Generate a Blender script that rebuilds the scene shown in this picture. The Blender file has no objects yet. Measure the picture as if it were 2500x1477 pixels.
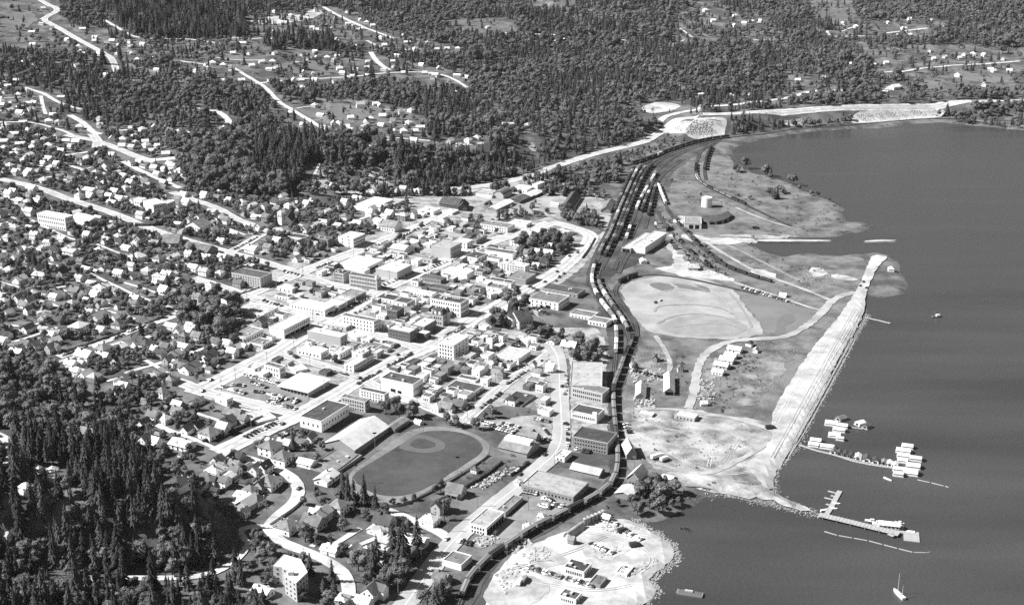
import bpy, math, random, bisect
import numpy as np
from mathutils import Vector, Matrix
from mathutils.geometry import delaunay_2d_cdt
random.seed(7); rng = np.random.default_rng(7)
SC = bpy.context.scene
R = math.radians

# ------------------------------------------------------------------ camera
FPX, HOR, CAMZ = 3256.0, -400.0, 400.0          # focal length in photo pixels, horizon row, height in metres
CX, CY = 1250.0, 738.5
TH = math.atan((CY - HOR) / FPX)
cam = bpy.data.objects.new('camera', bpy.data.cameras.new('camera'))
SC.collection.objects.link(cam)
cam.location = (0, 0, CAMZ); cam.rotation_euler = (math.pi / 2 - TH, 0, 0)
cam.data.sensor_width = 36.0; cam.data.lens = 36.0 * FPX / 2500.0
cam.data.clip_start = 1.0; cam.data.clip_end = 30000.0
SC.camera = cam
# ------------------------------------------------------------------ sky, sun, exposure (black and white film: a grey sky and a grey sun)
SUN_EL, SUN_AZ = 41.0, 4.0                      # light travels towards +x, a little away from the camera
W = bpy.data.worlds.new('World'); SC.world = W; W.use_nodes = True
nt = W.node_tree; nt.nodes.clear()
sky = nt.nodes.new('ShaderNodeTexSky'); sky.sky_type = 'NISHITA'; sky.sun_disc = False
sky.altitude = 600; sky.air_density = .8; sky.dust_density = .5; sky.sun_elevation = R(SUN_EL); sky.sun_rotation = R(270 - SUN_AZ)
bw = nt.nodes.new('ShaderNodeRGBToBW'); bg = nt.nodes.new('ShaderNodeBackground'); wo = nt.nodes.new('ShaderNodeOutputWorld')
nt.links.new(sky.outputs[0], bw.inputs[0]); nt.links.new(bw.outputs[0], bg.inputs[0]); nt.links.new(bg.outputs[0], wo.inputs[0])
bg.inputs[1].default_value = 0.05
sl = bpy.data.lights.new('sun', 'SUN'); sl.energy = 5.0; sl.angle = R(0.5); sl.color = (1, 1, 1)
so = bpy.data.objects.new('sun', sl); SC.collection.objects.link(so)
sd = Vector((math.cos(R(SUN_EL)) * math.cos(R(SUN_AZ)), math.cos(R(SUN_EL)) * math.sin(R(SUN_AZ)), -math.sin(R(SUN_EL))))
so.rotation_euler = sd.to_track_quat('-Z', 'Y').to_euler(); so.location = (0, 600, 900)
vs = SC.view_settings; vs.view_transform = 'Standard'; vs.look = 'None'; vs.exposure = 0.93; vs.gamma = 1.0; vs.use_curve_mapping = False
SC.cycles.use_denoising = False
SC.cycles.max_bounces = 5; SC.cycles.diffuse_bounces = 1; SC.cycles.glossy_bounces = 2; SC.cycles.transmission_bounces = 2; SC.cycles.volume_bounces = 0

# ------------------------------------------------------------------ survey helpers: a photo pixel to a spot on the ground
ST, CT = math.sin(TH), math.cos(TH)
def ray(px, py):
    a = (px - CX) / FPX; b = (py - CY) / FPX
    return a, CT - b * ST, -ST - b * CT
def onz(px, py, z=0.0):
    a, b, c = ray(px, py); t = (z - CAMZ) / c
    return (a * t, b * t)
def proj(x, y, z):
    dp = y * CT + (CAMZ - z) * ST; up = (z - CAMZ) * CT + y * ST
    return CX + FPX * x / dp, CY - FPX * up / dp
def pxm(x, y, z=0.0):
    return FPX / (y * CT + (CAMZ - z) * ST)
def P0(pts, z=0.0):
    return np.array([onz(px, py, z) for px, py in pts])
def inside(P, poly):
    x, y = P[:, 0], P[:, 1]; r = np.zeros(len(P), bool); j = len(poly) - 1
    for i in range(len(poly)):
        xi, yi = poly[i]; xj, yj = poly[j]
        c = ((yi > y) != (yj > y))
        with np.errstate(divide='ignore', invalid='ignore'):
            r ^= c & (x < (xj - xi) * (y - yi) / (yj - yi + 1e-12) + xi)
        j = i
    return r
def pdist(P, poly, att=None):
    d = np.full(len(P), 1e9); at_ = np.zeros(len(P))
    for i in range(len(poly) - 1):
        a = poly[i]; b = poly[i + 1]; v = b - a; L = max(v @ v, 1e-9)
        t = np.clip(((P - a) @ v) / L, 0, 1); q = a + t[:, None] * v
        e = np.hypot(P[:, 0] - q[:, 0], P[:, 1] - q[:, 1]); m = e < d
        d[m] = e[m]
        if att is not None: at_[m] = (att[i] + t * (att[i + 1] - att[i]))[m]
    return (d, at_) if att is not None else d
def sst(a, b, x):
    t = np.clip((x - a) / (b - a), 0, 1); return t * t * (3 - 2 * t)
def vnoise(P, s, seed=0):
    g = np.random.default_rng(seed).random((64, 64)); x = P[:, 0] / s; y = P[:, 1] / s
    i = np.floor(x).astype(int); j = np.floor(y).astype(int); fx = x - i; fy = y - j
    fx = fx * fx * (3 - 2 * fx); fy = fy * fy * (3 - 2 * fy)
    G = lambda a, b: g[a % 64, b % 64]
    return (G(i, j) * (1 - fx) + G(i + 1, j) * fx) * (1 - fy) + (G(i, j + 1) * (1 - fx) + G(i + 1, j + 1) * fx) * fy

# ------------------------------------------------------------------ terrain
SHORE = [(1480,1620),(1550,1500),(1590,1462),(1608,1442),(1600,1430),(1585,1418),(1612,1400),(1637,1380),(1656,1360),(1645,1332),(1618,1310),(1580,1288),(1548,1268),(1512,1258),(1540,1262),(1590,1276),(1625,1268),(1655,1250),(1690,1236),(1730,1213),(1760,1208),(1830,1222),(1900,1237),(1960,1252),(1996,1262),(2003,1257),(1985,1247),(1950,1232),(1925,1225),(1908,1218),(1890,1205),(1887,1175),(1893,1150),(1910,1128),(1945,1090),(1955,1070),(1968,1040),(1985,1010),(2000,985),(2030,930),(2065,860),(2090,815),(2110,785),(2118,768),(2116,745),(2125,722),(2150,728),(2180,722),(2205,718),(2218,697),(2205,675),(2195,665),(2198,650),(2190,635),(2175,625),(2135,617),(2110,621),(2080,622),(2050,625),(2010,623),(1975,618),(1940,622),(1915,628),(1880,620),(1850,607),(1838,597),(1845,590),(1930,592),(2030,592),(2032,588),(1930,587),(1845,586),(1850,583),(1950,581),(2050,578),(2080,572),(2145,554),(2110,545),(2062,541),(2068,530),(2050,518),(2065,513),(2045,495),(2000,480),(1960,465),(1940,452),(1905,440),(1880,432),(1840,425),(1820,410),(1800,395),(1788,375),(1795,360),(1830,348),(1890,335),(1960,324),(2000,320),(2080,315),(2150,314),(2215,304),(2300,299),(2340,304),(2400,309),(2500,319),(2700,330),(3000,322),(3600,300),(4600,280),(4600,2200),(1450,2200)]
LAKE = P0(SHORE)
ISLE = P0([(2105,590),(2150,587),(2195,588),(2180,592),(2150,593),(2115,594)])
RAILS = P0([(1000,1800),(1110,1520),(1143,1419),(1202,1360),(1284,1306),(1402,1243),(1472,1205),(1505,1163),(1505,1060),(1500,960),(1520,880),(1515,810),(1480,750),(1450,700),(1470,610),(1527,481),(1570,415),(1640,375),(1720,348),(1775,337),(1850,330),(1935,316),(2080,308),(2290,290),(2500,300),(2900,305),(4600,270)])
INLAND = np.vstack([RAILS, [[16000, 20000], [-16000, 20000], [-16000, 100], [-200, 100]]])
BANK = P0([(-900,470),(0,470),(360,478),(470,470),(700,492),(900,480),(1000,468),(1110,452),(1250,432),(1330,408),(1480,368),(1560,352),(1622,330),(1655,350),(1730,341),(1775,336),(1850,328),(1935,314),(2080,306),(2290,288),(2500,296),(2900,300),(4600,268)])
BAMP = [0, 0, 3, 15, 20, 22, 22, 20, 20, 16, 12, 10, 12, 15, 17, 17, 17, 18, 18, 16, 12, 10, 10]
BWID = [90, 90, 90, 90, 90, 90, 80, 80, 80, 70, 60, 50, 40, 34, 34, 34, 36, 36, 36, 36, 40, 60, 80]
BSIDE = np.vstack([BANK, [[16000, 20000], [-16000, 20000], [-16000, BANK[0][1]]]])
KNOLL = P0([(-500,1090),(-60,1060),(60,1100),(200,1120),(330,1150),(430,1200),(520,1232),(566,1285),(592,1325),(575,1360),(520,1392),(440,1404),(300,1406),(150,1414),(-100,1430),(-700,1440)])
def terrain(P):
    sh = np.vstack([LAKE, LAKE[:1]]); dl = pdist(P, sh); wet = inside(P, LAKE)
    isl = np.vstack([ISLE, ISLE[:1]]); di = pdist(P, isl); wi = inside(P, ISLE)
    z = np.where(wet, -np.clip(dl * 0.35, 0, 4), np.clip(dl * 0.4, 0, 2.2))
    z = np.where(wet, np.maximum(z, np.where(wi, 0.6, -np.clip(di * 0.3, 0.05, 4))), z)
    dr = pdist(P, RAILS); inl = inside(P, INLAND)
    rise = 0.045 * np.clip(dr - 25, 0, None) + 0.000022 * np.clip(dr - 400, 0, None) ** 2
    rise = np.where(rise > 200, 200 + 120 * np.tanh((rise - 200) / 120), rise)
    z = z + np.where(inl, rise, 0)
    db, am = pdist(P, BANK, BAMP); _, wd = pdist(P, BANK, BWID); ib = inside(P, BSIDE)
    z = z + np.where(ib, am * sst(4, 4 + wd, db), 0)
    kn = np.vstack([KNOLL, KNOLL[:1]]); dk = pdist(P, kn); ik = inside(P, KNOLL)
    z = z + np.where(ik, 26 * sst(0, 26, dk) + 8 * sst(10, 90, dk), 0)
    hill = np.where(inl, sst(350, 1200, dr), 0)
    z = z + hill * (vnoise(P, 330, 3) - 0.5) * 34 + hill * (vnoise(P, 120, 4) - 0.5) * 7
    z = z + np.where(wet, 0, sst(4, 20, dl)) * (vnoise(P, 30, 5) - 0.5) * 0.9
    return z
def axis(segs):
    v = [segs[0][0]]
    for a, b, s in segs:
        x = v[-1]
        while x < b - 1e-6:
            x += s; v.append(x)
    return np.array(v)
XS = axis([(-9000, -3000, 600), (-3000, -1500, 60), (-1500, -760, 12), (-760, 900, 5), (900, 1800, 12), (1800, 3600, 60), (3600, 9000, 600)])
YS = axis([(150, 560, 30), (560, 1700, 5), (1700, 2600, 8), (2600, 4200, 20), (4200, 9000, 300)])
GX, GY = np.meshgrid(XS, YS)
GZ = terrain(np.stack([GX.ravel(), GY.ravel()], 1)).reshape(GX.shape)
XL, YL, ZL = list(XS), list(YS), GZ.tolist()
def hz(x, y):
    i = min(max(bisect.bisect_right(XL, x) - 1, 0), len(XL) - 2); j = min(max(bisect.bisect_right(YL, y) - 1, 0), len(YL) - 2)
    u = min(max((x - XL[i]) / (XL[i + 1] - XL[i]), 0), 1); v = min(max((y - YL[j]) / (YL[j + 1] - YL[j]), 0), 1)
    a, b = ZL[j], ZL[j + 1]
    return (a[i] * (1 - u) + a[i + 1] * u) * (1 - v) + (b[i] * (1 - u) + b[i + 1] * u) * v
def hzv(P):
    i = np.clip(np.searchsorted(XS, P[:, 0], 'right') - 1, 0, len(XS) - 2); j = np.clip(np.searchsorted(YS, P[:, 1], 'right') - 1, 0, len(YS) - 2)
    u = np.clip((P[:, 0] - XS[i]) / (XS[i + 1] - XS[i]), 0, 1); v = np.clip((P[:, 1] - YS[j]) / (YS[j + 1] - YS[j]), 0, 1)
    return (GZ[j, i] * (1 - u) + GZ[j, i + 1] * u) * (1 - v) + (GZ[j + 1, i] * (1 - u) + GZ[j + 1, i + 1] * u) * v
def at(px, py):
    a, b, c = ray(px, py); t = (300 - CAMZ) / c; st = 12.0; last = t
    while t < 9000:
        if CAMZ + c * t <= hz(a * t, b * t): break
        last = t; t += st
    lo, hi = last, t
    for _ in range(14):
        m = (lo + hi) / 2
        if CAMZ + c * m <= hz(a * m, b * m): hi = m
        else: lo = m
    return Vector((a * hi, b * hi, hz(a * hi, b * hi)))
def wat(px, py, z=0.15):
    x, y = onz(px, py, z); return Vector((x, y, z))

# ------------------------------------------------------------------ materials (all grey: the photograph is black and white)
MATS = {}
def mat(key, tone, var=0.12, scale=0.6, rough=0.9, fine=0.0, bump=0.0, coord='Object', big=0.0, bigs=0.02, tone2=None, rnd=0.0, spec=0.2):
    if key in MATS: return MATS[key]
    m = bpy.data.materials.new(key); m.use_nodes = True; N = m.node_tree.nodes; Lk = m.node_tree.links
    p = N['Principled BSDF']; p.inputs['Roughness'].default_value = rough; p.inputs['Specular IOR Level'].default_value = spec
    tc = N.new('ShaderNodeTexCoord'); val = None
    def mth(op, a, b, clamp=False):
        n = N.new('ShaderNodeMath'); n.operation = op; n.use_clamp = clamp
        for k, v in enumerate((a, b)):
            if isinstance(v, (int, float)): n.inputs[k].default_value = v
            else: Lk.new(v, n.inputs[k])
        return n.outputs[0]
    def noise(sc, det=4, ro=0.6):
        n = N.new('ShaderNodeTexNoise'); n.inputs['Scale'].default_value = sc; n.inputs['Detail'].default_value = det; n.inputs['Roughness'].default_value = ro
        Lk.new(tc.outputs[coord], n.inputs['Vector']); return n.outputs[0]
    nz = noise(scale)
    val = mth('MULTIPLY_ADD', nz, var * 2 * tone); val.node.inputs[2].default_value = tone * (1 - var)
    if tone2 is not None:
        b = noise(bigs, 5, 0.62); rp = N.new('ShaderNodeMapRange'); rp.inputs[1].default_value = 0.42; rp.inputs[2].default_value = 0.62
        Lk.new(b, rp.inputs[0]); d = mth('MULTIPLY', rp.outputs[0], (tone2 - tone)); val = mth('ADD', val, d)
    if big:
        b = noise(bigs, 5, 0.6); k = mth('MULTIPLY_ADD', b, big * 2); k.node.inputs[2].default_value = 1 - big; val = mth('MULTIPLY', val, k)
    if fine:
        b = noise(scale * 9, 2, 0.5); k = mth('MULTIPLY_ADD', b, fine * 2); k.node.inputs[2].default_value = 1 - fine; val = mth('MULTIPLY', val, k)
    if rnd:
        oi = N.new('ShaderNodeObjectInfo'); k = mth('MULTIPLY_ADD', oi.outputs['Random'], rnd * 2); k.node.inputs[2].default_value = 1 - rnd; val = mth('MULTIPLY', val, k)
    cb = N.new('ShaderNodeCombineColor'); 
    for i in range(3): Lk.new(val, cb.inputs[i])
    Lk.new(cb.outputs[0], p.inputs['Base Color'])
    if bump:
        bp = N.new('ShaderNodeBump'); bp.inputs['Strength'].default_value = 1.0; bp.inputs['Distance'].default_value = bump
        Lk.new(nz, bp.inputs['Height']); Lk.new(bp.outputs[0], p.inputs['Normal'])
    MATS[key] = m; return m
ROOF = {'W': mat('roof_white', .78, .15, .25, fine=.08, bigs=.15, tone2=.62, rnd=.1), 'L': mat('roof_light', .46, .2, .5, fine=.12, bigs=.2, tone2=.34, rnd=.2), 'M': mat('roof_grey', .16, .25, .6, fine=.15, bigs=.2, tone2=.24, rnd=.3), 'D': mat('roof_dark', .065, .25, .6, fine=.15, bigs=.2, tone2=.1, rnd=.3)}
WALL = {'W': mat('wall_white', .8, .07, .4, rnd=.06), 'L': mat('wall_light', .45, .12, .8, rnd=.1), 'M': mat('wall_grey', .26, .15, 1.2, rnd=.15), 'D': mat('wall_brick', .13, .18, 1.5, rnd=.15)}
GLASS = mat('window_glass', .02, .2, 1, rough=.25, spec=.5); TRIM = mat('trim', .6, .08, 1); BLACK = mat('opening', .012, .2, 1); WOOD = mat('timber', .24, .25, 1.5, fine=.2); TYRE = mat('tyre', .03)
CONCRETE = mat('concrete', .5, .12, .6)

# ------------------------------------------------------------------ object helpers
COL = SC.collection
def link(o, parent=None):
    COL.objects.link(o)
    if parent is not None: o.parent = parent
    return o
def mesh(name, verts, faces, mats, fm=None, smooth=False):
    me = bpy.data.meshes.new(name); me.from_pydata([tuple(v) for v in verts], [], faces)
    for m in (mats if isinstance(mats, (list, tuple)) else [mats]): me.materials.append(m)
    if fm is not None: me.polygons.foreach_set('material_index', fm)
    if smooth: me.polygons.foreach_set('use_smooth', [True] * len(me.polygons))
    me.update(); return me
def ob(name, me, parent=None, loc=None, rz=0.0, sc=None):
    o = bpy.data.objects.new(name, me)
    if loc is not None: o.location = loc
    if rz: o.rotation_euler = (0, 0, rz)
    if sc is not None: o.scale = sc
    return link(o, parent)
def tag(o, label=None, cat=None, group=None, kind=None):
    if label: o['label'] = label
    if cat: o['category'] = cat
    if group: o['group'] = group
    if kind: o['kind'] = kind
    return o
def root(name, loc, rz=0.0):
    o = bpy.data.objects.new(name, None); o.location = loc; o.rotation_euler = (0, 0, rz); o.empty_display_size = 1
    return link(o)
def setmat(o, m, slot=0):
    o.material_slots[slot].link = 'OBJECT'; o.material_slots[slot].material = m
class MB:
    def __init__(s): s.v = []; s.f = []; s.m = []
    def add(s, V, F, m=0):
        b = len(s.v); s.v += [tuple(q) for q in V]; s.f += [tuple(i + b for i in f) for f in F]; s.m += [m] * len(F); return s
    def box(s, x0, x1, y0, y1, z0, z1, m=0, tx=0.0, ty=0.0):
        V = [(x0, y0, z0), (x1, y0, z0), (x1, y1, z0), (x0, y1, z0), (x0 + tx, y0 + ty, z1), (x1 - tx, y0 + ty, z1), (x1 - tx, y1 - ty, z1), (x0 + tx, y1 - ty, z1)]
        return s.add(V, [(3, 2, 1, 0), (4, 5, 6, 7), (0, 1, 5, 4), (1, 2, 6, 5), (2, 3, 7, 6), (3, 0, 4, 7)], m)
    def tube(s, a, b, r0, r1, n=6, m=0, cap=True):
        a = Vector(a); b = Vector(b); d = (b - a).normalized(); q = Vector((0, 0, 1)) if abs(d.z) < .9 else Vector((1, 0, 0))
        u = d.cross(q).normalized(); w = d.cross(u); V = []
        for c, r in ((a, r0), (b, r1)):
            for i in range(n):
                t = 2 * math.pi * i / n; V.append(c + u * (r * math.cos(t)) + w * (r * math.sin(t)))
        F = [(i, n + i, n + (i + 1) % n, (i + 1) % n) for i in range(n)]
        if cap: F += [tuple(range(n - 1, -1, -1))[::-1], tuple(range(2 * n - 1, n - 1, -1))]
        return s.add(V, F, m)
    def prism(s, prof, x0, x1, m=0):                       # profile in (y, z), extruded along x
        n = len(prof); V = [(x0, y, z) for y, z in prof] + [(x1, y, z) for y, z in prof]
        F = [(i, (i + 1) % n, n + (i + 1) % n, n + i) for i in range(n)] + [tuple(range(n))[::-1], tuple(range(n, 2 * n))]
        return s.add(V, F, m)
    def mesh(s, name, mats, smooth=False): return mesh(name, s.v, s.f, mats, s.m, smooth)
    def ob(s, name, mats, parent=None, **k): return ob(name, s.mesh(name, mats), parent, **k)

# ------------------------------------------------------------------ ground and lake
nx, ny = len(XS), len(YS)
gv = np.stack([GX.ravel(), GY.ravel(), GZ.ravel()], 1)
idx = np.arange(nx * ny).reshape(ny, nx)
gf = np.stack([idx[:-1, :-1].ravel(), idx[:-1, 1:].ravel(), idx[1:, 1:].ravel(), idx[1:, :-1].ravel()], 1)
gm = bpy.data.meshes.new('ground'); gm.vertices.add(len(gv)); gm.vertices.foreach_set('co', gv.ravel())
gm.loops.add(gf.size); gm.loops.foreach_set('vertex_index', gf.ravel().astype(np.int32)); gm.polygons.add(len(gf))
gm.polygons.foreach_set('loop_start', np.arange(0, gf.size, 4, dtype=np.int32)); gm.polygons.foreach_set('use_smooth', np.ones(len(gf), bool)); gm.update()
gm.materials.append(mat('ground_grass', .08, .35, .12, fine=.35, bigs=.03, tone2=.18, rough=1, spec=.0))
tag(ob('ground', gm), kind='structure')
wm = bpy.data.materials.new('lake_water'); wm.use_nodes = True; N = wm.node_tree.nodes; p = N['Principled BSDF']
p.inputs['Base Color'].default_value = (.05, .05, .05, 1); p.inputs['Roughness'].default_value = .3; p.inputs['IOR'].default_value = 1.33
tc = N.new('ShaderNodeTexCoord'); n1 = N.new('ShaderNodeTexNoise'); n1.inputs['Scale'].default_value = .35; n1.inputs['Detail'].default_value = 5
bp = N.new('ShaderNodeBump'); bp.inputs['Distance'].default_value = .35; bp.inputs['Strength'].default_value = .9
wm.node_tree.links.new(tc.outputs['Object'], n1.inputs['Vector']); wm.node_tree.links.new(n1.outputs[0], bp.inputs['Height']); wm.node_tree.links.new(bp.outputs[0], p.inputs['Normal'])
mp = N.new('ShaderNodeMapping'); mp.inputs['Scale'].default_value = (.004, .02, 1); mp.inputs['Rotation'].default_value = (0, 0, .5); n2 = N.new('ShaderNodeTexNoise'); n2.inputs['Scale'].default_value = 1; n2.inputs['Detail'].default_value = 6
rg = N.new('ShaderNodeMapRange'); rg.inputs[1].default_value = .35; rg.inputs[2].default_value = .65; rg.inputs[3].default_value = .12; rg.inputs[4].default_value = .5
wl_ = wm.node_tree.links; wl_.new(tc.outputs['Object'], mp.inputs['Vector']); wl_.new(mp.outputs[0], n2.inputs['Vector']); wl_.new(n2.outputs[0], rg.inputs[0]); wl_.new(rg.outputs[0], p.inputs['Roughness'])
rc = N.new('ShaderNodeMapRange'); rc.inputs[1].default_value = .3; rc.inputs[2].default_value = .7; rc.inputs[3].default_value = .043; rc.inputs[4].default_value = .066; cc_ = N.new('ShaderNodeCombineColor'); wl_.new(n2.outputs[0], rc.inputs[0])  # wind-streak sheen painted into the water's base colour with the stretched noise
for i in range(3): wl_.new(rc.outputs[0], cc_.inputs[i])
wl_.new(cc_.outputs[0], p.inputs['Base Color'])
MATS['lake_water'] = wm
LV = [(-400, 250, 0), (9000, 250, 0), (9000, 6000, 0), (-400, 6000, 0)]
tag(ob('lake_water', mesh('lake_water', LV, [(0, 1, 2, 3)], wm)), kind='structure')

# ------------------------------------------------------------------ draped patches, roads and tracks
def chaikin(P, n=2):
    P = [Vector(q[:2]) for q in P]
    for _ in range(n):
        Q = [P[0]]
        for a, b in zip(P[:-1], P[1:]): Q += [a * .75 + b * .25, a * .25 + b * .75]
        P = Q + [P[-1]]
    return P
def resample(P, st):
    out = [P[0]]; acc = 0.0
    for a, b in zip(P[:-1], P[1:]):
        L = (b - a).length; s = st - acc
        while s < L: out.append(a + (b - a) * (s / L)); s += st
        acc = (acc + L) % st if L > 0 else acc
    if (out[-1] - P[-1]).length > .2: out.append(P[-1])
    return out
def path(pts, st=4.0, sm=2): return resample(chaikin([at(*q) for q in pts], sm), st)
def normals(P):
    o = []
    for i in range(len(P)):
        d = (P[min(i + 1, len(P) - 1)] - P[max(i - 1, 0)]); d = d.normalized() if d.length > 1e-6 else Vector((1, 0)); o.append(Vector((-d.y, d.x)))
    return o
def strip(name, P, w, dz, m, parent=None, off=0.0, jit=0.0, n=3):
    Nn = normals(P); V = []; F = []
    for i, (q, nn) in enumerate(zip(P, Nn)):
        jw = w / 2 * (1 + (random.uniform(-jit, jit) if jit else 0))
        for k in range(n + 1):
            c = q + nn * (off - jw + 2 * jw * k / n); V.append((c.x, c.y, hz(c.x, c.y) + dz))
    k1 = n + 1
    for i in range(len(P) - 1):
        for k in range(n): F.append((i * k1 + k, (i + 1) * k1 + k, (i + 1) * k1 + k + 1, i * k1 + k + 1)[::-1])
    return ob(name, mesh(name, V, F, m), parent)
ROADS = []                                            # (points, half width) for keeping trees and houses off
def patch(name, pts, dz, m, st=7.0, jit=1.2, flat=None, smooth=True):
    B = [Vector((at(*q) if flat is None else wat(*q, flat))[:2]) for q in pts]
    if smooth:
        for _ in range(2): B = [c for i in range(len(B)) for c in (B[i] * .8 + B[(i + 1) % len(B)] * .2, B[i] * .2 + B[(i + 1) % len(B)] * .8)]
    B = resample(B + [B[0]], 5.0)[:-1]
    B = [b + Vector((random.uniform(-jit, jit), random.uniform(-jit, jit))) for b in B]
    A = np.array([[b.x, b.y] for b in B]); mn, mx = A.min(0), A.max(0)
    g = np.stack(np.meshgrid(np.arange(mn[0], mx[0], st), np.arange(mn[1], mx[1], st)), -1).reshape(-1, 2)
    g = g[inside(g, A)]
    if len(g): g = g[pdist(g, np.vstack([A, A[:1]])) > st * .45]
    V2 = [Vector(q) for q in A] + [Vector(q) for q in g]
    r = delaunay_2d_cdt(V2, [], [list(range(len(B)))], 1, 1e-4)
    V = [(q.x, q.y, (hz(q.x, q.y) if flat is None else flat) + dz) for q in r[0]]
    F = [tuple(f) if (r[0][f[1]] - r[0][f[0]]).cross(r[0][f[2]] - r[0][f[0]]) > 0 else tuple(f[::-1]) for f in r[2]]
    return ob(name, mesh(name, V, F, m), None)
DIRT = mat('dirt_light', .52, .28, .25, fine=.22, bigs=.045, tone2=.33, rough=1, spec=0)
DIRT2 = mat('dirt_mottled', .4, .5, .1, fine=.35, bigs=.04, tone2=.15, rough=1, spec=0)
SAND = mat('sand_fill', .36, .2, .1, fine=.2, bigs=.03, tone2=.27, rough=1, spec=0)
ASPH = mat('asphalt_town', .38, .35, .3, fine=.25, bigs=.08, tone2=.18, rough=1, spec=0)
ROADM = mat('road_gravel', .6, .22, .25, fine=.15, bigs=.08, tone2=.42, rough=1, spec=0)
TRACKM = mat('cinder', .035, .3, .5, fine=.2, bigs=.03, tone2=.07, rough=1, spec=0)
LAWN = mat('lawn', .092, .25, .15, fine=.2, bigs=.03, tone2=.07, rough=1, spec=0)
FLATS = mat('flats', .19, .5, .09, fine=.4, bigs=.035, tone2=.1, rough=1, spec=0)
def struct(o): return tag(o, kind='structure')
# dirt, sand, lots and lawns
struct(patch('town_ground', [(470,962),(640,872),(600,800),(570,735),(610,690),(700,640),(850,592),(990,540),(960,505),(1000,470),(1110,462),(1240,440),(1330,425),(1400,455),(1470,480),(1498,520),(1480,570),(1440,640),(1300,740),(1330,800),(1400,800),(1470,800),(1482,880),(1484,1000),(1480,1090),(1400,1110),(1300,1060),(1220,1048),(1140,1036),(1000,985),(900,985),(860,960),(740,1022),(660,1005),(560,990)], .12, ASPH))
struct(patch('flats', [(1510,760),(1560,640),(1620,520),(1640,440),(1700,370),(1780,352),(1790,375),(1800,395),(1820,412),(1880,434),(1940,454),(2000,482),(2045,500),(2050,520),(2060,541),(2110,548),(2130,554),(2080,570),(2050,576),(1950,579),(1850,582),(1840,600),(1880,622),(1915,630),(1975,622),(2050,628),(2110,626),(2130,690),(2100,770),(2000,900),(1960,1000),(1920,1090),(1880,1150),(1880,1195),(1740,1203),(1690,1225),(1640,1190),(1560,1180),(1520,1120),(1520,960)], .12, FLATS))
struct(patch('waste_ground', [(1518,990),(1560,1000),(1680,998),(1760,1010),(1850,1025),(1905,1060),(1900,1120),(1880,1160),(1884,1200),(1800,1205),(1745,1203),(1700,1192),(1640,1165),(1580,1130),(1540,1080),(1520,1050)], .2, DIRT2, jit=2))
struct(patch('fill_strip', [(1889,1203),(1890,1170),(1900,1143),(1950,1073),(1990,990),(2062,850),(2108,775),(2112,722),(2135,665),(2150,645),(2172,628),(2130,621),(2117,650),(2103,690),(2060,760),(2000,830),(1960,885),(1915,955),(1880,1025),(1890,1060),(1860,1110),(1815,1130),(1850,1170),(1862,1190)], .7, DIRT, jit=.8, st=4))
struct(patch('shore_spoil', [(1600,1165),(1680,1188),(1745,1202),(1830,1216),(1890,1226),(1960,1246),(1998,1259),(1975,1245),(1925,1222),(1886,1200),(1800,1180),(1730,1160),(1650,1150)], .8, mat('spoil', .45, .4, .12, fine=.3, bigs=.05, tone2=.22, rough=1, spec=0), jit=2))
struct(patch('sand_spit', [(1842,586),(1900,586),(2030,588),(2032,591),(1930,592),(1845,592)], .9, DIRT, st=4, jit=.5, flat=0.0))
struct(patch('sand_spit', [(2106,590),(2150,587),(2193,588),(2180,591),(2150,592),(2115,593)], .9, DIRT, st=4, jit=.5, flat=0.0))
for pts in ([(1740,572),(1850,575),(1960,577),(1900,583),(1780,581)], [(1690,585),(1760,580),(1850,586),(1840,596),(1760,600),(1720,592)], [(1970,655),(2010,652),(2020,672),(1985,680)], [(2030,668),(2100,680),(2095,688),(2020,678)], [(1840,655),(1900,670),(1890,685),(1830,670)], [(1650,575),(1700,570),(1740,590),(1700,596)]):
    struct(patch('dredge_sand', pts, .35, mat('dredge_sand', .48, .25, .15, fine=.2, bigs=.05, tone2=.3, spec=0), st=5, jit=2))
struct(patch('sand_oval', [(1512,704),(1540,688),(1600,674),(1680,674),(1750,690),(1800,712),(1815,745),(1840,772),(1872,812),(1840,822),(1760,830),(1650,824),(1590,812),(1560,790),(1530,748)], .25, SAND, jit=1.5))
RID = mat('sand_ridge', .27, .25, .2, spec=0)
for pts in ([(1598,762),(1602,750),(1640,744),(1700,744),(1760,752),(1790,768)], [(1605,790),(1640,772),(1700,765),(1770,775),(1815,795)], [(1640,800),(1700,792),(1770,790),(1820,806)], [(1780,715),(1800,738),(1822,770),(1835,800)]):
    struct(strip('sand_ridge', path(pts, 3.0), 2.2, .5, RID, jit=.5, n=1))
struct(patch('grey_sand', [(1615,790),(1680,770),(1790,775),(1830,800),(1800,818),(1700,822),(1620,812)], .34, mat('sand_grey', .3, .2, .1, fine=.15, bigs=.03, tone2=.24, spec=0), jit=2))  # patch of greyer sand on the near part of the oval
LOT2 = mat('yard_worn', .3, .4, .15, fine=.3, bigs=.06, tone2=.45, spec=0)
for pts in ([(1415,1335),(1490,1318),(1545,1345),(1490,1372),(1425,1358)], [(1225,1450),(1290,1400),(1350,1430),(1300,1480),(1230,1485)], [(1300,1370),(1360,1350),(1400,1375),(1330,1392)], [(1490,1270),(1560,1285),(1600,1312),(1540,1305)], [(1500,1410),(1560,1385),(1600,1380),(1560,1410)]):
    struct(patch('worn_ground', pts, .62, LOT2, st=5, jit=2))
for pts in ([(1540,870),(1610,850),(1640,880),(1600,920),(1550,915)], [(1710,890),(1750,870),(1760,930),(1720,950)], [(1800,900),(1900,860),(1930,880),(1850,990),(1790,1000)]):
    struct(patch('grass_flat', pts, .22, mat('grass_flat', .13, .5, .2, fine=.4, bigs=.07, tone2=.28, spec=0), st=6, jit=3))
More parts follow.
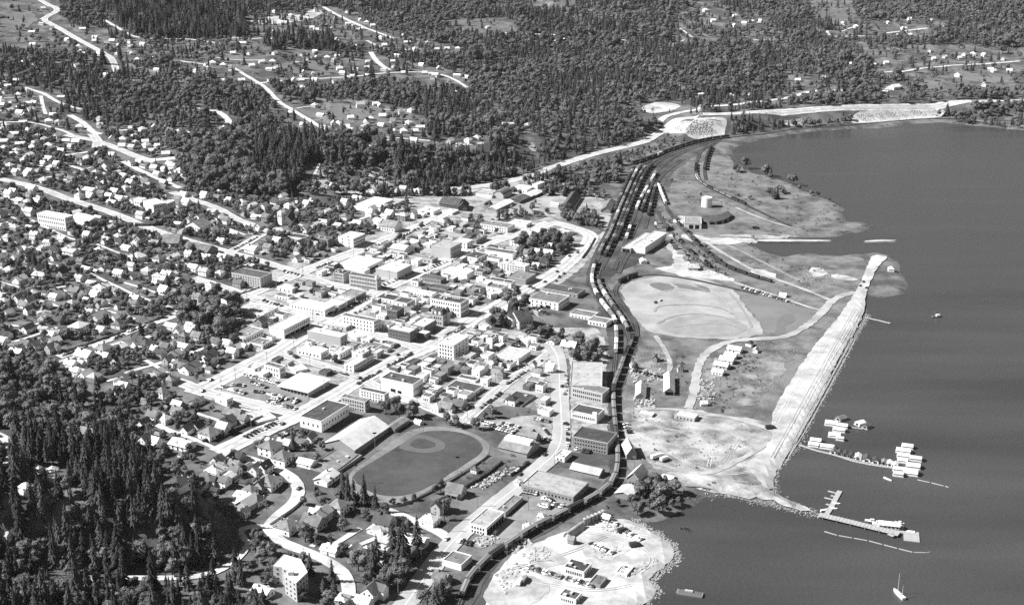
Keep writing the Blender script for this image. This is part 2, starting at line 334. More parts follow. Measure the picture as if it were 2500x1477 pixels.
struct(patch('siding_ground', [(1622,588),(1640,600),(1682,645),(1760,668),(1810,692),(1700,680),(1640,668),(1590,655),(1655,650)], .3, DIRT, st=6, jit=2))
struct(patch('pond_flat', [(1818,735),(1850,722),(1900,735),(1950,748),(1988,768),(1970,800),(1930,818),(1880,816),(1848,780)], .3, mat('pond_mud', .17, .08, .05, bigs=.02, tone2=.2, spec=0), jit=1.5))
PUD = mat('wet_sand', .16, .15, .1, spec=.3, rough=.5)
for pts in ([(1582,695),(1600,690),(1628,692),(1648,702),(1640,712),(1610,710)], [(1640,693),(1680,697),(1720,704),(1735,712),(1700,710),(1655,702)], [(1690,693),(1722,700),(1738,712),(1722,716),(1712,704)], [(1905,770),(1935,768),(1945,782),(1915,798),(1890,800)], [(1895,800),(1920,798),(1915,818),(1885,822)]):
    struct(patch('wet_hollow', pts, .42, PUD, st=4, jit=.8))
struct(patch('yard_ground', [(1165,1490),(1210,1398),(1250,1352),(1330,1318),(1400,1290),(1452,1264),(1500,1268),(1548,1273),(1580,1293),(1618,1315),(1642,1336),(1650,1358),(1632,1376),(1605,1398),(1580,1416),(1596,1432),(1602,1442),(1584,1462),(1545,1495)], .5, DIRT, jit=1.0, st=5))
struct(patch('running_track', [(1000,1050),(1050,1040),(1110,1044),(1165,1060),(1197,1085),(1195,1106),(1170,1126),(1120,1156),(1060,1190),(1000,1225),(960,1240),(920,1226),(880,1206),(855,1186),(850,1165),(862,1145),(940,1092),(985,1060)], .2, mat('track_cinder', .17, .25, .2, fine=.15, bigs=.06, tone2=.25, spec=0), jit=.3))
struct(patch('ball_field', [(1022,1058),(1045,1052),(1090,1051),(1140,1060),(1170,1076),(1180,1094),(1172,1109),(1140,1130),(1100,1155),(1060,1182),(1010,1205),(970,1212),(930,1210),(900,1200),(872,1182),(860,1166),(872,1150),(930,1115),(985,1082)], .34, LAWN, jit=.2))
struct(patch('infield', [(985,1082),(1005,1068),(1022,1060),(1050,1066),(1086,1080),(1091,1091),(1078,1102),(1045,1108),(1005,1104),(968,1094)], .46, mat('infield', .125, .2, .2, fine=.15, spec=0), jit=.2, st=5))
struct(patch('infield_grass', [(1000,1082),(1020,1070),(1045,1074),(1066,1084),(1060,1093),(1030,1097),(1000,1092)], .58, LAWN, jit=.2, st=5))
struct(patch('parking_lot', [(535,945),(600,911),(690,938),(762,968),(748,985),(722,1001),(650,986),(590,966)], .3, mat('asphalt_lot', .2, .15, .4, fine=.15, bigs=.05, tone2=.28, spec=0), jit=.3))
struct(patch('depot_yard', [(1270,1240),(1320,1200),(1400,1215),(1440,1225),(1380,1250),(1300,1290),(1230,1320),(1180,1340),(1140,1330),(1200,1300)], .18, mat('yard_grey', .2, .25, .2, fine=.15, bigs=.04, tone2=.3, spec=0)))
struct(patch('car_park', [(1170,1030),(1290,1012),(1345,1020),(1352,1075),(1300,1068),(1230,1056)], .3, mat('lot_grey', .22, .3, .2, fine=.15, bigs=.06, tone2=.4, spec=0)))
GRAVEL = mat('bank_gravel', .5, .25, .2, fine=.2, bigs=.06, tone2=.3, spec=0)
for pts in ([(1612,325),(1645,298),(1700,292),(1775,286),(1770,332),(1740,340),(1690,340),(1650,326)], [(1905,300),(1960,288),(1965,300),(1955,310)], [(2078,302),(2080,274),(2200,267),(2310,262),(2310,286),(2150,300)], [(1560,262),(1610,248),(1668,258),(1640,272),(1585,280)]):
    struct(patch('gravel_bank', pts, .3, GRAVEL, st=5))
for pts in ([(748,462),(760,430),(800,405),(815,440),(790,468)], [(890,436),(905,402),(930,410),(945,440),(915,452)], [(1290,366),(1297,345),(1310,362),(1312,372)], [(820,455),(890,440),(945,440),(985,468),(900,478),(815,472)]):
    struct(patch('bare_bank', pts, .25, mat('bare_soil', .42, .25, .1, fine=.15, bigs=.06, tone2=.26, spec=0), st=5))
FIELD = mat('pasture', .13, .2, .05, fine=.15, bigs=.01, tone2=.18, spec=0)
for pts in ([(0,40),(70,25),(95,45),(60,75),(0,75)], [(655,165),(760,140),(830,160),(840,178),(740,192)], [(1965,0),(2060,5),(2095,45),(2060,58),(2000,50)], [(2230,205),(2290,205),(2330,235),(2280,240)], [(1100,52),(1200,45),(1260,70),(1180,78)], [(2320,160),(2480,185),(2480,205),(2350,200)], [(720,262),(1000,262),(1010,300),(900,308),(760,290)]):
    struct(patch('pasture', pts, .25, FIELD, st=12, jit=4))
struct(patch('park_lawn', [(0,1248),(85,1240),(92,1262),(60,1285),(0,1292)], .3, LAWN, st=6))
struct(patch('pale_clearing', [(600,55),(640,42),(740,38),(760,22),(800,28),(735,55),(640,62)], .3, DIRT, st=10, jit=2))

GARDEN = mat('town_garden', .1, .3, .15, fine=.3, bigs=.04, tone2=.17, rough=1, spec=0)
for pts in ([(1050,884),(1085,856),(1112,886),(1150,880),(1182,892),(1125,922),(1060,916)], [(1100,958),(1180,1000),(1250,985),(1310,1000),(1330,1020),(1180,1032),(1140,1005)], [(1260,600),(1290,580),(1345,570),(1392,576),(1402,600),(1372,640),(1320,670),(1290,657),(1260,640)], [(1165,762),(1215,737),(1280,730),(1300,762),(1345,800),(1390,832),(1335,842),(1290,816),(1250,802),(1200,802)], [(1085,535),(1180,545),(1330,515),(1335,535),(1240,542),(1170,565),(1090,555)], [(820,600),(850,592),(870,606),(840,622),(800,640),(760,650),(740,640)], [(1195,690),(1240,700),(1262,722),(1215,730),(1180,745),(1160,735)], [(1380,880),(1392,870),(1392,1100),(1386,1100)], [(1360,700),(1440,712),(1470,760),(1420,765),(1390,740)], [(1370,515),(1440,520),(1480,560),(1450,580),(1390,553)]):
    struct(patch('garden_plot', pts, .2, GARDEN, st=6))
YL_ = mat('back_lot', .27, .25, .15, fine=.2, bigs=.05, tone2=.4, rough=1, spec=0)
for pts in ([(870,640),(930,625),(990,655),(960,690),(900,690)], [(930,745),(1010,745),(1060,775),(1010,790),(950,775)], [(1090,680),(1170,660),(1230,665),(1180,700),(1110,705)], [(1000,570),(1060,552),(1120,575),(1060,590)], [(690,700),(760,690),(820,715),(770,735),(700,735)], [(700,815),(740,800),(760,830),(720,845)], [(620,780),(690,765),(720,780),(670,800)], [(1180,850),(1260,840),(1300,850),(1260,885),(1190,880)], [(1230,930),(1330,900),(1345,960),(1290,985),(1230,960)], [(1150,470),(1300,450),(1400,470),(1440,500),(1350,520),(1200,510)]):
    struct(patch('back_lot', pts, .17, YL_, st=6))
def road(name, pts, w, m=None, dz=.4, jit=.06, line=False):
    P = path(pts, 5.0); ROADS.append((np.array([[q.x, q.y] for q in P]), w / 2))
    o = struct(strip(name, P, w, dz, m or ROADM, jit=jit))
    if w >= 10 and not line and m is None:
        for sg in (-1, 1): strip('wheel_track', P, 2.4, dz + .05, mat('wheel_wear', .36, .25, .3, fine=.2, bigs=.1, tone2=.46, rough=1, spec=0), o, off=sg * w * .17, jit=.35, n=1)
    if line:
        c = strip('centre_line', P, .55, dz + .06, mat('road_paint', .8, .05, 1, spec=0), o, n=1)
    return o
TY1 = mat('tyre_mark', .34, .3, .3, fine=.3, spec=0); TY2 = mat('tyre_mark_pale', .5, .25, .3, fine=.2, spec=0)
for k, pts in enumerate([[(1905,1150),(1950,1060),(2010,950),(2070,840),(2100,770)], [(1885,1120),(1925,1050),(1985,940),(2040,840),(2085,760)], [(1920,1120),(1965,1050),(2020,950),(2085,830)], [(1893,1040),(1935,960),(1990,880),(2050,790),(2095,710)], [(1545,1040),(1620,1080),(1700,1110),(1790,1110),(1860,1080)], [(1560,1060),(1640,1110),(1720,1150),(1800,1160),(1870,1140)], [(1600,1040),(1680,1060),(1740,1090),(1730,1140)], [(1760,1150),(1790,1100),(1815,1060)], [(1640,1030),(1720,1040),(1790,1060),(1850,1090)], [(1420,1300),(1500,1310),(1570,1340),(1600,1370),(1560,1400)], [(1250,1390),(1330,1370),(1420,1340),(1480,1310)], [(1300,1420),(1380,1435),(1460,1445),(1540,1430)], [(1700,570),(1780,600),(1860,640),(1960,690)], [(1640,690),(1700,700),(1770,730),(1800,780)], [(1600,720),(1640,705),(1700,712)], [(2100,760),(2070,810),(2010,910),(1960,1000)]]):
    P = path(pts, 4.0)
    for sg in (-1, 1): struct(strip('tyre_track', P, .55, (.8 if k < 4 or k > 14 else .3 if k < 9 else .7 if k < 12 else .46), TY1 if k % 3 == 1 else TY2, off=sg * 1.0, jit=.5, n=1))
TRK_ = mat('dirt_track', .4, .25, .2, fine=.2, bigs=.06, tone2=.28, rough=1, spec=0)
GREY = mat('road_asphalt', .34, .14, .3, fine=.08, bigs=.03, tone2=.44, rough=1, spec=0)
ROADS_IN = [
 ('street', [(470,962),(545,924),(640,877),(701,840),(765,803),(844,760),(905,722),(946,700),(1019,667),(1056,655),(1125,622),(1184,594),(1280,567),(1345,545)], 17, None),
 ('street', [(530,1106),(600,1073),(735,1012),(800,975),(870,932),(965,880),(1040,852),(1074,832),(1110,804),(1143,786),(1200,757),(1275,713),(1335,682),(1381,649),(1418,613),(1445,585),(1438,571),(1418,562),(1381,551),(1345,543)], 16, None),
 ('street', [(585,728),(656,700),(711,676),(784,646),(873,613),(955,580),(1038,547),(1065,532),(1100,515)], 15, None),
 ('street', [(143,872),(219,848),(274,826),(347,797),(402,781),(440,765),(500,742)], 9, None),
 ('lane', [(305,912),(353,897),(420,880),(470,858)], 4, None),
 ('street', [(0,438),(106,463),(164,487),(219,503),(292,527),(384,567),(470,592),(561,618),(637,638),(720,664),(790,690),(850,705),(902,720)], 12, None),
 ('street', [(561,617),(600,597),(640,572),(662,562),(690,560)], 11, None),
 ('street', [(420,470),(480,492),(540,512),(565,530),(600,545),(662,562),(705,570)], 10, None),
 ('street', [(470,680),(528,697),(572,713),(647,738),(720,764),(800,786),(888,811),(964,832),(1035,855)], 13, None),
 ('street', [(430,930),(499,957),(583,977),(665,997),(735,1013)], 12, None),
 ('street', [(680,862),(711,872),(756,884),(802,897),(873,922),(915,942),(983,971),(1038,991),(1100,1019),(1135,1033)], 11, None),
 ('street', [(1130,1033),(1184,982),(1235,935),(1290,900),(1326,878),(1350,850)], 10, None),
 ('lane', [(140,885),(230,858),(300,835)], 4, None),
 ('lakeshore_road', [(940,1540),(995,1470),(1030,1420),(1080,1350),(1130,1297),(1180,1255),(1250,1200),(1320,1140),(1355,1110),(1370,1080),(1372,1040),(1367,960),(1365,900),(1362,870),(1345,845)], 13, GREY),
 ('hill_road', [(535,1100),(594,1117),(656,1137),(695,1153),(722,1175),(731,1200),(722,1222),(700,1243),(668,1268),(655,1290)], 8, None),
 ('hill_road', [(655,1288),(682,1322),(720,1338),(760,1352),(800,1371),(830,1390),(848,1413),(853,1450),(845,1500)], 8, None),
 ('bluff_road', [(655,1288),(610,1285),(580,1296),(598,1316),(603,1334),(588,1358),(550,1387),(510,1404),(440,1412),(330,1412),(240,1413),(150,1422)], 5, None),
 ('park_road', [(-40,1050),(0,1062),(20,1078),(32,1098),(27,1122),(15,1140)], 6, None),
 ('lane', [(690,1300),(740,1275),(790,1250)], 4, None), ('lane', [(816,1330),(850,1308),(880,1290)], 4, None),
 ('lane', [(940,1245),(985,1262),(1040,1285),(1075,1300),(1100,1320)], 7, None),
 ('highway', [(1100,462),(1180,456),(1240,445),(1300,428),(1340,412),(1400,392),(1470,372),(1540,356),(1580,345),(1610,325),(1640,300),(1690,288),(1770,280),(1860,273),(1980,268),(2120,263),(2290,257),(2500,246),(2700,240)], 13, None),
 ('ledge_road', [(1612,296),(1640,280),(1700,268),(1770,260),(1860,248),(1930,240),(1960,228),(2000,221),(2060,222)], 9, None),
 ('flats_road', [(1680,998),(1695,960),(1700,910),(1715,870),(1750,845),(1790,832),(1850,828),(1900,826),(1935,818),(1980,790),(2010,760),(2030,735),(2060,720),(2090,715)], 7, 'T'),
 ('flats_road', [(1550,1000),(1640,998),(1720,1012),(1800,1022),(1870,1045),(1900,1060)], 5, 'T'),
 ('flats_road', [(1790,690),(1860,712),(1930,735),(1985,755),(2020,762)], 4, 'T'), ('flats_road', [(1720,590),(1800,640),(1860,672),(1960,705),(2030,735)], 4, 'T'),
 ('flats_road', [(1600,820),(1628,860),(1640,900),(1615,930)], 4, 'T'),
 ('flats_lane', [(1797,508),(1860,535),(1930,556)], 3, 'T'),
 ('flats_road', [(1600,1130),(1700,1160),(1760,1150),(1830,1110),(1880,1080)], 4, 'T'),
 ('yard_lane', [(1190,1490),(1222,1400),(1245,1372),(1300,1360),(1400,1330)], 4, None),
 ('hill_street', [(80,-12),(110,10),(150,25),(100,48),(130,62),(170,84),(215,110),(260,135),(275,145),(285,178)], 11, None),
 ('hill_street', [(100,48),(150,25)], 7, None), ('hill_street', [(255,50),(290,70),(335,95),(420,95),(500,100),(620,102),(720,80)], 6, None),
 ('hill_street', [(790,18),(840,45),(880,65),(920,80),(960,95)], 8, None), ('hill_street', [(895,100),(930,118),(960,125),(1010,120)], 7, None),
 ('hill_street', [(905,128),(915,145),(930,160),(950,172)], 9, None), ('hill_street', [(620,205),(720,195),(840,190),(950,178),(1040,176),(1100,188),(1140,215)], 6, None),
 ('hill_street', [(560,160),(600,185),(625,200),(650,215),(680,250),(715,270),(740,285),(790,310),(840,333)], 7, None),
 ('hill_street', [(670,325),(760,332),(850,336),(990,338),(1050,345)], 5, None), ('hill_street', [(725,265),(780,258)], 4, None),
 ('hill_street', [(440,150),(560,148),(640,148)], 5, None), ('hill_street', [(520,270),(545,280),(565,302),(520,325),(470,328),(430,318)], 9, None), ('hill_street', [(480,265),(540,275)], 6, None),
 ('hill_street', [(60,215),(110,230),(130,245),(170,262),(200,268)], 7, None), ('hill_street', [(100,235),(105,262),(112,280)], 5, None), ('hill_street', [(0,240),(55,238)], 5, None),
 ('hill_street', [(170,282),(205,300),(225,325),(250,328)], 9, None), ('hill_street', [(160,330),(200,338),(235,345),(250,350),(290,365),(330,382),(380,395)], 12, None), ('hill_street', [(225,328),(240,345),(235,362)], 12, None),
 ('hill_street', [(0,300),(80,298),(150,318),(180,332)], 5, None), ('hill_street', [(110,385),(180,378),(215,372)], 5, None), ('hill_street', [(270,322),(310,318)], 6, None),
 ('hill_street', [(340,395),(420,388),(450,385)], 8, None), ('hill_street', [(300,395),(370,430),(440,460)], 7, None), ('hill_street', [(170,405),(215,418)], 6, None), ('hill_street', [(100,437),(170,425),(215,412),(260,395)], 4, None),
 ('lane', [(110, 708), (177, 697)], 3.5, None),
 ('lane', [(181, 777), (240, 758), (294, 744)], 3.5, None),
 ('lane', [(124, 742), (152, 755)], 3.5, None),
 ('lane', [(190, 655), (225, 671), (285, 700), (338, 726), (420, 752), (440, 765)], 3.5, None),
 ('lane', [(236, 597), (311, 626), (360, 645)], 3.5, None),
 ('lane', [(0, 547), (42, 540)], 3.5, None),
 ('lane', [(0, 516), (40, 536)], 3.5, None),
 ('lane', [(70, 535), (100, 550), (150, 575), (200, 592)], 3.5, None),
 ('lane', [(261, 931), (300, 922)], 3.5, None),
 ('lane', [(355, 880), (390, 900), (420, 920), (450, 938)], 3.5, None),
 ('lane', [(380, 1035), (430, 1058), (475, 1073), (535, 1100)], 3.5, None),
 ('lane', [(362, 1030), (420, 1057)], 3.5, None),
 ('lane', [(0, 690), (60, 706), (110, 722)], 3.5, None),
 ('lane', [(0, 790), (50, 800), (100, 790)], 3.5, None),
 ('lane', [(20, 840), (80, 822), (140, 800)], 3.5, None),
 ('lane', [(300, 690), (350, 705), (400, 722)], 3.5, None),
 ('lane', [(100, 640), (160, 655)], 3.5, None),
 ('lane', [(430, 640), (500, 655)], 3.5, None),
 ('lane', [(560, 905), (600, 890)], 3.5, None),
 ('lane', [(440, 830), (500, 812)], 3.5, None),
 ('lane', [(430, 880), (500, 850)], 3.5, None),
 ('lane', [(480, 1010), (540, 1030)], 3.5, None),
 ('lane', [(600, 1210), (560, 1235)], 3.5, None),
 ('lane', [(880, 1330), (940, 1305)], 3.5, None),
 ('lane', [(780, 1320), (760, 1335)], 3.5, None),
 ('lane', [(480, 700), (520, 715)], 3.5, None),
 ('lane', [(330, 780), (300, 770), (260, 760)], 3.5, None),
 ('lane', [(820, 560), (880, 535), (930, 520)], 3.5, None),
 ('lane', [(700, 540), (760, 560)], 3.5, None),
 ('lane', [(560, 560), (600, 575)], 3.5, None),
 ('far_road', [(1230,82),(1300,84),(1370,86)], 6, None), ('far_road', [(1515,98),(1550,102)], 5, None), ('far_road', [(1630,110),(1660,105),(1670,98)], 4, None), ('far_road', [(1660,70),(1690,92)], 4, None), ('far_road', [(1820,100),(1880,97)], 5, None),
 ('far_road', [(2018,75),(2025,90),(2070,90),(2120,87)], 5, None), ('far_road', [(2155,83),(2210,76),(2265,70)], 7, None), ('far_road', [(2300,65),(2330,71)], 4, None), ('far_road', [(2055,78),(2080,68)], 4, None),
 ('far_road', [(2200,176),(2250,168),(2300,163),(2400,158),(2490,150)], 7, None), ('far_road', [(2160,190),(2140,180),(2180,175)], 5, None), ('far_road', [(2160,225),(2175,212),(2200,210)], 10, None), ('far_road', [(780,400),(760,440)], 3, None),
 ('far_road', [(1090,345),(1130,358),(1180,350)], 5, None), ('far_road', [(930,268),(990,270)], 4, None), ('hill_street', [(320,195),(340,208)], 6, None), ('far_road', [(1290,50),(1295,62)], 4, None),
]
for nm, pts, w, m in ROADS_IN: road(nm, pts, w, TRK_ if m == 'T' else m, jit=.06 if m != 'T' else .25, dz=.4 + .02 * (len(ROADS) % 9), line=(nm == 'lakeshore_road'))

# ------------------------------------------------------------------ railway
struct(patch('railway_ground', [(1436,700),(1450,650),(1480,600),(1520,490),(1560,415),(1640,372),(1720,346),(1772,340),(1715,372),(1660,405),(1625,440),(1602,500),(1596,560),(1570,640),(1500,668),(1478,690),(1500,726),(1545,780),(1566,815),(1556,850),(1540,900),(1516,960),(1512,1050),(1522,1150),(1490,1206),(1400,1262),(1290,1322),(1220,1366),(1180,1420),(1150,1490),(1108,1490),(1140,1410),(1195,1350),(1280,1296),(1395,1234),(1460,1200),(1490,1150),(1486,1000),(1486,900),(1486,820),(1466,760)], .22, mat('cinder_yard_shade', .055, .3, .3, fine=.2, bigs=.02, tone2=.12, spec=0), st=8, jit=1))  # dark cinder, its tone lowered further to paint in shade along the tracks
STEEL = mat('rail_steel', .3, .2, 1, rough=.5)
TR = {}
TRK = {
 'T1': [(1095,1545),(1143,1421),(1167,1394),(1202,1361),(1249,1331),(1284,1307),(1320,1286),(1367,1265),(1402,1244),(1449,1222),(1472,1206),(1491,1189),(1504,1163),(1508,1137),(1507,1102),(1503,1054),(1499,1017),(1497,990),(1497,953),(1502,938),(1514,907),(1522,884),(1536,850),(1546,826),(1545,805),(1535,785)],
 'T2': [(1497,953),(1500,905),(1503,867),(1505,823),(1502,790),(1491,770),(1472,748),(1454,720),(1444,695),(1446,668),(1456,640),(1468,612),(1491,573),(1509,521),(1527,481),(1547,434),(1562,408),(1590,392)],
 'T3': [(1525,880),(1538,840),(1533,812),(1518,783),(1496,752),(1478,727),(1464,703),(1459,680),(1463,660),(1476,630),(1500,585),(1518,535),(1538,485),(1560,432),(1582,404),(1630,376),(1700,353),(1760,342)],
 'T4': [(1500,660),(1528,590),(1553,514),(1573,474),(1595,437),(1612,410),(1650,382),(1710,356)],
 'T5': [(1592,470),(1606,450),(1616,482),(1635,522),(1668,562),(1710,604),(1750,640),(1800,665),(1862,684)],
 'T6': [(1740,350),(1712,368),(1702,392),(1698,415),(1700,438),(1722,455),(1763,475),(1804,494),(1860,520),(1930,552)],
 'T7': [(1546,850),(1560,805),(1536,765),(1507,727),(1500,708),(1513,690),(1549,676),(1595,670),(1641,675),(1700,685),(1780,703),(1850,719)],
 'T8': [(1300,463),(1363,447),(1420,430),(1480,414),(1540,403),(1580,392),(1625,373),(1680,354),(1730,343),(1775,337),(1850,330),(1935,316),(2000,312),(2080,306),(2150,299),(2290,288),(2500,297)],
 'T9': [(1738,356),(1724,388),(1719,415),(1724,440)],
 'T10': [(1515,640),(1545,575),(1566,520),(1585,470),(1612,425),(1660,390)],
 'T13': [(1468,660),(1484,630),(1509,583),(1527,535),(1547,487),(1568,436),(1590,407),(1636,380),(1705,357)],
 'T14': [(1438,700),(1436,672),(1446,642),(1458,612),(1482,570),(1500,520),(1518,478),(1537,432),(1552,408)],
 'T15': [(1575,560),(1590,500),(1600,455),(1625,420),(1670,390)],
 'T11': [(1600,510),(1640,575),(1690,620),(1735,655)],
 'T12': [(1510,668),(1532,625),(1548,600)],
}
for k, pts in TRK.items():
    P = path(pts, 5.0); TR[k] = P
    bed = struct(strip('railway_track', P, 4.2, .5, TRACKM, jit=.08, n=2))
    for sgn in (-1, 1): strip('rail', P, .16, .72, STEEL, bed, off=sgn * .75, n=1)
    ROADS.append((np.array([[q.x, q.y] for q in P]), 4.5))
# freight wagons: one prototype of each kind, copied along the tracks
WPAINT = {'W': mat('wagon_pale', .6, .15, .5, rnd=.15), 'L': mat('wagon_grey', .2, .2, .5, rnd=.2), 'D': mat('wagon_dark', .05, .25, .5, rnd=.3)}
def bogie():
    b = MB()
    for x in (-.9, .9):
        for y in (-.75, .75): b.tube((x, y - .06, .5), (x, y + .06, .5), .45, .45, 8, 1)
    for y in (-.95, .95): b.box(-1.4, 1.4, y - .06, y + .06, .35, .7)
    b.box(-.25, .25, -.9, .9, .45, .75); return b.mesh('bogie', [BLACK, TYRE])
bog = bogie()
def boxcar_meshes():
    b = MB().box(-6.3, 6.3, -1.4, 1.4, .95, 3.6); b.box(-6.45, 6.45, -.25, .25, .75, .95)
    for x in np.linspace(-6.1, 6.1, 13): b.box(x - .05, x + .05, -1.46, 1.46, .98, 3.58)
    r = MB().prism([(-1.55, 3.58), (-1.5, 3.72), (0, 4.05), (1.5, 3.72), (1.55, 3.58)], -6.4, 6.4); r.box(-6.4, 6.4, -.25, .25, 4.04, 4.14)
    d = MB().box(-1.2, 1.2, -1.52, 1.52, 1.05, 3.5)
    return b.mesh('body', WPAINT['L']), r.mesh('roof', WPAINT['L']), d.mesh('sliding_door', WPAINT['D'])
def gondola_meshes():
    b = MB().box(-6.3, 6.3, -1.4, 1.4, .95, 1.15); b.box(-6.3, 6.3, -1.42, -1.3, 1.15, 2.6); b.box(-6.3, 6.3, 1.3, 1.42, 1.15, 2.6); b.box(-6.3, -6.18, -1.3, 1.3, 1.15, 2.6); b.box(6.18, 6.3, -1.3, 1.3, 1.15, 2.6)
    for x in np.linspace(-5.8, 5.8, 9): b.box(x - .07, x + .07, -1.5, 1.5, 1.15, 2.5)
    l = MB()
    V = []; n = 9
    for i in range(n):
        for j in range(4): V.append((-6.1 + 12.2 * i / (n - 1), -1.25 + 2.5 * j / 3, 1.9 + (.4 * random.random() if 0 < i < n - 1 and 0 < j < 3 else 0)))
    l.add(V, [(i * 4 + j, (i + 1) * 4 + j, (i + 1) * 4 + j + 1, i * 4 + j + 1) for i in range(n - 1) for j in range(3)])
    return b.mesh('body', WPAINT['D']), l.mesh('load', mat('wagon_load', .16, .3, 1)), None
BOX, GON = boxcar_meshes(), gondola_meshes()
WCOUNT = 0
def sarc(P):
    s = [0.0]
    for a, b in zip(P[:-1], P[1:]): s.append(s[-1] + (b - a).length)
    return s
def along(P, S, s):
    i = min(max(bisect.bisect_right(S, s) - 1, 0), len(P) - 2); t = (s - S[i]) / max(S[i + 1] - S[i], 1e-6)
    return P[i].lerp(P[i + 1], t), math.atan2((P[i + 1] - P[i]).y, (P[i + 1] - P[i]).x)
ORD = ['first', 'second', 'third', 'fourth', 'fifth', 'sixth', 'seventh', 'eighth', 'ninth', 'tenth', 'eleventh', 'twelfth', 'thirteenth', 'fourteenth', 'fifteenth', 'sixteenth', 'seventeenth', 'eighteenth', 'nineteenth', 'twentieth']
def ordn(i):
    if i < 20: return ORD[i]
    t = ['', '', 'twenty', 'thirty', 'forty', 'fifty', 'sixty', 'seventy', 'eighty'][(i + 1) // 10]; r = (i + 1) % 10
    if r == 0: return {20: 'twentieth', 30: 'thirtieth', 40: 'fortieth', 50: 'fiftieth', 60: 'sixtieth', 70: 'seventieth', 80: 'eightieth'}[i + 1]
    return t + '-' + ORD[r - 1]
TONEW = {'W': 'pale', 'L': 'grey', 'D': 'dark'}
def wagons(tk, a, b, tones, where, kind='box', step=14.9):
    global WCOUNT
    P = TR[tk]; S = sarc(P)
    def near(q):
        w = at(*q); return S[min(range(len(P)), key=lambda i: (P[i].x - w.x) ** 2 + (P[i].y - w.y) ** 2)]
    s0, s1 = sorted((near(a), near(b))); s = s0; k = 0
    while s < s1:
        q, an = along(P, S, s + 6.5); t = tones[k % len(tones)]
        if t != '.':
            g = kind == 'gon' or (kind == 'mix' and (k * 7 + 3) % 5 < 2); M3 = GON if g else BOX
            r_ = root('gondola_wagon' if g else 'boxcar', (q.x, q.y, hz(q.x, q.y) + .7), an)
            tag(r_, f"{TONEW[t]} {'open gondola wagon' if g else 'boxcar'}, {ordn(k)} along {where}", 'freight wagon', where)
            setmat(ob('body', M3[0], r_), WPAINT[t]); o2 = ob('load' if g else 'roof', M3[1], r_)
            if not g: setmat(o2, WPAINT[t])
            if M3[2] and q.y < 1100: setmat(ob('sliding_door', M3[2], r_), WPAINT['D' if t == 'L' else t])
            if q.y < 1300:
                for x in (-4.3, 4.3): ob('bogie', bog, r_, loc=(x, 0, 0))
            WCOUNT += 1
        s += step; k += 1
wagons('T1', (1128,1460), (1520,888), 'LLLDLLLLDLLLL', 'the long freight train by the lakeshore road')
wagons('T1', (1523,882), (1545,828), 'DDLD', 'the short cut of wagons by the sand oval', 'gon')
wagons('T2', (1502,868), (1505,815), 'WWLW', 'the pale cut above the brick warehouses')
wagons('T2', (1502,790), (1452,648), 'WLWWDWLWWLWDW', 'the pale train on the bend')
wagons('T2', (1462,625), (1560,412), 'LLDLLLLDLLWLL', 'the grey train beside the station trees')
wagons('T3', (1533,812), (1462,690), 'LWLDLLWLLD', 'the grey train on the bend')
wagons('T3', (1476,630), (1575,412), 'DLDDLDDLDDDL', 'the dark train in mid yard')
wagons('T4', (1553,514), (1600,432), 'WWDWLWWD.WWLWWW', 'the pale cut on the yard ladder')
wagons('T4', (1530,585), (1540,552), 'WD', 'the pair behind the car shop')
wagons('T10', (1566,520), (1600,445), 'DDLDDWDD', 'the dark cut on the yard ladder')
wagons('T5', (1609,456), (1624,497), 'WWWWW', 'the pale cut above the roundhouse')
wagons('T5', (1645,537), (1745,636), 'DD.DLDD.D', 'the dark cut below the roundhouse', 'mix')
wagons('T11', (1625,555), (1735,655), 'D..L..D.LD', 'the repair track below the roundhouse', 'mix')
wagons('T5', (1752,642), (1855,682), 'DDDDDDDDD', 'the dark gondola train on the flats', 'gon')
wagons('T6', (1699,402), (1806,495), 'DDDLWWLLDLLL', 'the gondola train behind the water tank', 'gon')
wagons('T9', (1735,362), (1719,412), 'DDDDD', 'the dark stub track by the bay')
wagons('T13', (1505,590), (1590,407), 'DDDLDDDLDD', 'the dark train right of mid yard')
wagons('T14', (1500,520), (1545,418), 'DDDDLDDD', 'the dark train on the outer yard track')
wagons('T15', (1582,530), (1602,452), 'DDLDDD', 'the dark cut beside the ladder')
wagons('T8', (1545,402), (1770,338), 'DDDDWDDDDDDDDDDDDDDDDWWW', 'the long dark train below the wooded bank')
wagons('T8', (1308,461), (1388,439), 'DDDDDD', 'the short dark train behind the sheds')
wagons('T7', (1510,692), (1552,675), 'DDDD', 'the dark cut at the head of the sand oval')
# ------------------------------------------------------------------ flat-roofed and special buildings
FOOT = []                                   # (x, y, radius) that trees keep clear of
LAND = []                                   # (phrase, px, py) landmarks used in descriptions
GU = R(62)
def unit_window():
    b = MB(); b.box(-.06, .02, -.5, .5, 0, 1, 1); b.box(-.09, -.04, -.46, .46, .04, .96, 0); b.box(-.16, 0, -.54, .54, -.06, 0, 1); return b.mesh('window', [GLASS, TRIM])
WIN = unit_window()
WIND = MB().box(-.06, .02, -.5, .5, 0, 1).mesh('window', [GLASS])
DOORM = MB().box(-.07, .02, -.5, .5, 0, 1, 0).mesh('door', [BLACK])
VENT = MB().box(-.5, .5, -.5, .5, 0, 1, 0).box(-.6, .6, -.6, .6, 1, 1.12, 0).mesh('roof_vent', [CONCRETE])
PIPE = MB().tube((0, 0, 0), (0, 0, 1), .2, .2, 6).mesh('vent_pipe', [WALL['D']])
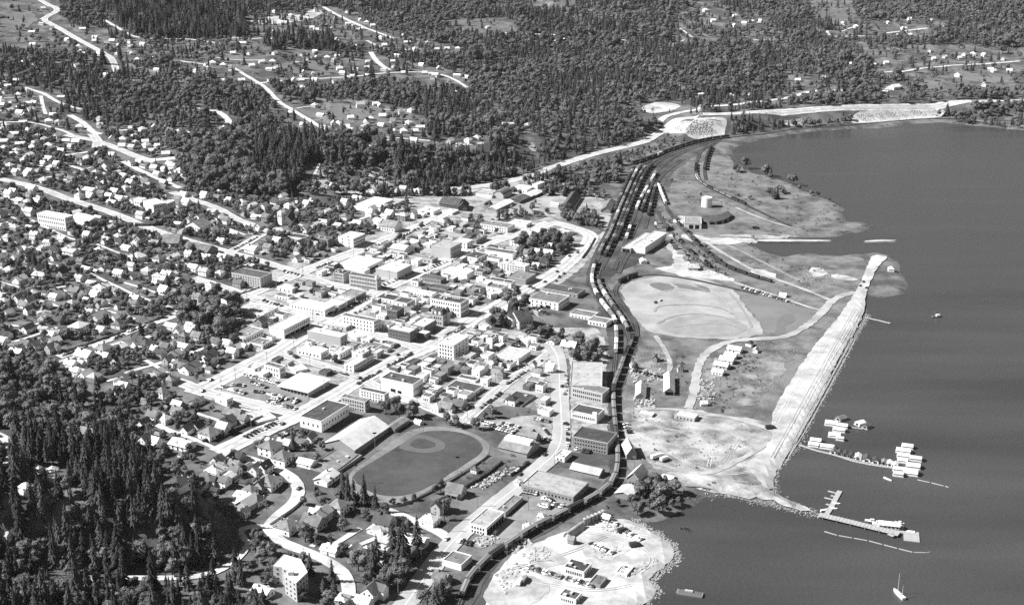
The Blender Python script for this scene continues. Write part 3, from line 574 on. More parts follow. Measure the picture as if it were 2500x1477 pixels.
def frame_of(L, B, Rr, h, snap=True):
    b = at(B[0], B[1] + h)
    lo, hi = 0.0, 60.0
    for _ in range(30):
        m = (lo + hi) / 2
        if proj(b.x, b.y, b.z + m)[1] > B[1]: lo = m
        else: hi = m
    H = hi; zt = b.z + H
    l = Vector(onz(*L, zt)) - b.xy; r = Vector(onz(*Rr, zt)) - b.xy
    al, ar = math.atan2(l.y, l.x), math.atan2(r.y, r.x)
    df = lambda a, c: abs((a - c + math.pi) % (2 * math.pi) - math.pi)
    if snap and df(ar, GU) < R(20) and df(al, GU + math.pi / 2) < R(20): ax = GU
    elif l.length > r.length: ax = al - math.pi / 2
    else: ax = ar
    X = Vector((math.cos(ax), math.sin(ax))); Y = Vector((-X.y, X.x))
    return b, ax, max(r.dot(X), 4), max(l.dot(Y), 4), H
def face_windows(r, side, length, H, rows, cols, z0=1.3, ww=1.15, hh=None, m=None, skip=0, margin=1.2):
    if not rows or not cols: return
    st = (H - .8) / rows; hh = hh or min(1.9, st * .55); stp = (length - 2 * margin) / cols; ww = min(ww, stp * .62)
    for k in range(rows):
        for i in range(cols):
            c = margin + stp * (i + .5); z = k * st + (st - hh) * .55
            if side == 'L': ob('window', m or WIN, r, loc=(0, c, z), sc=(1, ww, hh))
            else: ob('window', m or WIN, r, loc=(c, 0, z), rz=math.pi / 2, sc=(1, ww, hh))
def block(name, label, L, B, Rr, h, roof='W', wall='W', win=None, door=None, cat='building', par=.5, vents=2, snap=True, wall2=None, group=None, over=0.0, land=None):
    b, ax, a, c, H = frame_of(L, B, Rr, h, snap)
    r = root(name, b, ax); tag(r, label, cat, group)
    t = .35; w = MB()
    O = [(0, 0), (a, 0), (a, c), (0, c)]; I = [(t, t), (a - t, t), (a - t, c - t), (t, c - t)]
    V = [(x, y, -5) for x, y in O] + [(x, y, H) for x, y in O] + [(x, y, H) for x, y in I] + [(x, y, H - par - .3) for x, y in I]
    F = [(i, (i + 1) % 4, 4 + (i + 1) % 4, 4 + i) for i in range(4)] + [(4 + i, 4 + (i + 1) % 4, 8 + (i + 1) % 4, 8 + i) for i in range(4)] + [(8 + i, 8 + (i + 1) % 4, 12 + (i + 1) % 4, 12 + i) for i in range(4)]
    w.add(V, F); wo_ = w.ob('wall', [WALL[wall]], r)
    rf = MB().add([(t, t, H - par), (a - t, t, H - par), (a - t, c - t, H - par), (t, c - t, H - par)], [(0, 1, 2, 3)])
    if over: rf = MB().box(-over, a + over, -over, c + over, H - .1, H + .5)
    ro_ = rf.ob('roof', [ROOF[roof]], r)
    if not over and H > 4.5:
        cn = MB()
        for (x0, x1, y0, y1) in ((-.18, -.003, -.18, c + .18), (-.003, a + .18, -.18, -.003)): cn.box(x0, x1, y0, y1, H - .55, H - .1)
        cn.ob('cornice', [TRIM if wall in 'WL' else WALL['L']], wo_)
    if win:
        rows, cl, cr = win; face_windows(wo_, 'L', c, H, rows, cl); face_windows(wo_, 'R', a, H, rows, cr)
    if door:
        for (sd_, pos, dw, dh) in door:
            if sd_ == 'L': ob('door', DOORM, wo_, loc=(0, pos * c, 0), sc=(1, dw, dh))
            else: ob('door', DOORM, wo_, loc=(pos * a, 0, 0), rz=math.pi / 2, sc=(1, dw, dh))
    zz = H - par if not over else H + .5
    for i in range(vents):
        x, y = random.uniform(.15, .85) * a, random.uniform(.15, .85) * c
        if random.random() < .5 and a > 8: ob('roof_vent', VENT, ro_, loc=(x, y, zz), sc=(random.uniform(1, 2.2), random.uniform(1, 2.2), random.uniform(.6, 1.3)))
        else: ob('vent_pipe', PIPE, ro_, loc=(x, y, zz), sc=(1, 1, random.uniform(.8, 1.8)))
    cx, cy = b.x + (math.cos(ax) * a - math.sin(ax) * c) / 2, b.y + (math.sin(ax) * a + math.cos(ax) * c) / 2
    n = max(1, int(max(a, c) / 9)); X = Vector((math.cos(ax), math.sin(ax))); Y = Vector((-X.y, X.x)); rad = min(a, c) / 2 + 1.5
    for i in range(n):
        t_ = (i + .5) / n; q = b.xy + (X * (a * t_) + Y * (c / 2) if a > c else X * (a / 2) + Y * (c * t_)); FOOT.append((q.x, q.y, max(rad, max(a, c) / n / 2)))
    if land: LAND.append((land, (L[0] + Rr[0]) / 2, B[1] + h))
    return r, a, c, H
def gable(name, label, L, B, Rr, h, roof='M', wall='W', axis_='R', rise=None, win=None, door=None, cat='building', over=.6, snap=True, land=None, roof2=None, monitor=False, arch=False, group=None):
    b, ax, a, c, H = frame_of(L, B, Rr, h, snap)
    r = root(name, b, ax); tag(r, label, cat, group)
    if axis_ == 'L':                              # ridge runs along the lit front
        sp, ln = a, c
    else: sp, ln = c, a
    rise = rise or sp * .3
    def pt(s_, l_, z): return (s_, l_, z) if axis_ == 'L' else (l_, s_, z)
    prof = [(0, -5), (0, H), (sp / 2, H + rise), (sp, H), (sp, -5)]
    if arch:
        n = 10; prof = [(0, -5)] + [(sp * i / n, H + rise * math.sin(math.pi * i / n) ** .8) for i in range(n + 1)] + [(sp, -5)]
    n = len(prof); V = [pt(s_, 0, z) for s_, z in prof] + [pt(s_, ln, z) for s_, z in prof]
    F = [tuple(range(n)), tuple(range(n, 2 * n))[::-1], (0, 1, n + 1, n), (n - 2, n - 1, 2 * n - 1, 2 * n - 2)]
    if axis_ != 'L': F = [f[::-1] for f in F]
    wo_ = MB().add(V, F).ob('wall', [WALL[wall]], r)
    top = prof[1:-1]; th = .28
    k = rise / (sp / 2); ext = [(top[0][0] - over, top[0][1] - over * k * .8)] + list(top) + [(top[-1][0] + over, top[-1][1] - over * k * .8)]
    halves = [ext] if arch else [ext[:3] if False else [ext[0], top[1]], [top[1], ext[-1]]]
    if arch:
        V = []; 
        for l_ in (-over, ln + over):
            for s_, z in ext: V.append(pt(s_, l_, z + .05))
            for s_, z in ext: V.append(pt(s_, l_, z + th))
        m = len(ext); F = []
        for i in range(m - 1):
            F += [(m + i, m + i + 1, 3 * m + i + 1, 3 * m + i), (i, 2 * m + i, 2 * m + i + 1, i + 1), (i, i + 1, m + i + 1, m + i), (2 * m + i, 3 * m + i, 3 * m + i + 1, 2 * m + i + 1)]
        MB().add(V, F).ob('roof', [ROOF[roof]], r)
    else:
        for j, hv in enumerate(halves):
            (s0, z0), (s1, z1) = hv; V = []
            for l_ in (-over, ln + over): V += [pt(s0, l_, z0 + .05), pt(s1, l_, z1 + .05), pt(s1, l_, z1 + th), pt(s0, l_, z0 + th)]
            MB().add(V, [(0, 1, 2, 3), (7, 6, 5, 4), (0, 4, 5, 1), (1, 5, 6, 2), (2, 6, 7, 3), (3, 7, 4, 0)]).ob('roof_slope', [ROOF[(roof2 if (roof2 and j == 1) else roof)]], r)
    if monitor:
        V = [pt(sp / 2 - sp * .16, 1, H + rise * .6), pt(sp / 2 + sp * .16, 1, H + rise * .6), pt(sp / 2 + sp * .16, ln - 1, H + rise * .6), pt(sp / 2 - sp * .16, ln - 1, H + rise * .6)]
        V += [(x, y, H + rise + 1.6) for x, y, z in V]
        MB().add(V, [(4, 5, 6, 7), (0, 1, 5, 4), (1, 2, 6, 5), (2, 3, 7, 6), (3, 0, 4, 7)]).ob('roof_monitor', [ROOF['W']], r)
    if win: rows, cl, cr = win; face_windows(wo_, 'L', c, H, rows, cl); face_windows(wo_, 'R', a, H, rows, cr)
    if door:
        for (sd_, pos, dw, dh) in door:
            if sd_ == 'L': ob('door', DOORM, wo_, loc=(0, pos * c, 0), sc=(1, dw, dh))
            else: ob('door', DOORM, wo_, loc=(pos * a, 0, 0), rz=math.pi / 2, sc=(1, dw, dh))
    X = Vector((math.cos(ax), math.sin(ax))); Y = Vector((-X.y, X.x)); n = max(1, int(max(a, c) / 9))
    for i in range(n):
        t_ = (i + .5) / n; q = b.xy + (X * (a * t_) + Y * (c / 2) if a > c else X * (a / 2) + Y * (c * t_)); FOOT.append((q.x, q.y, max(min(a, c) / 2 + 1.5, max(a, c) / n / 2)))
    if land: LAND.append((land, (L[0] + Rr[0]) / 2, B[1] + h))
    return r, a, c, H
BL = [
 # name, label, L, B, R, h, roof, wall, windows(rows,left,right), landmark phrase
 ('civic_hall','white three-storey hall with arched windows at the upper town edge',(100,517),(162,532),(182,526),33,'W','W',(3,14,4),'the arched-window hall'),
 ('school_block','white schoolroom wing with long window bands, right of its two wings',(398,492),(409,497),(428,489),22,'W','W',(2,0,5),None),
 ('school_block','white school block with long window bands above a hedge',(349,489),(376,500),(398,492),24,'W','W',(2,0,6),'the white school'),
 ('school_block','small white end wing of the school with three square windows',(331,483),(348,488),(356,484),18,'W','W',(1,3,0),None),
 ('store_building','long low building with dark flat roof beside the three-storey brick block',(700,574),(739,582),(755,574.6),12,'D','W',(1,7,0),None),
 ('brick_block','three-storey brick block with dark roof above the upper street',(756.4,578),(801,584.7),(816.7,580),20,'D','M',(3,9,3),'the upper brick block'),
 ('brick_hotel','large brick hotel with dark flat roof and four rows of windows',(567,664.7),(636.7,678.4),(663,665.6),26,'D','L',(4,11,4),'the big brick hotel'),
 ('low_store','low white-roofed shop behind the big brick hotel',(583,650),(607,653),(625,644),9,'W','M',(1,3,2),None),
 ('shop_building','small white shop with white flat roof on the upper street corner',(677.8,698.5),(713.5,705.8),(729,698.5),11,'W','W',(1,3,3),None),
 ('shop_building','white shop with grey flat roof in front of its white-roofed neighbour',(675,717.5),(705,726),(718,718.6),9,'M','W',(1,4,1),None),
 ('white_store','large white two-storey store with rows of small windows mid town',(719,735),(793,757),(820,744),18,'W','W',(2,11,6),'the white two-storey store'),
 ('assembly_hall','wide hall with pale grey roof and a row of dark windows',(582.8,747.8),(645.8,766),(677.8,749.7),14,'L','W',(1,9,4),'the pale-roofed assembly hall'),
 ('garage_building','white garage with dark flat roof and one big black doorway',(568.2,816.4),(601,823.7),(646.8,802.7),17,'M','W',(1,0,7),'the garage with the black doorway'),
 ('service_shop','low white shop with grey roof in front of the dark-roofed garage',(611,834.7),(641,842),(668.7,830),11,'M','W',(1,7,4),None),
 ('shop_row','white row of shops with long dark shop front along main street',(659.5,795.4),(694.3,804.5),(765,774),24,'W','W',(2,0,12),'the white shop row'),
 ('low_market','low white flat-roofed market on the street corner',(723.5,850),(783.8,862),(805.8,852),16,'W','W',(1,6,3),'the low white market'),
 ('brick_warehouse','blank-walled pale brick warehouse with white flat roof',(752.8,805.4),(832,823),(851,814.6),26,'W','L',(2,0,2),'the blank-walled brick warehouse'),
 ('bank_building','tall white building with ornamented parapet and dark end wall',(840,766),(913,784.4),(930.7,779),28,'M','W',(3,9,3),'the white ornamented building'),
 ('low_shop','low pale shop with white roof below the ornamented white building',(785,785),(845,799),(855,790),10,'W','L',(1,5,2),None),
 ('low_shop','small white shop wedged beside the blank brick warehouse',(851,810),(870,823),(886,813),10,'W','W',(1,2,2),None),
 ('pillared_bank','small pillared bank with pale flat roof',(884,824.6),(902,830),(916,822),12,'L','W',(1,4,3),None),
 ('filling_station','low grey-roofed filling station below the small pillared bank',(875,846),(915,852),(935,838),8,'M','W',(1,3,4),None),
 ('low_shop','white low shop with a walled roof next to the white hotel',(811,859),(829,864),(868,850),14,'W','W',(1,2,4),None),
 ('white_hotel','white four-storey hotel block behind a long lower wing',(860,858),(885,864),(902,854),27,'W','W',(3,1,5),'the white four-storey hotel'),
 ('hotel_wing','long white lower hotel wing facing the wide street',(839,887.7),(864,892),(920.6,865),17,'W','W',(2,2,14),None),
 ('brick_post_office','square brick building with white roof and three rows of windows',(949.9,799),(1001,811),(1018.4,801.8),27,'W','D',(3,7,3),'the square brick building'),
 ('arcade_building','long grey building with white roof beside the mansard town hall',(1003,791.7),(1036,797),(1069.6,780.7),20,'W','M',(2,3,9),None),
 ('hotel_building','big white hotel with dark roof and a pale roof sign',(1050.4,726.8),(1124.4,740.5),(1150.9,729.6),35,'D','W',(3,12,7),'the dark-roofed white hotel'),
 ('low_shop','long white low building behind the dark-roofed white hotel',(983,706),(1054,720),(1063,713),9,'W','W',(1,10,1),None),
 ('low_shop','small dark-roofed white shop near the corner turret block',(1003,684),(1021,687.5),(1035,682),12,'D','W',(1,2,2),None),
 ('low_shop','dark-roofed low shop between main street and the white box store',(1030,673),(1076,684),(1090.6,676.6),10,'D','M',(1,6,2),None),
 ('brick_shop','dark brick shop with dark roof behind the white hotel roof sign',(1053,696.7),(1089,707.6),(1100,700),15,'D','D',(2,5,2),None),
 ('corner_store','dark-roofed corner store with white side and grey windowed front',(962.7,735),(993.8,740.5),(1014.8,729.6),20,'D','W',(2,2,5),'the dark-roofed corner store'),
 ('low_shop','dark-roofed shop beside the dark-roofed corner store',(918.8,725),(960.9,733),(979,722),9,'D','W',(1,4,3),None),
 ('brick_shop','narrow dark brick building behind the ornamented white building',(946,753),(970,758.8),(988,749.7),25,'D','D',(2,3,3),None),
 ('low_shop','small pale two-level shop beside the narrow dark brick building',(988,765),(1004,768),(1013,760),11,'L','W',(1,3,2),None),
 ('apartment_block','white four-storey apartment block with dark side balconies and trees behind',(1070.5,833.8),(1108,843),(1155,822),38,'W','W',(4,5,4),'the four-storey apartment block'),
 ('narrow_building','narrow white building with dark recessed roof near the courthouse trees',(1185.6,822.8),(1202,825.5),(1217.6,815.5),26,'D','W',(3,0,3),None),
 ('office_block','white office block with fully windowed shaded side on the upper street',(818,580),(863,583),(896,571),24,'W','W',(3,2,12),'the white office block'),
 ('department_store','huge white flat-roofed store behind the turret block',(822,644),(891.4,655),(939,634.7),13,'W','W',None,'the huge white store'),
 ('warehouse_store','grey-walled store with white roof above main street',(917,655),(970,664),(1014,647.5),20,'W','L',None,None),
 ('brick_shop','pale brick shop block with rows of windows beside the turret block',(813,664),(839,668.5),(853,660),24,'D','L',(3,6,1),None),
 ('low_shop','long grey-roofed shop building on main street below the theatre',(993.8,627.4),(1055,633.8),(1074,627.4),11,'M','L',(1,5,4),None),
 ('theatre','tall grey windowless theatre with deep shaded front on main street',(1059.6,594.5),(1099.8,605.5),(1124.4,591.8),27,'L','L',(2,0,5),'the tall grey theatre'),
 ('shop_building','two-storey shop with windowed end next to the tall grey theatre',(1109,587),(1140,592.7),(1156,585.4),16,'W','W',(2,4,3),None),
 ('shop_building','low grey-roofed shop at the far end of main street',(1152,583),(1163,586),(1188,573),12,'M','M',(1,1,5),None),
 ('box_store','white box-like store with a line of small roof windows',(1083,656.7),(1140,669.4),(1156,660),14,'W','W',None,'the white box store'),
 ('long_block','long white two-storey block with grey roof near the station road',(1174.7,545),(1238.5,556),(1260,547),14,'M','W',(2,10,4),'the long white block'),
 ('low_shop','low white building with round-headed dark doors beside the long white block',(1245,540),(1285,548),(1300,541),9,'W','W',(1,0,2),None),
 ('white_house_block','white-roofed building with a row of small windows by the station road bend',(1280.5,565),(1308,570.7),(1325,558),13,'W','W',(1,6,0),None),
 ('low_shop','low light-roofed building inside the station road bend',(1351,565),(1373.7,572.6),(1394,563.4),10,'L','W',(1,3,0),None),
 ('warehouse','white warehouse with dark roof and one black opening',(1188,607),(1251,620),(1269.6,614.6),15,'D','W',None,'the dark-roofed white warehouse'),
 ('shop_building','white building with dark roof behind the warehouse with the black opening',(1243,587),(1275,591),(1297,582),14,'D','W',(2,3,2),None),
 ('white_hotel','white four-storey hotel covered in small windows above the lower road',(1240,645.7),(1281.4,651),(1293,644),23,'W','W',(4,9,2),'the small-windowed white hotel'),
 ('hotel_wing','narrow white wing of the small-windowed hotel',(1222,640),(1238,644),(1250,640),20,'W','W',(4,2,0),None),
 ('church_hall','white hall with rounded grey roof and a row of small windows',(1191,627),(1219,633),(1233,629),18,'M','W',(1,7,0),None),
 ('warehouse','long dark-roofed white warehouse above the lower road',(1183.7,680),(1247.6,691),(1262,685.7),14,'D','W',(1,4,2),None),
 ('warehouse','grey warehouse with big blank dark side wall by the lower road',(1245,672),(1283,683),(1310,668),14,'M','M',None,None),
 ('warehouse','white low warehouse with a dark roof light in front of the long dark-roofed one',(1189,697),(1224,705),(1247,697),14,'M','W',(1,3,2),None),
 ('low_shop','small white shed by the courthouse trees',(1181,712),(1198,719),(1208,713),12,'W','W',(1,2,2),None),
 ('depot_building','big grey-roofed depot with white end and rows of windows below the lower road',(1297,724),(1362.8,739.6),(1394,722),19,'M','W',(2,6,9),'the grey-roofed depot'),
 ('depot_building','long dark-roofed depot beside the railway bend',(1331.7,698.5),(1410,717.7),(1433,705.8),12,'D','M',(1,8,4),None),
 ('freight_shed','long freight shed with grey roof next to the railway curve, upper half',(1395,762),(1445,774),(1457,762),9,'M','W',(1,6,0),None),
 ('freight_shed','long freight shed with grey roof next to the railway curve, lower half',(1441,777),(1480,789),(1488,777),11,'M','W',(1,5,0),None),
 ('shop_building','wide white building with pale roof and black-windowed wall behind the garages',(1207,866.7),(1266,875.8),(1300,856),13,'L','W',(1,10,0),'the wide pale building'),
 ('shop_building','white building with dark roof hollow in front of the wide pale building',(1203,883),(1245.8,890.4),(1257,879.4),15,'M','W',(1,3,0),None),
 ('wholesale_store','white-roofed wholesale building with grey stone end by the railway',(1393,922),(1469,942),(1471,884),24,'L','L',None,'the stone wholesale building'),
 ('wholesale_annex','grey-roofed front half of the stone wholesale building with two window rows',(1394.8,944),(1470,960.4),(1468.5,943),24,'M','L',(2,14,0),None),
 ('packing_house','white building with dark roof and a row of black windows by the railway',(1394.8,1000.6),(1456,1015),(1462,995),20,'D','W',(1,12,0),'the white packing house'),
 ('brick_warehouse','three-storey pale brick warehouse with dark roof beside the freight train',(1397.5,1064.6),(1483,1081),(1487,1052),29,'D','M',(3,12,0),'the three-storey brick warehouse'),
 ('garage_row','low white garages with three black doorways and dark roof',(1287,925),(1316,934),(1340,925),9,'M','W',None,None),
 ('low_shop','dark flat-roofed low building above the gravel car park',(1233,975),(1274,989.7),(1290,960),5,'D','M',None,None),
 ('small_store','small bright white gable-walled store beside the lakeshore road',(1316,996),(1341,1005),(1346,995),13,'L','W',None,None),
 ('lumber_warehouse','huge low warehouse with pale grey roof by the railway bend',(1269.2,1184),(1399.5,1212),(1439.5,1176.9),17,'L','M',(1,14,4),'the huge pale-roofed warehouse'),
 ('bus_garage','bus garage with pale roof and white front beside the lakeshore road',(1145.8,1275.6),(1188,1287.3),(1232.7,1249.7),22,'L','W',(2,5,0),'the bus garage'),
 ('garage_annex','long low grey-roofed annex behind the bus garage',(1213,1243),(1234,1250),(1286.8,1214.5),12,'M','L',None,None),
 ('workshop','two-level workshop with grey roof and white end by the railway',(1086,1361),(1126,1378.6),(1153,1355),15,'M','W',None,'the two-level workshop'),
 ('yard_office','white yard office with dark flat roof and tall windows',(1374.9,1383.6),(1425.4,1395.4),(1451,1376.6),17,'D','W',(1,9,4),'the yard office'),
 ('yard_shed','grey-roofed shed beside the yard office',(1441,1417),(1465,1428),(1487,1409),10,'M','M',None,None),
 ('yard_shed','pale-roofed shed near the shore of the work yard',(1505,1393),(1530,1402),(1552,1382),8,'L','W',None,None),
 ('yard_shed','dark-roofed white shed at the near edge of the work yard',(1366,1450),(1405,1463),(1430,1448),14,'D','W',(1,6,2),None),
 ('lumber_shed','white-fronted shed with grey canopy by the lakeshore road',(1355,1110),(1378,1117),(1405,1103),12,'L','W',(1,2,0),None),
 ('memorial_hall','large white hall with dark roof and tall dark windows beside the arena',(731.8,1015.3),(785.7,1028),(858.5,987.8),28,'D','W',(1,4,9),'the tall-windowed hall'),
 ('apartment_block','grey three-storey apartment block between the hall and the ball field',(832,967.7),(892,980.5),(910.6,975),27,'M','L',(3,9,3),'the grey apartment block'),
 ('apartment_block','white three-storey apartment block with dark roof near the ball field',(876.8,949.5),(939,963),(953.5,956.8),22,'D','W',(3,8,2),None),
 ('telephone_building','blank white building with dark roof and two big dark windows',(931.6,920),(1009,938.5),(1035.8,923),31,'D','W',(1,0,6),'the blank white building'),
 ('clinic','small white clinic with grey roof below the blank white building',(1028.5,966),(1048.6,969.6),(1059.6,960.4),13,'M','W',(1,3,2),None),
 ('motor_works','long white workshop with patched dark roof on the lower street',(1099.8,936.7),(1155.5,958.6),(1186.6,942),10,'D','W',(1,10,2),'the patched-roof workshop'),
 ('low_shop','low dark-roofed annex behind the patched-roof workshop',(1118,919),(1160,929),(1168,921),6,'D','W',None,None),
 ('corner_shop','white flat-roofed shop with pale roof above the car park',(597.4,895.5),(622,901),(644,890),14,'L','W',None,None),
 ('corner_shop','white walled shop beside the car park with deep shaded side',(611,905),(642,914.7),(661,903.8),10,'W','W',None,None),
 ('lodge_hall','two-storey white hall with dark roof at the top of the car park',(644,889),(683.3,899),(703.4,893.7),25,'M','W',(2,5,3),None),
 ('low_shop','low pale shop beside the two-storey hall by the car park',(703,893),(721.7,906.5),(743.6,893.7),6,'L','W',None,None),
 ('billboard_store','white shop with blank white wall and dark sign on its roof',(524,965),(554.5,975),(576,971),18,'W','W',(1,1,2),None),
 ('motel_row','long low motel-like row with dark roof along the street',(571,993),(649.5,1009.8),(666,1006),5,'M','W',(1,10,0),None),
 ('motel_row','long low white-roofed row below the dark-roofed one',(594,1008),(626.7,1031.7),(665,1011.6),6,'L','W',None,None),
 ('rink_annex','wide flat grey roof beside the white-roofed arena',(764,1132),(816,1157),(882,1110),6,'M','M',None,None),
 ('car_shop','pale-roofed railway car shop with two black doorways',(1516,605),(1539,607),(1563,566),12,'L','L',None,'the railway car shop'),
 ('car_shop','taller half of the railway car shop with ridged pale roof',(1541,600),(1575,603),(1588,563),18,'L','W',None,None),
 ('engine_shed','block of the roundhouse with two black engine doors',(1671,540),(1712,546),(1712,530),14,'M','W',None,'the roundhouse'),
 ('store_shed','low pale shed beside the roundhouse block',(1646,535),(1668,540),(1672,529),7,'L','W',None,None),
 ('creamery','low building with white flat roof along the far street',(858,502),(905,510),(955,486),9,'W','W',None,None),
 ('creamery','pale flat-roofed building beside the far white one',(935,494),(962,500),(985,486),7,'L','L',None,None),
 ('service_station','white service station with two black bays at the far street',(1018,512),(1058,517),(1070,508),10,'W','W',None,'the white service station'),
 ('low_shop','small white flat building in the open lot by the service station',(1082,515),(1104,520),(1118,512),6,'W','W',None,None),
 ('gas_works','pale flat-roofed depot near the highway, far end of town',(1150,472),(1200,478),(1222,467),7,'L','W',None,None),
 ('oil_depot','white flat building near the highway by the rail sheds',(1248,458),(1286,464),(1298,455),9,'W','W',(1,3,0),None),
 ('oil_depot','square white building at the highway end of town',(1302,448),(1312,451),(1330,444),12,'W','W',None,None),
 ('site_office','long white-roofed office shed at the flats entrance',(1551,1010),(1592,1014),(1598,1006),6,'W','L',None,None),
 ('site_office','white-roofed office with shaded windowed front on the flats',(1645,1012),(1695,1021),(1704,1010),10,'W','L',(1,5,0),None),
 ('main_street_shop','white-roofed main street shop beside the white two-storey store',(792,736),(827,746),(846,736),16,'W','L',(2,0,4),None),
 ('main_street_shop','pale-roofed main street shop, second up from the white two-storey store',(817,724),(848,735),(868,725),15,'L','M',(2,0,4),None),
 ('main_street_shop','grey-roofed main street shop at the corner facing the turret block',(840,713),(869,724),(897,712),12,'M','M',(1,3,5),None),
 ('low_shop','low dark-roofed shop between the white box store and the theatre',(1140,622),(1165,631),(1192,619),8,'D','W',(1,3,3),None),
]
for nm, lb, L, B, Rr, h, rf, wl, wn, ld in BL:
    dr = None
    if nm == 'garage_building': dr = [('L', .45, 5, 4)]
    if nm == 'warehouse' and 'opening' in lb and 'one' in lb: dr = [('L', .6, 3.5, 3)]
    if nm == 'garage_row': dr = [('L', .2, 3, 2.6), ('L', .5, 3, 2.6), ('L', .8, 3, 2.6)]
    if nm == 'car_shop' and 'two' in lb: dr = [('L', .28, 4, 4), ('L', .72, 4, 4)]
    if nm == 'engine_shed': dr = [('L', .25, 4.5, 4.5), ('L', .6, 4.5, 4.5)]
    if nm == 'bus_garage': dr = [('R', .1 + .16 * i, 3.2, 4.0) for i in range(6)]
    if nm == 'depot_building' and 'white end' in lb: dr = [('L', .35, 4, 3.4)]
    if nm == 'telephone_building': dr = [('L', .62, 4.5, 3.2), ('L', .42, 3.5, 2.8)]
    if nm == 'shop_row': dr = [('R', .12 + .19 * i, 6, 2.8) for i in range(5)]
    if nm == 'white_store': dr = [('R', .5, 8, 2.6), ('L', .2, 4, 2.4)]
    if nm == 'department_store': dr = [('R', .5, 14, 2.6)]
    if nm == 'service_station': dr = [('L', .3, 4, 3), ('L', .65, 4, 3)]
    got = block(nm, lb, L, B, Rr, h, rf, wl, wn, dr, land=ld, vents=random.choice([1, 2, 3, 4]))
    if 'roof sign' in lb and nm == 'hotel_building':            # skeleton sign on the hotel roof; its letters cannot be read in the photograph
        r_, a, c, H = got; sg = MB().box(a * .45, a * .45 + .3, c * .42, c * .75, H + 1.2, H + 2.0).ob('roof_sign', [TRIM], r_)
        MB().box(a * .45 - .05, a * .45 + .35, c * .56, c * .6, H - .4, H + 3.2).ob('sign_post', [TRIM], sg)
        for i in range(5): MB().box(a * .45, a * .45 + .3, c * (.38 - .055 * i) - .5, c * (.38 - .055 * i) + .5, H + .6, H + 2.0).ob('sign_letter', [TRIM], sg)
    if nm == 'packing_house':
        r_, a, c, H = got; MB().box(-.05, 1.2, -.05, c * .16, -3, H + 2.2).ob('false_front', [WALL['W']], r_)
# the supermarket with its wide overhanging white roof
r_, a, c, H = block('supermarket', 'white-roofed supermarket with wide overhanging roof at the car park', (680,943), (752,957), (806,928), 13, 'W', 'L', None, None, over=1.6, vents=0, land='the white-roofed supermarket')
for i in range(8): ob('shop_window', WIND, r_, loc=(0, c * (.08 + .12 * i), .6), sc=(1, 2.2, H - 1.4))
# the block with the corner turret
r_, a, c, H = block('turret_block', 'ornate dark-roofed brick block with white corner turret and arched windows', (852,669.5), (920.6,680.4), (941.7,676.8), 30, 'D', 'L', (3, 16, 4), wall2='D', vents=2, land='the ornate turret block')
MB().tube((.2, .2, H - .6), (.2, .2, H + 1.2), 1.5, 1.4, 8).ob('turret', [WALL['W']], r_)
MB().tube((.2, .2, H + 1.2), (.2, .2, H + 4.6), 1.6, .05, 8).ob('turret_spire', [ROOF['W']], r_)
# town hall with mansard roof and round turret
r_, a, c, H = block('town_hall', 'stone town hall with steep dark mansard roof and round conical turret', (1052,768), (1081.5,771), (1098,765), 26, 'D', 'L', (2, 4, 3), vents=0, land='the mansard-roofed town hall')
MB().box(-.3, a + .3, -.3, c + .3, H, H + 4.6, 0, 1.9, 1.9).ob('mansard_roof', [ROOF['D']], r_)
for i in range(2):
    MB().prism([(-1, 0), (1, 0), (1, 2.2), (0, 3.4), (-1, 2.2)], -.5, 1.6).ob('dormer', [WALL['W']], r_, loc=(.4, c * (.3 + .4 * i), H + .1))
MB().tube((a, 0, -3), (a, 0, H + 1.5), 2.1, 2.1, 10).ob('turret', [WALL['L']], r_)
MB().tube((a, 0, H + 1.5), (a, 0, H + 6), 2.5, .05, 10).ob('turret_roof', [ROOF['D']], r_)
# courthouse among trees: two wings, steep roofs and a pointed tower
r_, a, c, H = gable('courthouse', 'stone courthouse with steep dark roof and pointed tower among trees', (1240,768), (1268,785), (1290,772), 21, 'D', 'L', 'R', 6, (2, 3, 4), land='the stone courthouse')
MB().box(-1.5, 4.5, c - 1, c + 5, -4, H + 3).ob('tower', [WALL['W']], r_)
MB().box(-1.8, 4.8, c - 1.3, c + 5.3, H + 3, H + 9.5, 0, 3.2, 3.2).ob('tower_roof', [ROOF['L']], r_)
w2 = MB().box(-3, 4, c * .35, c * .9, -4, H + .5).ob('front_wing', [WALL['W']], r_)
MB().prism([(c * .33, H + .4), (c * .92, H + .4), (c * .625, H + 4.2)], -3.3, 6).ob('wing_roof', [ROOF['D']], r_)
for zz in (1.5, 5): 
    for yy in (.45, .62, .8): ob('window', WIN, r_, loc=(-3, c * yy, zz), sc=(1, 1, 1.8))
MB().box(a * .4, a * .4 + 1, c * .5, c * .5 + 1, H + 4, H + 9).ob('chimney', [WALL['L']], r_)
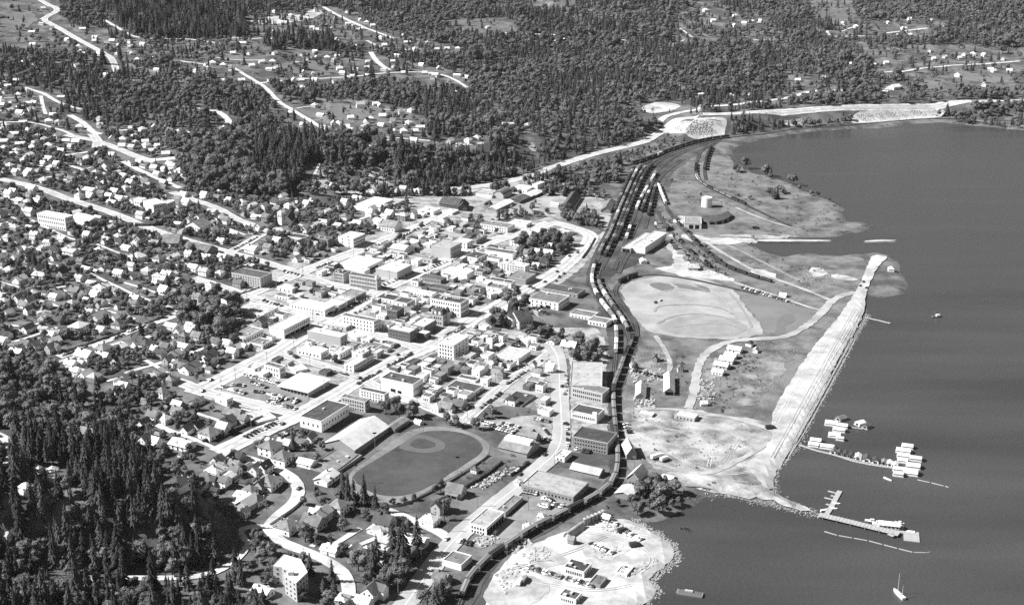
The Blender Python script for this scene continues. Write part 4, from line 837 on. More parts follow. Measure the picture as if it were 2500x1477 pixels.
# arena and other gabled or arched buildings
gable('arena', 'large arena with bright white broad gable roof beside the ball field', (800,1076), (866,1098), (946,1040), 15, 'W', 'M', 'R', 5.2, None, None, over=.6, land='the white-roofed arena')
GB = [
 ('grandstand','open-fronted grandstand shed with grey roof at the ball field',(948,1039),(964,1047),(996,1023),9,'M','M','R',1.2,None,None,None),
 ('auditorium','white-roofed auditorium attached behind the arched-window hall',(172,531),(214,543),(225,527),12,'W','W','L',3,None,None,None),
 ('church','dark brick church with steep dark roof and white-trimmed windows',(1078,494),(1118,503),(1128,492),10,'D','D','L',6,(1,6,0),None,'the dark brick church'),
 ('church_hall','dark brick church hall with steep dark roof beside the church',(1120,502),(1140,508),(1145,497),9,'D','D','R',5,(1,4,0),None,None),
 ('hall','white hall with big plain grey gable roof on the upper street',(933,549),(963,556),(974,546),13,'M','W','L',5,(1,5,0),None,'the grey-gabled white hall'),
 ('hall','white hall with pale gable roof near main street',(956,604),(987,612),(998,600),12,'L','W','L',3,(1,5,0),None,None),
 ('station_shed','barn-like freight house with dark gable roof by the station',(1371,503),(1396,512),(1419,478),7,'D','L','R',6,None,None,'the barn-like freight house'),
 ('section_house','dark hipped railway house beside the yard tracks',(1470,508),(1490,515),(1503,492),7,'M','M','R',4,None,None,None),
 ('rail_shed','long white-roofed shed among the rail sidings',(1196,507),(1212,512),(1254,492),7,'W','M','R',2,None,None,None),
 ('rail_shed','white-roofed rail shed at the siding end',(1286,472),(1307,477),(1320,468),6,'W','D','R',2,None,None,None),
 ('rail_shed','dark-roofed rail shed between two white-roofed ones',(1243,486),(1270,492),(1293,480),6,'D','D','R',2,None,None,None),
 ('rail_shed','white-roofed rail shed touching the dark-roofed one',(1270,478),(1291,483),(1304,474),6,'W','D','R',2,None,None,None),
 ('barn_store','rounded dark barn beside the highway at the rail sheds',(1210,470),(1229,477),(1250,466),9,'M','L','R',4,None,None,None),
 ('warehouse','white-roofed warehouse with roof monitor by the lakeshore road',(1224,1086),(1286,1107),(1321,1082),12,'M','M','L',3.5,None,None,'the monitor-roofed warehouse'),
 ('lumber_shed','long lumber shed with grey gable roof behind the brick warehouse',(1393,1143),(1462,1160),(1476,1146),8,'L','M','L',2.5,None,None,None),
 ('flats_shed','pale shed with gable end and dark skirting on the flats',(1552,964),(1575,968),(1577,938),9,'W','L','R',3,None,None,None),
 ('flats_shed','long white-roofed shed with double grey doors on the flats',(1622,953),(1646,956),(1645,915),10,'W','L','R',3,None,[('L',.3,3,2.8),('L',.7,3,2.8)],'the long flats shed'),
 ('shore_barn','grey barn with pale west roof beside the railway crossing',(1528,1105),(1553,1109),(1542,1083),12,'L','M','R',5,None,None,'the grey barn'),
 ('mill_house','tall grey house with white roof by the shore trees',(1530,1166),(1560,1172),(1578,1150),20,'W','M','R',4.5,(1,3,2),None,'the tall shore house'),
 ('mill_shed','white-roofed shed beside the tall shore house',(1500,1205),(1540,1212),(1552,1192),10,'W','M','R',2,None,None,None),
 ('mill_shed','low white-roofed lean-to near the shore trees',(1614,1166),(1640,1171),(1645,1162),6,'W','D','L',1,None,None,None),
 ('quonset','rounded pale hut in the work yard beside the tracks',(1380,1305),(1393,1313),(1428,1288),4,'L','L','R',3,None,None,'the rounded pale hut'),
 ('log_cabin_church','white church with steep gable behind its square tower',(696,534),(713,540),(722,526),9,'D','W','R',5,None,None,None),
 ('rest_home','large white gabled building with dormered dark end above the hedge',(457,548),(489,556),(508,545),13,'M','W','R',5,(2,5,4),None,'the dormered gabled building'),
 ('parish_church','big grey-roofed church at the centre of the upper residential streets',(400,588),(436,594),(446,578),9,'M','M','L',6,None,None,'the grey-roofed church'),
 ('parish_church','grey-roofed church with dark gable next to the bigger one',(446,607),(505,617),(515,603),9,'M','M','L',5,None,None,None),
]
for nm, lb, L, B, Rr, h, rf, wl, ax_, rise, wn, dr, ld in GB:
    gable(nm, lb, L, B, Rr, h, rf, wl, ax_, rise, wn, dr, land=ld, monitor=('monitor' in lb), arch=(nm in ('quonset', 'barn_store')))
# square church tower
t = at(687, 548); r_ = root('church_tower', t, GU); tag(r_, 'square white church tower with openings among the upper trees', 'church tower')
MB().box(-2.6, 2.6, -2.6, 2.6, -3, 13).ob('shaft', [WALL['W']], r_); MB().box(-2.9, 2.9, -2.9, 2.9, 13, 13.5).ob('cornice', [TRIM], r_)
for i in range(2): ob('window', WIND, r_, loc=(-2.6, -1 + 2 * i, 8), sc=(1, .9, 3)); ob('window', WIND, r_, loc=(-1 + 2 * i, -2.6, 8), rz=math.pi / 2, sc=(1, .9, 3))
MB().box(-2.6, 2.6, -2.6, 2.6, 13.5, 15, 0, 2.2, 2.2).ob('roof', [ROOF['W']], r_); LAND.append(('the square church tower', 687, 545)); FOOT.append((t.x, t.y, 5))
# angular white apartment block on the near slope
pts = [(666,1381),(693,1353),(734,1365),(751,1396),(723,1423),(694,1403),(702,1390),(688,1384)]
b = at(723, 1470); zt = b.z
lo, hi = 0, 60
for _ in range(30):
    m_ = (lo + hi) / 2
    if proj(b.x, b.y, b.z + m_)[1] > 1423: lo = m_
    else: hi = m_
H = hi; Q = [Vector(onz(x, y, b.z + H)) - b.xy for x, y in pts]
r_ = root('angular_apartments', b); tag(r_, 'angular white apartment tower with flat white roof on the near slope', 'apartment block'); LAND.append(('the angular white apartments', 705, 1460))
n = len(Q); V = [(q.x, q.y, -8) for q in Q] + [(q.x, q.y, H) for q in Q]
area = sum(Q[i].x * Q[(i + 1) % n].y - Q[(i + 1) % n].x * Q[i].y for i in range(n))
Fq = [(i, (i + 1) % n, n + (i + 1) % n, n + i) for i in range(n)]
MB().add(V, Fq if area > 0 else [f[::-1] for f in Fq]).ob('wall', [WALL['L']], r_)
MB().add([(q.x, q.y, H - .01) for q in Q], [tuple(range(n)) if area > 0 else tuple(range(n))[::-1]]).ob('roof', [ROOF['W']], r_)
for i in range(n):
    p0, p1 = Q[i], Q[(i + 1) % n]; d = p1 - p0; ln = d.length; nn = Vector((d.y, -d.x)).normalized() * (1 if area > 0 else -1); an = math.atan2(nn.y, nn.x) + math.pi
    if nn.y < .3:
        for k in range(int(ln / 3)):
            for s_ in range(4): 
                q = p0 + d * ((k + .5) / max(1, int(ln / 3))); ob('window', WIN, r_, loc=(q.x, q.y, 1 + s_ * 2.9), rz=an, sc=(1, 1.3, 1.4))
    MB().box(-.02, .14, 0, ln, 0, .5).ob('parapet', [TRIM], r_, loc=(p0.x, p0.y, H - .3), rz=math.atan2(d.y, d.x) - math.pi / 2)
q = at(700, 1385); MB().box(-1.5, 1.5, -1.5, 1.5, 0, 2.2).ob('stair_head', [WALL['L']], r_, loc=(Q[4].x - 4, Q[4].y + 9, H))
for i in range(4): FOOT.append((b.x - 12 + 5 * i, b.y + 8 + 3 * i, 11))
# water tank
t = at(1725, 505); r_ = root('storage_tank', t); tag(r_, 'white cylindrical storage tank standing behind the roundhouse', 'tank'); LAND.append(('the white storage tank', 1725, 505))
s = 1 / pxm(t.x, t.y, t.z); MB().tube((0, 0, -1), (0, 0, 24 * s), 12.5 * s, 12.5 * s, 28).ob('shell', [WALL['W']], r_)
MB().tube((0, 0, 24 * s), (0, 0, 25.5 * s), 12.8 * s, .4, 28).ob('roof', [ROOF['W']], r_); MB().box(-12.9 * s, -12.4 * s, -.3, .3, 0, 24.5 * s).ob('ladder', [TRIM], r_)
# curved roundhouse
c0 = at(1712, 543); r_ = root('roundhouse', c0); tag(r_, 'curved dark-roofed roundhouse sweeping back from the engine shed', 'roundhouse')
pa = [at(*q).xy for q in [(1712,547),(1730,549),(1748,549),(1765,546),(1778,540),(1786,532)]]; pb = [at(*q).xy for q in [(1712,537),(1728,538),(1744,538),(1758,535),(1768,531),(1776,526)]]
V = []; n = len(pa)
for q in pa: V += [(q.x - c0.x, q.y - c0.y, -2), (q.x - c0.x, q.y - c0.y, 4.2)]
for q in pb: V += [(q.x - c0.x, q.y - c0.y, -2), (q.x - c0.x, q.y - c0.y, 5.6)]
F = [(2 * i, 2 * i + 2, 2 * i + 3, 2 * i + 1) for i in range(n - 1)] + [(2 * n + 2 * i, 2 * n + 2 * i + 1, 2 * n + 2 * i + 3, 2 * n + 2 * i + 2) for i in range(n - 1)] + [(2 * n - 2, 4 * n - 2, 4 * n - 1, 2 * n - 1)]
MB().add(V, F).ob('wall', [WALL['M']], r_)
MB().add([(x, y, z + .1) for (x, y, z) in V], [(2 * i + 1, 2 * i + 3, 2 * n + 2 * i + 3, 2 * n + 2 * i + 1) for i in range(n - 1)]).ob('roof', [ROOF['D']], r_)
for i in range(n - 1):
    q = (pa[i] + pa[i + 1]) / 2; d = pa[i + 1] - pa[i]; ob('bay_door', DOORM, r_, loc=(q.x - c0.x, q.y - c0.y, 0), rz=math.atan2(d.y, d.x) + math.pi / 2, sc=(1, d.length * .6, 3))
FOOT.append((c0.x + 15, c0.y, 18))
# bandstand with striped conical roof in the park
t = at(131, 1168); r_ = root('bandstand', t); tag(r_, 'white park pavilion with striped conical roof among the conifers', 'pavilion')
for i in range(8):
    a0, a1 = math.pi * i / 4, math.pi * (i + 1) / 4
    MB().add([(4 * math.cos(a0), 4 * math.sin(a0), 6.2), (4 * math.cos(a1), 4 * math.sin(a1), 6.2), (0, 0, 8.6)], [(0, 1, 2)]).ob('roof_panel', [ROOF['W' if i % 2 else 'L']], r_)
    MB().tube((3.4 * math.cos(a0), 3.4 * math.sin(a0), -2), (3.4 * math.cos(a0), 3.4 * math.sin(a0), 6.3), .15, .15, 6).ob('post', [TRIM], r_)
MB().tube((0, 0, -2), (0, 0, .8), 3.8, 3.8, 16).ob('floor', [CONCRETE], r_); FOOT.append((t.x, t.y, 9)); FOOT.append((t.x, t.y - 12, 8))
# rectangular white park house
# ------------------------------------------------------------------ houses
HS = """106,406W 126,413W 140,407W 73,421W 93,419W 39,426W 262,412Mb 285,423W 320,402W 248,430L 384,431W 302,430W 108,444W 153,448W 176,441M 203,453L 256,450W 241,438M 283,455M 307,464W 281,471W 221,468Wb 221,480W 194,484L 79,464Wb 11,471M 33,471W 49,495W 69,499W 91,497W 57,511M 241,538L 37,559W 73,561W 99,570M 137,583W 153,587W 119,594W 214,581W 283,550W 225,563M 51,614W 130,616L 174,618Lb 243,619W 40,631W 336,598W 311,608W 338,634Wb 380,598M 375,583D 342,588M 6,527M
449,478W 468,477D 500,483W 535,475L 596,464W 446,567W 616,503W 592,514W 691,482W 704,508W 645,511W 603,556W 634,555W 620,567W 572,578W 541,592W 616,614Wb 630,605M 678,592W 744,561W 771,551W 791,545W 462,627W 424,629W 508,612D 544,632W 546,534M 729,620M 769,603L 725,636W 519,519L 798,517W 815,457W
873,486W 910,474W 842,498W 910,518W 902,526W 924,511W 952,523W 937,510W 943,531W 986,535Lb 1010,530W 1028,527W 842,533M 824,552W 873,549W 921,553W 972,466W 985,468L 1007,471W 1021,471L 1061,552M 1080,550W 1092,551D 1107,549M 1138,537M 1129,550W 1056,570W 1014,597W 1010,608W 1337,577L 1341,608L 1339,622W 1308,652W 1328,648D 1339,634M 1308,620W 1290,626M 1271,635W 1355,502W
7,655M 24,667W 49,688Wb 100,676Lb 153,675D 212,660W 256,656D 12,744L 60,749M 73,744M 22,768W 110,780W 119,772M 133,729W 144,722D 185,721Mb 194,724M 217,712M 250,713Wb 234,724W 283,715M 331,738W 327,749M 386,682W 398,686W 241,783Wb 256,772M 285,780W 219,771L 194,809Wb 168,811L 139,818M 108,806L 126,826W 110,837M 133,839W 7,836W 16,822D 49,855M 42,863W 88,849L 64,849M 69,807D 340,835D 335,845W 358,847Db 391,814M 254,863Mb 254,875W 292,853W 210,880Wb 230,880D 380,862W 393,871D 409,855W 176,899L 194,894W 411,888W 285,888D 402,712W
409,674W 420,674W 499,670L 444,736W 482,733M 517,703L 528,740M 552,747W 583,699M 422,714M 638,794M 468,803L 462,812W 438,813W 420,800W 451,829M 482,831M 424,847M 447,849W 555,848W 585,852W 568,869W 528,845M 404,856M 510,884Mb 502,889W 424,889W 437,892M 466,905Mb 429,877W 564,791M
185,915W 210,919W 232,926L 303,952W 296,941M 287,954W 365,922W 386,916W 380,1083W 355,1083M 389,1022W 402,1029W 375,1025M 201,1065M 236,1072M 351,1038D 358,1053D
411,888W 431,893W 420,933M 482,984M 435,993L 435,1010M 572,1016Mb 555,1038Mb 546,1054W 594,1032M 513,1064Mb 484,1046D 457,1054M 446,1090Wb 736,1085M 758,1074M 696,1088L 660,1104Mb 692,1124Mb 565,1124D 581,1120D 532,1136M 574,1140M 645,1146D 749,1134W
435,1190Db 488,1186Wb 528,1156Wb 535,1144M 559,1168W 519,1182D 546,1185M 575,1158M 623,1156L 647,1152D 656,1186Mb 638,1194M 612,1206M 597,1216W 606,1236Wb 627,1226D 599,1258Ls 798,1172Wb 700,1293Mb 767,1283Mb 787,1268Wb 808,1346W
791,1254L 827,1248Mb 939,1288Db 917,1294W 930,1306Ws 1072,1246M 1050,1276W 1113,1204Mb 948,1334Lb 1010,1328Wb 815,1346W 864,1348W 897,1352L 893,1366D 911,1454Mb 889,1476W 837,1474W 1080,1416M 642,1448W
1110,990Mb 1022,1032Ws 1100,1004Ws 1224,921Ms 1335,892Ws 1302,897Ls 1250,985D 1160,1150Ms 1300,1075M 1345,905W 1312,912M 1092,1000M 1067,1000W
1794,856W 1784,871W 1775,882W 1762,895W 1753,911W 1845,858Ws 1830,842Ds 1718,988Ws 1722,968Ms 1660,905Ms 1545,895Ms 1600,880Ms 2175,660Ws 1912,722Ws 1570,640W 1390,850Wb 1350,835M 1395,835M
1623,562Ds 1640,574Ms 1664,622M 1674,634Ms 1692,657L 1630,592Ms 1648,606Ds 1606,545Ms 1396,1325Ms 1265,1180Ws 1322,1268Ws 1290,1290Ls 1480,1268Ws 65,1200W 15,1310Ls 95,1150Ws"""
HF = """106,23W 127,72W 203,73W 146,84W 79,81W 102,60L 165,100W 233,95W 81,112W 23,127W 57,154W 84,160W 203,133W 241,135W 122,110W 192,116W 274,103W 265,119W 284,125W 322,133W 187,163W 385,173W 260,187W 376,138W 336,149W 11,228W 68,255W 84,255W 24,271W 49,279W 5,260W 57,301W 68,322W 163,347W 119,360W 35,379W 322,317W 349,320W 330,336W 298,360W 322,363W 244,295L 195,314W 70,382W 274,382W 187,387W 452,387W 593,108W 504,160W 520,157W 566,173M 479,176W 609,133W 569,133W 590,200W 542,87L 542,200W 306,230W 547,236L
848,31W 880,50W 850,60W 910,65W 883,73W 1189,68W 986,89W 929,95W 1024,106W 994,106W 823,100W 772,76W 810,74W 701,89W 669,79W 969,138W 959,153W 1029,161W 1067,123W 1118,122W 1061,186Wb 1037,181W 1116,187W 1137,190W 1118,222W 986,181W 755,146M 722,148W 773,144W 799,144W 824,141W 730,154D 829,171W 674,168W 639,154W 666,154W 742,179W 899,154W 896,168W 869,171L 899,186W 848,192W 861,190W 769,198W 736,199W 718,199W 661,203W 739,217W 769,261W 880,263Lb 917,257W 709,279W 783,284W 856,291W 906,293W 934,287W 826,306W 815,306L 845,314W 856,322W 797,317W 685,314L 742,309W 956,322W 986,324W 1013,324W 1026,314W 891,307W 750,320W 915,328M 885,328L 956,349W 1010,347W 904,360W 945,360W 1099,348W 1143,347W 1164,341W 1121,357W 1235,309L 1013,123W 1091,122W 671,133W
1291,60W 1359,103W 1378,100W 1722,28W 1741,53W 1794,41W 1817,60W 1833,54W 1853,54W 1793,65W 1549,58W 1711,233W 1784,237W 1826,236W 1248,306W 1289,309L
2058,60W 2090,68W 2169,57W 2207,72W 2272,51W 2220,50L 2188,89W 2223,88W 2461,92W 2269,127W 2353,135W 2375,135W 2342,144W 2304,141L 2280,146W 2402,137W 2448,146W 2418,173W 2426,176W 2464,176W 2131,160W 2163,156W 2077,160W 1947,199W 2012,192W 2185,217Wb 2337,187W 1982,241W 1917,51W 2402,210W
20,215W 45,235W 30,250L 60,285W 95,290W 120,300W 15,310W 35,330W 90,335W 110,345L 140,335W 10,350W 50,355W 80,365W 150,372W 175,362W 215,390W 240,380W 120,390W 60,395W 20,398M 300,345W 355,350W 370,372W 405,380W 340,400W 415,405W 440,420W 250,400M 235,425L 330,440W 355,455W 400,450L 420,440W 15,205W 40,200W 150,240W"""
def parse(s):
    out = []
    for t_ in s.split():
        i = next(k for k, ch in enumerate(t_) if ch.isalpha()); x, y = t_[:i].split(','); out.append((float(x), float(y), t_[i], t_[i + 1:]))
    return out
# house prototypes: walls, roof slopes and a chimney as separate meshes, ridge along local x
def proto(kind, a, b, h, rise):
    W_ = MB(); Rf = []; e = .5; k = rise / (b / 2)
    if kind == 'hip':
        W_.box(-a / 2, a / 2, -b / 2, b / 2, -3, h); q = max(a / 2 - b / 2, .4)
        A_, B_, z0 = a / 2 + e, b / 2 + e, h - e * k * .6
        V = [(-A_, -B_, z0), (A_, -B_, z0), (A_, B_, z0), (-A_, B_, z0), (-q, 0, h + rise), (q, 0, h + rise)]
        Rf.append(MB().add(V, [(0, 1, 5, 4), (1, 2, 5), (2, 3, 4, 5), (3, 0, 4), (3, 2, 1, 0)]))
    else:
        W_.prism([(-b / 2, -3), (b / 2, -3), (b / 2, h), (0, h + rise), (-b / 2, h)], -a / 2, a / 2)
        for sg in (-1, 1):
            y0, z0, th = sg * (b / 2 + e), h - e * k, .22; V = []
            for x in (-a / 2 - e, a / 2 + e): V += [(x, y0, z0), (x, 0, h + rise + .02), (x, 0, h + rise + th), (x, y0, z0 + th)]
            F = [(0, 1, 2, 3), (7, 6, 5, 4), (0, 4, 5, 1), (1, 5, 6, 2), (2, 6, 7, 3), (3, 7, 4, 0)]
            Rf.append(MB().add(V, F))
        if kind == 'cross':
            b2 = b * .62; r2 = rise * .8; y1 = -b / 2 - 2.6
            V = [(-b2 / 2 + a * .18, y1, -3), (b2 / 2 + a * .18, y1, -3), (b2 / 2 + a * .18, y1, h), (a * .18, y1, h + r2), (-b2 / 2 + a * .18, y1, h)]
            W_.add(V + [(x, 0, z) for x, y, z in V], [(0, 1, 2, 3, 4), (1, 6, 7, 2), (0, 4, 9, 5)])
            for sg in (-1, 1):
                x0, x1 = a * .18 + sg * (b2 / 2 + .4), a * .18; V = []
                for y in (y1 - .4, -.2): V += [(x0, y, h - .35), (x1, y, h + r2 + .03), (x1, y, h + r2 + .24), (x0, y, h - .12)]
                Rf.append(MB().add(V, [(0, 1, 2, 3), (7, 6, 5, 4), (0, 4, 5, 1), (1, 5, 6, 2), (2, 6, 7, 3), (3, 7, 4, 0)]))
        if kind == 'porch':
            Rf.append(MB().add([(-a * .4, -b / 2 - 2.4, 2.2), (a * .4, -b / 2 - 2.4, 2.2), (a * .4, -b / 2, 2.9), (-a * .4, -b / 2, 2.9), (-a * .4, -b / 2 - 2.4, 2.38), (a * .4, -b / 2 - 2.4, 2.38), (a * .4, -b / 2, 3.08), (-a * .4, -b / 2, 3.08)], [(3, 2, 1, 0), (4, 5, 6, 7), (0, 1, 5, 4), (1, 2, 6, 5), (3, 0, 4, 7)]))
            for x in (-a * .38, 0, a * .38): W_.box(x - .1, x + .1, -b / 2 - 2.3, -b / 2 - 2.1, -2, 2.25)
    ch = MB().box(a * .15, a * .15 + .8, .3, 1.1, h + rise * .4, h + rise + 1.1)
    wins = []
    nf = 2 if h < 4 else 4
    for z in ([1.0] if h < 4 else [.9, 3.5]):
        for x in (-a * .27, a * .27): wins += [(x, -b / 2, z, -math.pi / 2 + math.pi), (x, b / 2, z, -math.pi / 2)]
        wins += [(-a / 2, -b * .2, z, 0), (-a / 2, b * .2, z, 0), (a / 2, 0, z, math.pi)]
    nm = 'gabled' if kind in ('gable', 'porch') else ('hipped' if kind == 'hip' else 'cross-gabled')
    return dict(kind=kind, nm=nm, a=a, b=b, h=h, top=h + rise, wall=W_.mesh('wall', [WALL['W']]), roof=[m.mesh('roof_slope' if len(Rf) > 1 else 'roof', [ROOF['M']]) for m in Rf], chim=ch.mesh('chimney', [WALL['D']]), wins=wins)
PR = [proto('gable', 10, 7.5, 3.4, 3), proto('gable', 9, 7, 5.2, 3.2), proto('hip', 10, 9, 4, 3), proto('cross', 11, 7.5, 3.6, 3), proto('porch', 9.5, 7.5, 3.6, 3.4), proto('gable', 11.5, 8, 3, 2), proto('cross', 10, 7, 5, 3.2), proto('hip', 9, 8, 5.4, 2.6), proto('porch', 8.5, 7.5, 5.2, 3.4)]
HOUSES = []
DORM = MB().prism([(-.9, -.6), (.9, -.6), (.9, .9), (0, 1.5), (-.9, .9)], 0, 2.4, 0).add([(-.15, -1.1, .8), (2.4, -1.1, .8), (2.4, 0, 1.56), (-.15, 0, 1.56), (-.15, 1.1, .8), (2.4, 1.1, .8)], [(0, 1, 2, 3), (3, 2, 5, 4)], 1).mesh('dormer', [WALL['W'], ROOF['M']])
for far, src in ((0, HS), (1, HF)):
    for i, (x, y, tn, ex) in enumerate(parse(src)):
        q = at(x, y + (2 if not far else 1)); HOUSES.append((q, x, y, tn, ex, far, pxm(q.x, q.y, q.z)))
# the rest of the residential blocks, set out on the street grid wherever a plot is free
INF = [([(-40,400),(420,400),(560,530),(560,610),(590,720),(590,860),(480,950),(440,1050),(330,1000),(230,930),(150,905),(-40,870)], 17, .72), ([(420,465),(700,495),(860,495),(960,490),(960,530),(850,590),(700,635),(600,690),(560,600),(440,560)], 17, .65), ([(-40,200),(60,215),(120,255),(180,290),(250,305),(420,315),(430,390),(-40,400)], 20, .5), ([(430,150),(640,125),(900,132),(1050,165),(1150,185),(1150,225),(1000,200),(760,215),(620,210)], 34, .45), ([(680,258),(900,252),(1020,272),(1050,330),(980,350),(800,340),(680,325)], 28, .5), ([(440,965),(560,1000),(620,1040),(540,1100),(700,1065),(790,1090),(760,1150),(700,1150),(620,1120),(500,1190),(430,1150)], 18, .6), ([(600,30),(820,25),(1000,92),(1130,122),(900,120),(740,105)], 40, .5), ([(100,95),(330,105),(420,115),(330,160),(200,140)], 30, .5), ([(760,1240),(960,1260),(1060,1300),(980,1380),(870,1390),(760,1330)], 19, .4)]
CELL = {}
def occupied(x, y, r):
    return any((x - f[0]) ** 2 + (y - f[1]) ** 2 < (f[2] + r) ** 2 for f in FOOT2)
FOOT2 = list(FOOT) + [(h[0].x, h[0].y, 6.5) for h in HOUSES]
RP = np.vstack([np.column_stack([P, np.full(len(P), hw)]) for P, hw in ROADS])
cg, sg_ = math.cos(GU), math.sin(GU)
for poly, st, chn in INF:
    W_ = np.array([at(*q)[:2] for q in poly]); A = np.array(poly, float); uu = W_ @ np.array([cg, sg_]); vv = W_ @ np.array([-sg_, cg])
    for u_ in np.arange(uu.min(), uu.max(), st):
        for v_ in np.arange(vv.min(), vv.max(), st * .92):
            rs = random.Random(int(u_ * 37 + v_ * 91)); a_, b_ = u_ + rs.uniform(-2.5, 2.5), v_ + rs.uniform(-2.5, 2.5); x, y = a_ * cg - b_ * sg_, a_ * sg_ + b_ * cg
            if rs.random() > chn: continue
            z = hz(x, y); px, py = proj(x, y, z)
            if not inside(np.array([[px, py]]), A)[0] or occupied(x, y, 6.0) or (np.hypot(RP[:, 0] - x, RP[:, 1] - y) < RP[:, 2] + 6.5).any(): continue
            HOUSES.append((Vector((x, y, z)), px, py, rs.choice('WWLMMMD' if py > 400 else 'WWWLMM'), rs.choice(['', '', '', 's']), int(py < 400), pxm(x, y, z))); FOOT2.append((x, y, 6.0))
HOUSES.sort(key=lambda h_: -h_[6] * (1.4 if 'b' in h_[4] else .8 if 's' in h_[4] else 1))
TW = {'W': 'white-roofed', 'L': 'pale-roofed', 'M': 'grey-roofed', 'D': 'dark-roofed'}
USED = {}
def describe(kind, px, py, things=None, n=16):
    """A description from how it looks and the landmark it stands by; repeats are counted outwards from that landmark."""
    lm = sorted(LAND, key=lambda l: (l[1] - px) ** 2 + 4.0 * (l[2] - py) ** 2)
    for l in lm[:3]:
        dx, dy = px - l[1], (py - l[2]) * 2
        rel = ('right of' if dx > 0 else 'left of') if abs(dx) > abs(dy) else ('in front of' if dy > 0 else 'behind')
        s = f"{kind} {rel} {l[0]}"
        if s not in USED: USED[s] = 1; return s
    l = lm[0]; dx, dy = px - l[1], (py - l[2]) * 2
    rel = ('right of' if dx > 0 else 'left of') if abs(dx) > abs(dy) else ('in front of' if dy > 0 else 'behind')
    s = f"{kind} {rel} {l[0]}"; USED[s] = USED.get(s, 0) + 1
    return f"{kind}, {ordn(USED[s] - 1)} out {rel} {l[0]}"
LAND += [('the curving hill road', 725, 1200), ('the bluff road', 590, 1340), ('the park road bend', 25, 1090), ('the near lakeshore road', 1060, 1390), ('the upper residential street', 250, 835), ('the slanting upper street', 200, 500), ('the hillside street corner', 235, 345), ('the top pasture road', 130, 60), ('the zigzag hill street', 550, 300), ('the terrace street', 800, 195), ('the lower terrace street', 850, 335), ('the long hill meadow', 960, 160), ('the row below the wooded bank', 1130, 350), ('the highway fill', 1850, 270), ('the far lakeside road', 2350, 160), ('the far ridge road', 2210, 76), ('the flats road', 1720, 860), ('the gravel fill strip', 2000, 850), ('the timber pier', 2100, 1285), ('the running track', 1030, 1230)]
HM = {'W': 'white', 'L': 'pale', 'M': 'grey', 'D': 'dark'}
nind = 0; FARV = []; FARF = []; FARM = []
FM = [WALL['W'], WALL['L'], WALL['M'], ROOF['W'], ROOF['L'], ROOF['M'], ROOF['D'], WALL['D']]; fmi = {m.name: i for i, m in enumerate(FM)}
for hi_, (q, px, py, tn, ex, far, ps) in enumerate(HOUSES):
    rs = random.Random(int(px * 131 + py * 7919))
    pr = PR[rs.randrange(len(PR))]; sc = rs.uniform(.76, .98) * (1.42 if 'b' in ex else .62 if 's' in ex else 1.0)
    if far and tn == 'W': pr = PR[rs.choice([0, 5, 0, 2])]
    if tn == 'W' and not far and rs.random() < .4: pr = PR[rs.choice([5, 0])]
    grid = (py > 380 and px < 1500)
    rz = GU + rs.choice([0, math.pi / 2, math.pi / 2, math.pi, -math.pi / 2]) + rs.gauss(0, .06) if grid else (rs.choice([R(15), R(-20), R(60), R(100), R(0)]) + rs.gauss(0, .1))
    if px > 1740 and px < 1800 and 850 < py < 920: rz = R(-28); pr = PR[5]
    wl = rs.choice('WWWWLM') if tn != 'W' else rs.choice('WWWL')
    sx = sc; sz = sc ** .6
    FOOT.append((q.x, q.y, 6.5 * sc))
    if nind < 300:
        nind += 1
        r_ = root('house', q, rz); r_.scale = (sx, sx, sz)
        big = 'large ' if 'b' in ex else 'small ' if 's' in ex else ''
        tag(r_, describe(f"{big}{HM[wl]} {TW[tn]} {pr['nm']} house".replace('white white-roofed', 'white-roofed').replace('pale pale-roofed', 'pale-roofed').replace('grey grey-roofed', 'grey-roofed'), px, py), 'house', 'houses on the hill streets' if py < 420 else 'houses of the residential streets')
        wo_ = ob('wall', pr['wall'], r_); setmat(wo_, WALL[wl])
        for m in pr['roof']: ro_ = ob(m.name.split('.')[0], m, r_); setmat(ro_, ROOF[tn])
        if ps > 1.9 and rs.random() < .8: ob('chimney', pr['chim'], ro_)
        if ps > 2.2:
            for (x, y, z, an) in pr['wins']:
                if rs.random() < .85: ob('window', WIN, wo_, loc=(x, y, z), rz=an, sc=(1, .95, 1.2))
        if ps > 2.4 and pr['kind'] in ('gable', 'porch') and rs.random() < .55:
            dm = ob('dormer', DORM, ro_ if False else r_, loc=(-pr['a'] * .15, -pr['b'] * .42, pr['h'] + .25), rz=math.pi / 2); setmat(dm, WALL[wl]); setmat(dm, ROOF[tn], 1)
        if ps > 2.8: ob('door', DOORM, wo_, loc=(0.2, -pr['b'] / 2, 0), rz=math.pi / 2, sc=(1, .9, 2))
    else:
        c_, s_ = math.cos(rz), math.sin(rz)
        for m, mt in [(pr['wall'], WALL[wl])] + [(m, ROOF[tn]) for m in pr['roof']]:
            b0 = len(FARV)
            for v in m.vertices: x, y, z = v.co.x * sx, v.co.y * sx, v.co.z * sz; FARV.append((q.x + c_ * x - s_ * y, q.y + s_ * x + c_ * y, q.z + z))
            for f in m.polygons: FARF.append([b0 + i for i in f.vertices]); FARM.append(fmi[mt.name])
if FARV: tag(ob('distant_houses', mesh('distant_houses', FARV, FARF, FM, FARM)), 'small far houses scattered over the distant hillside', 'houses', kind='stuff')

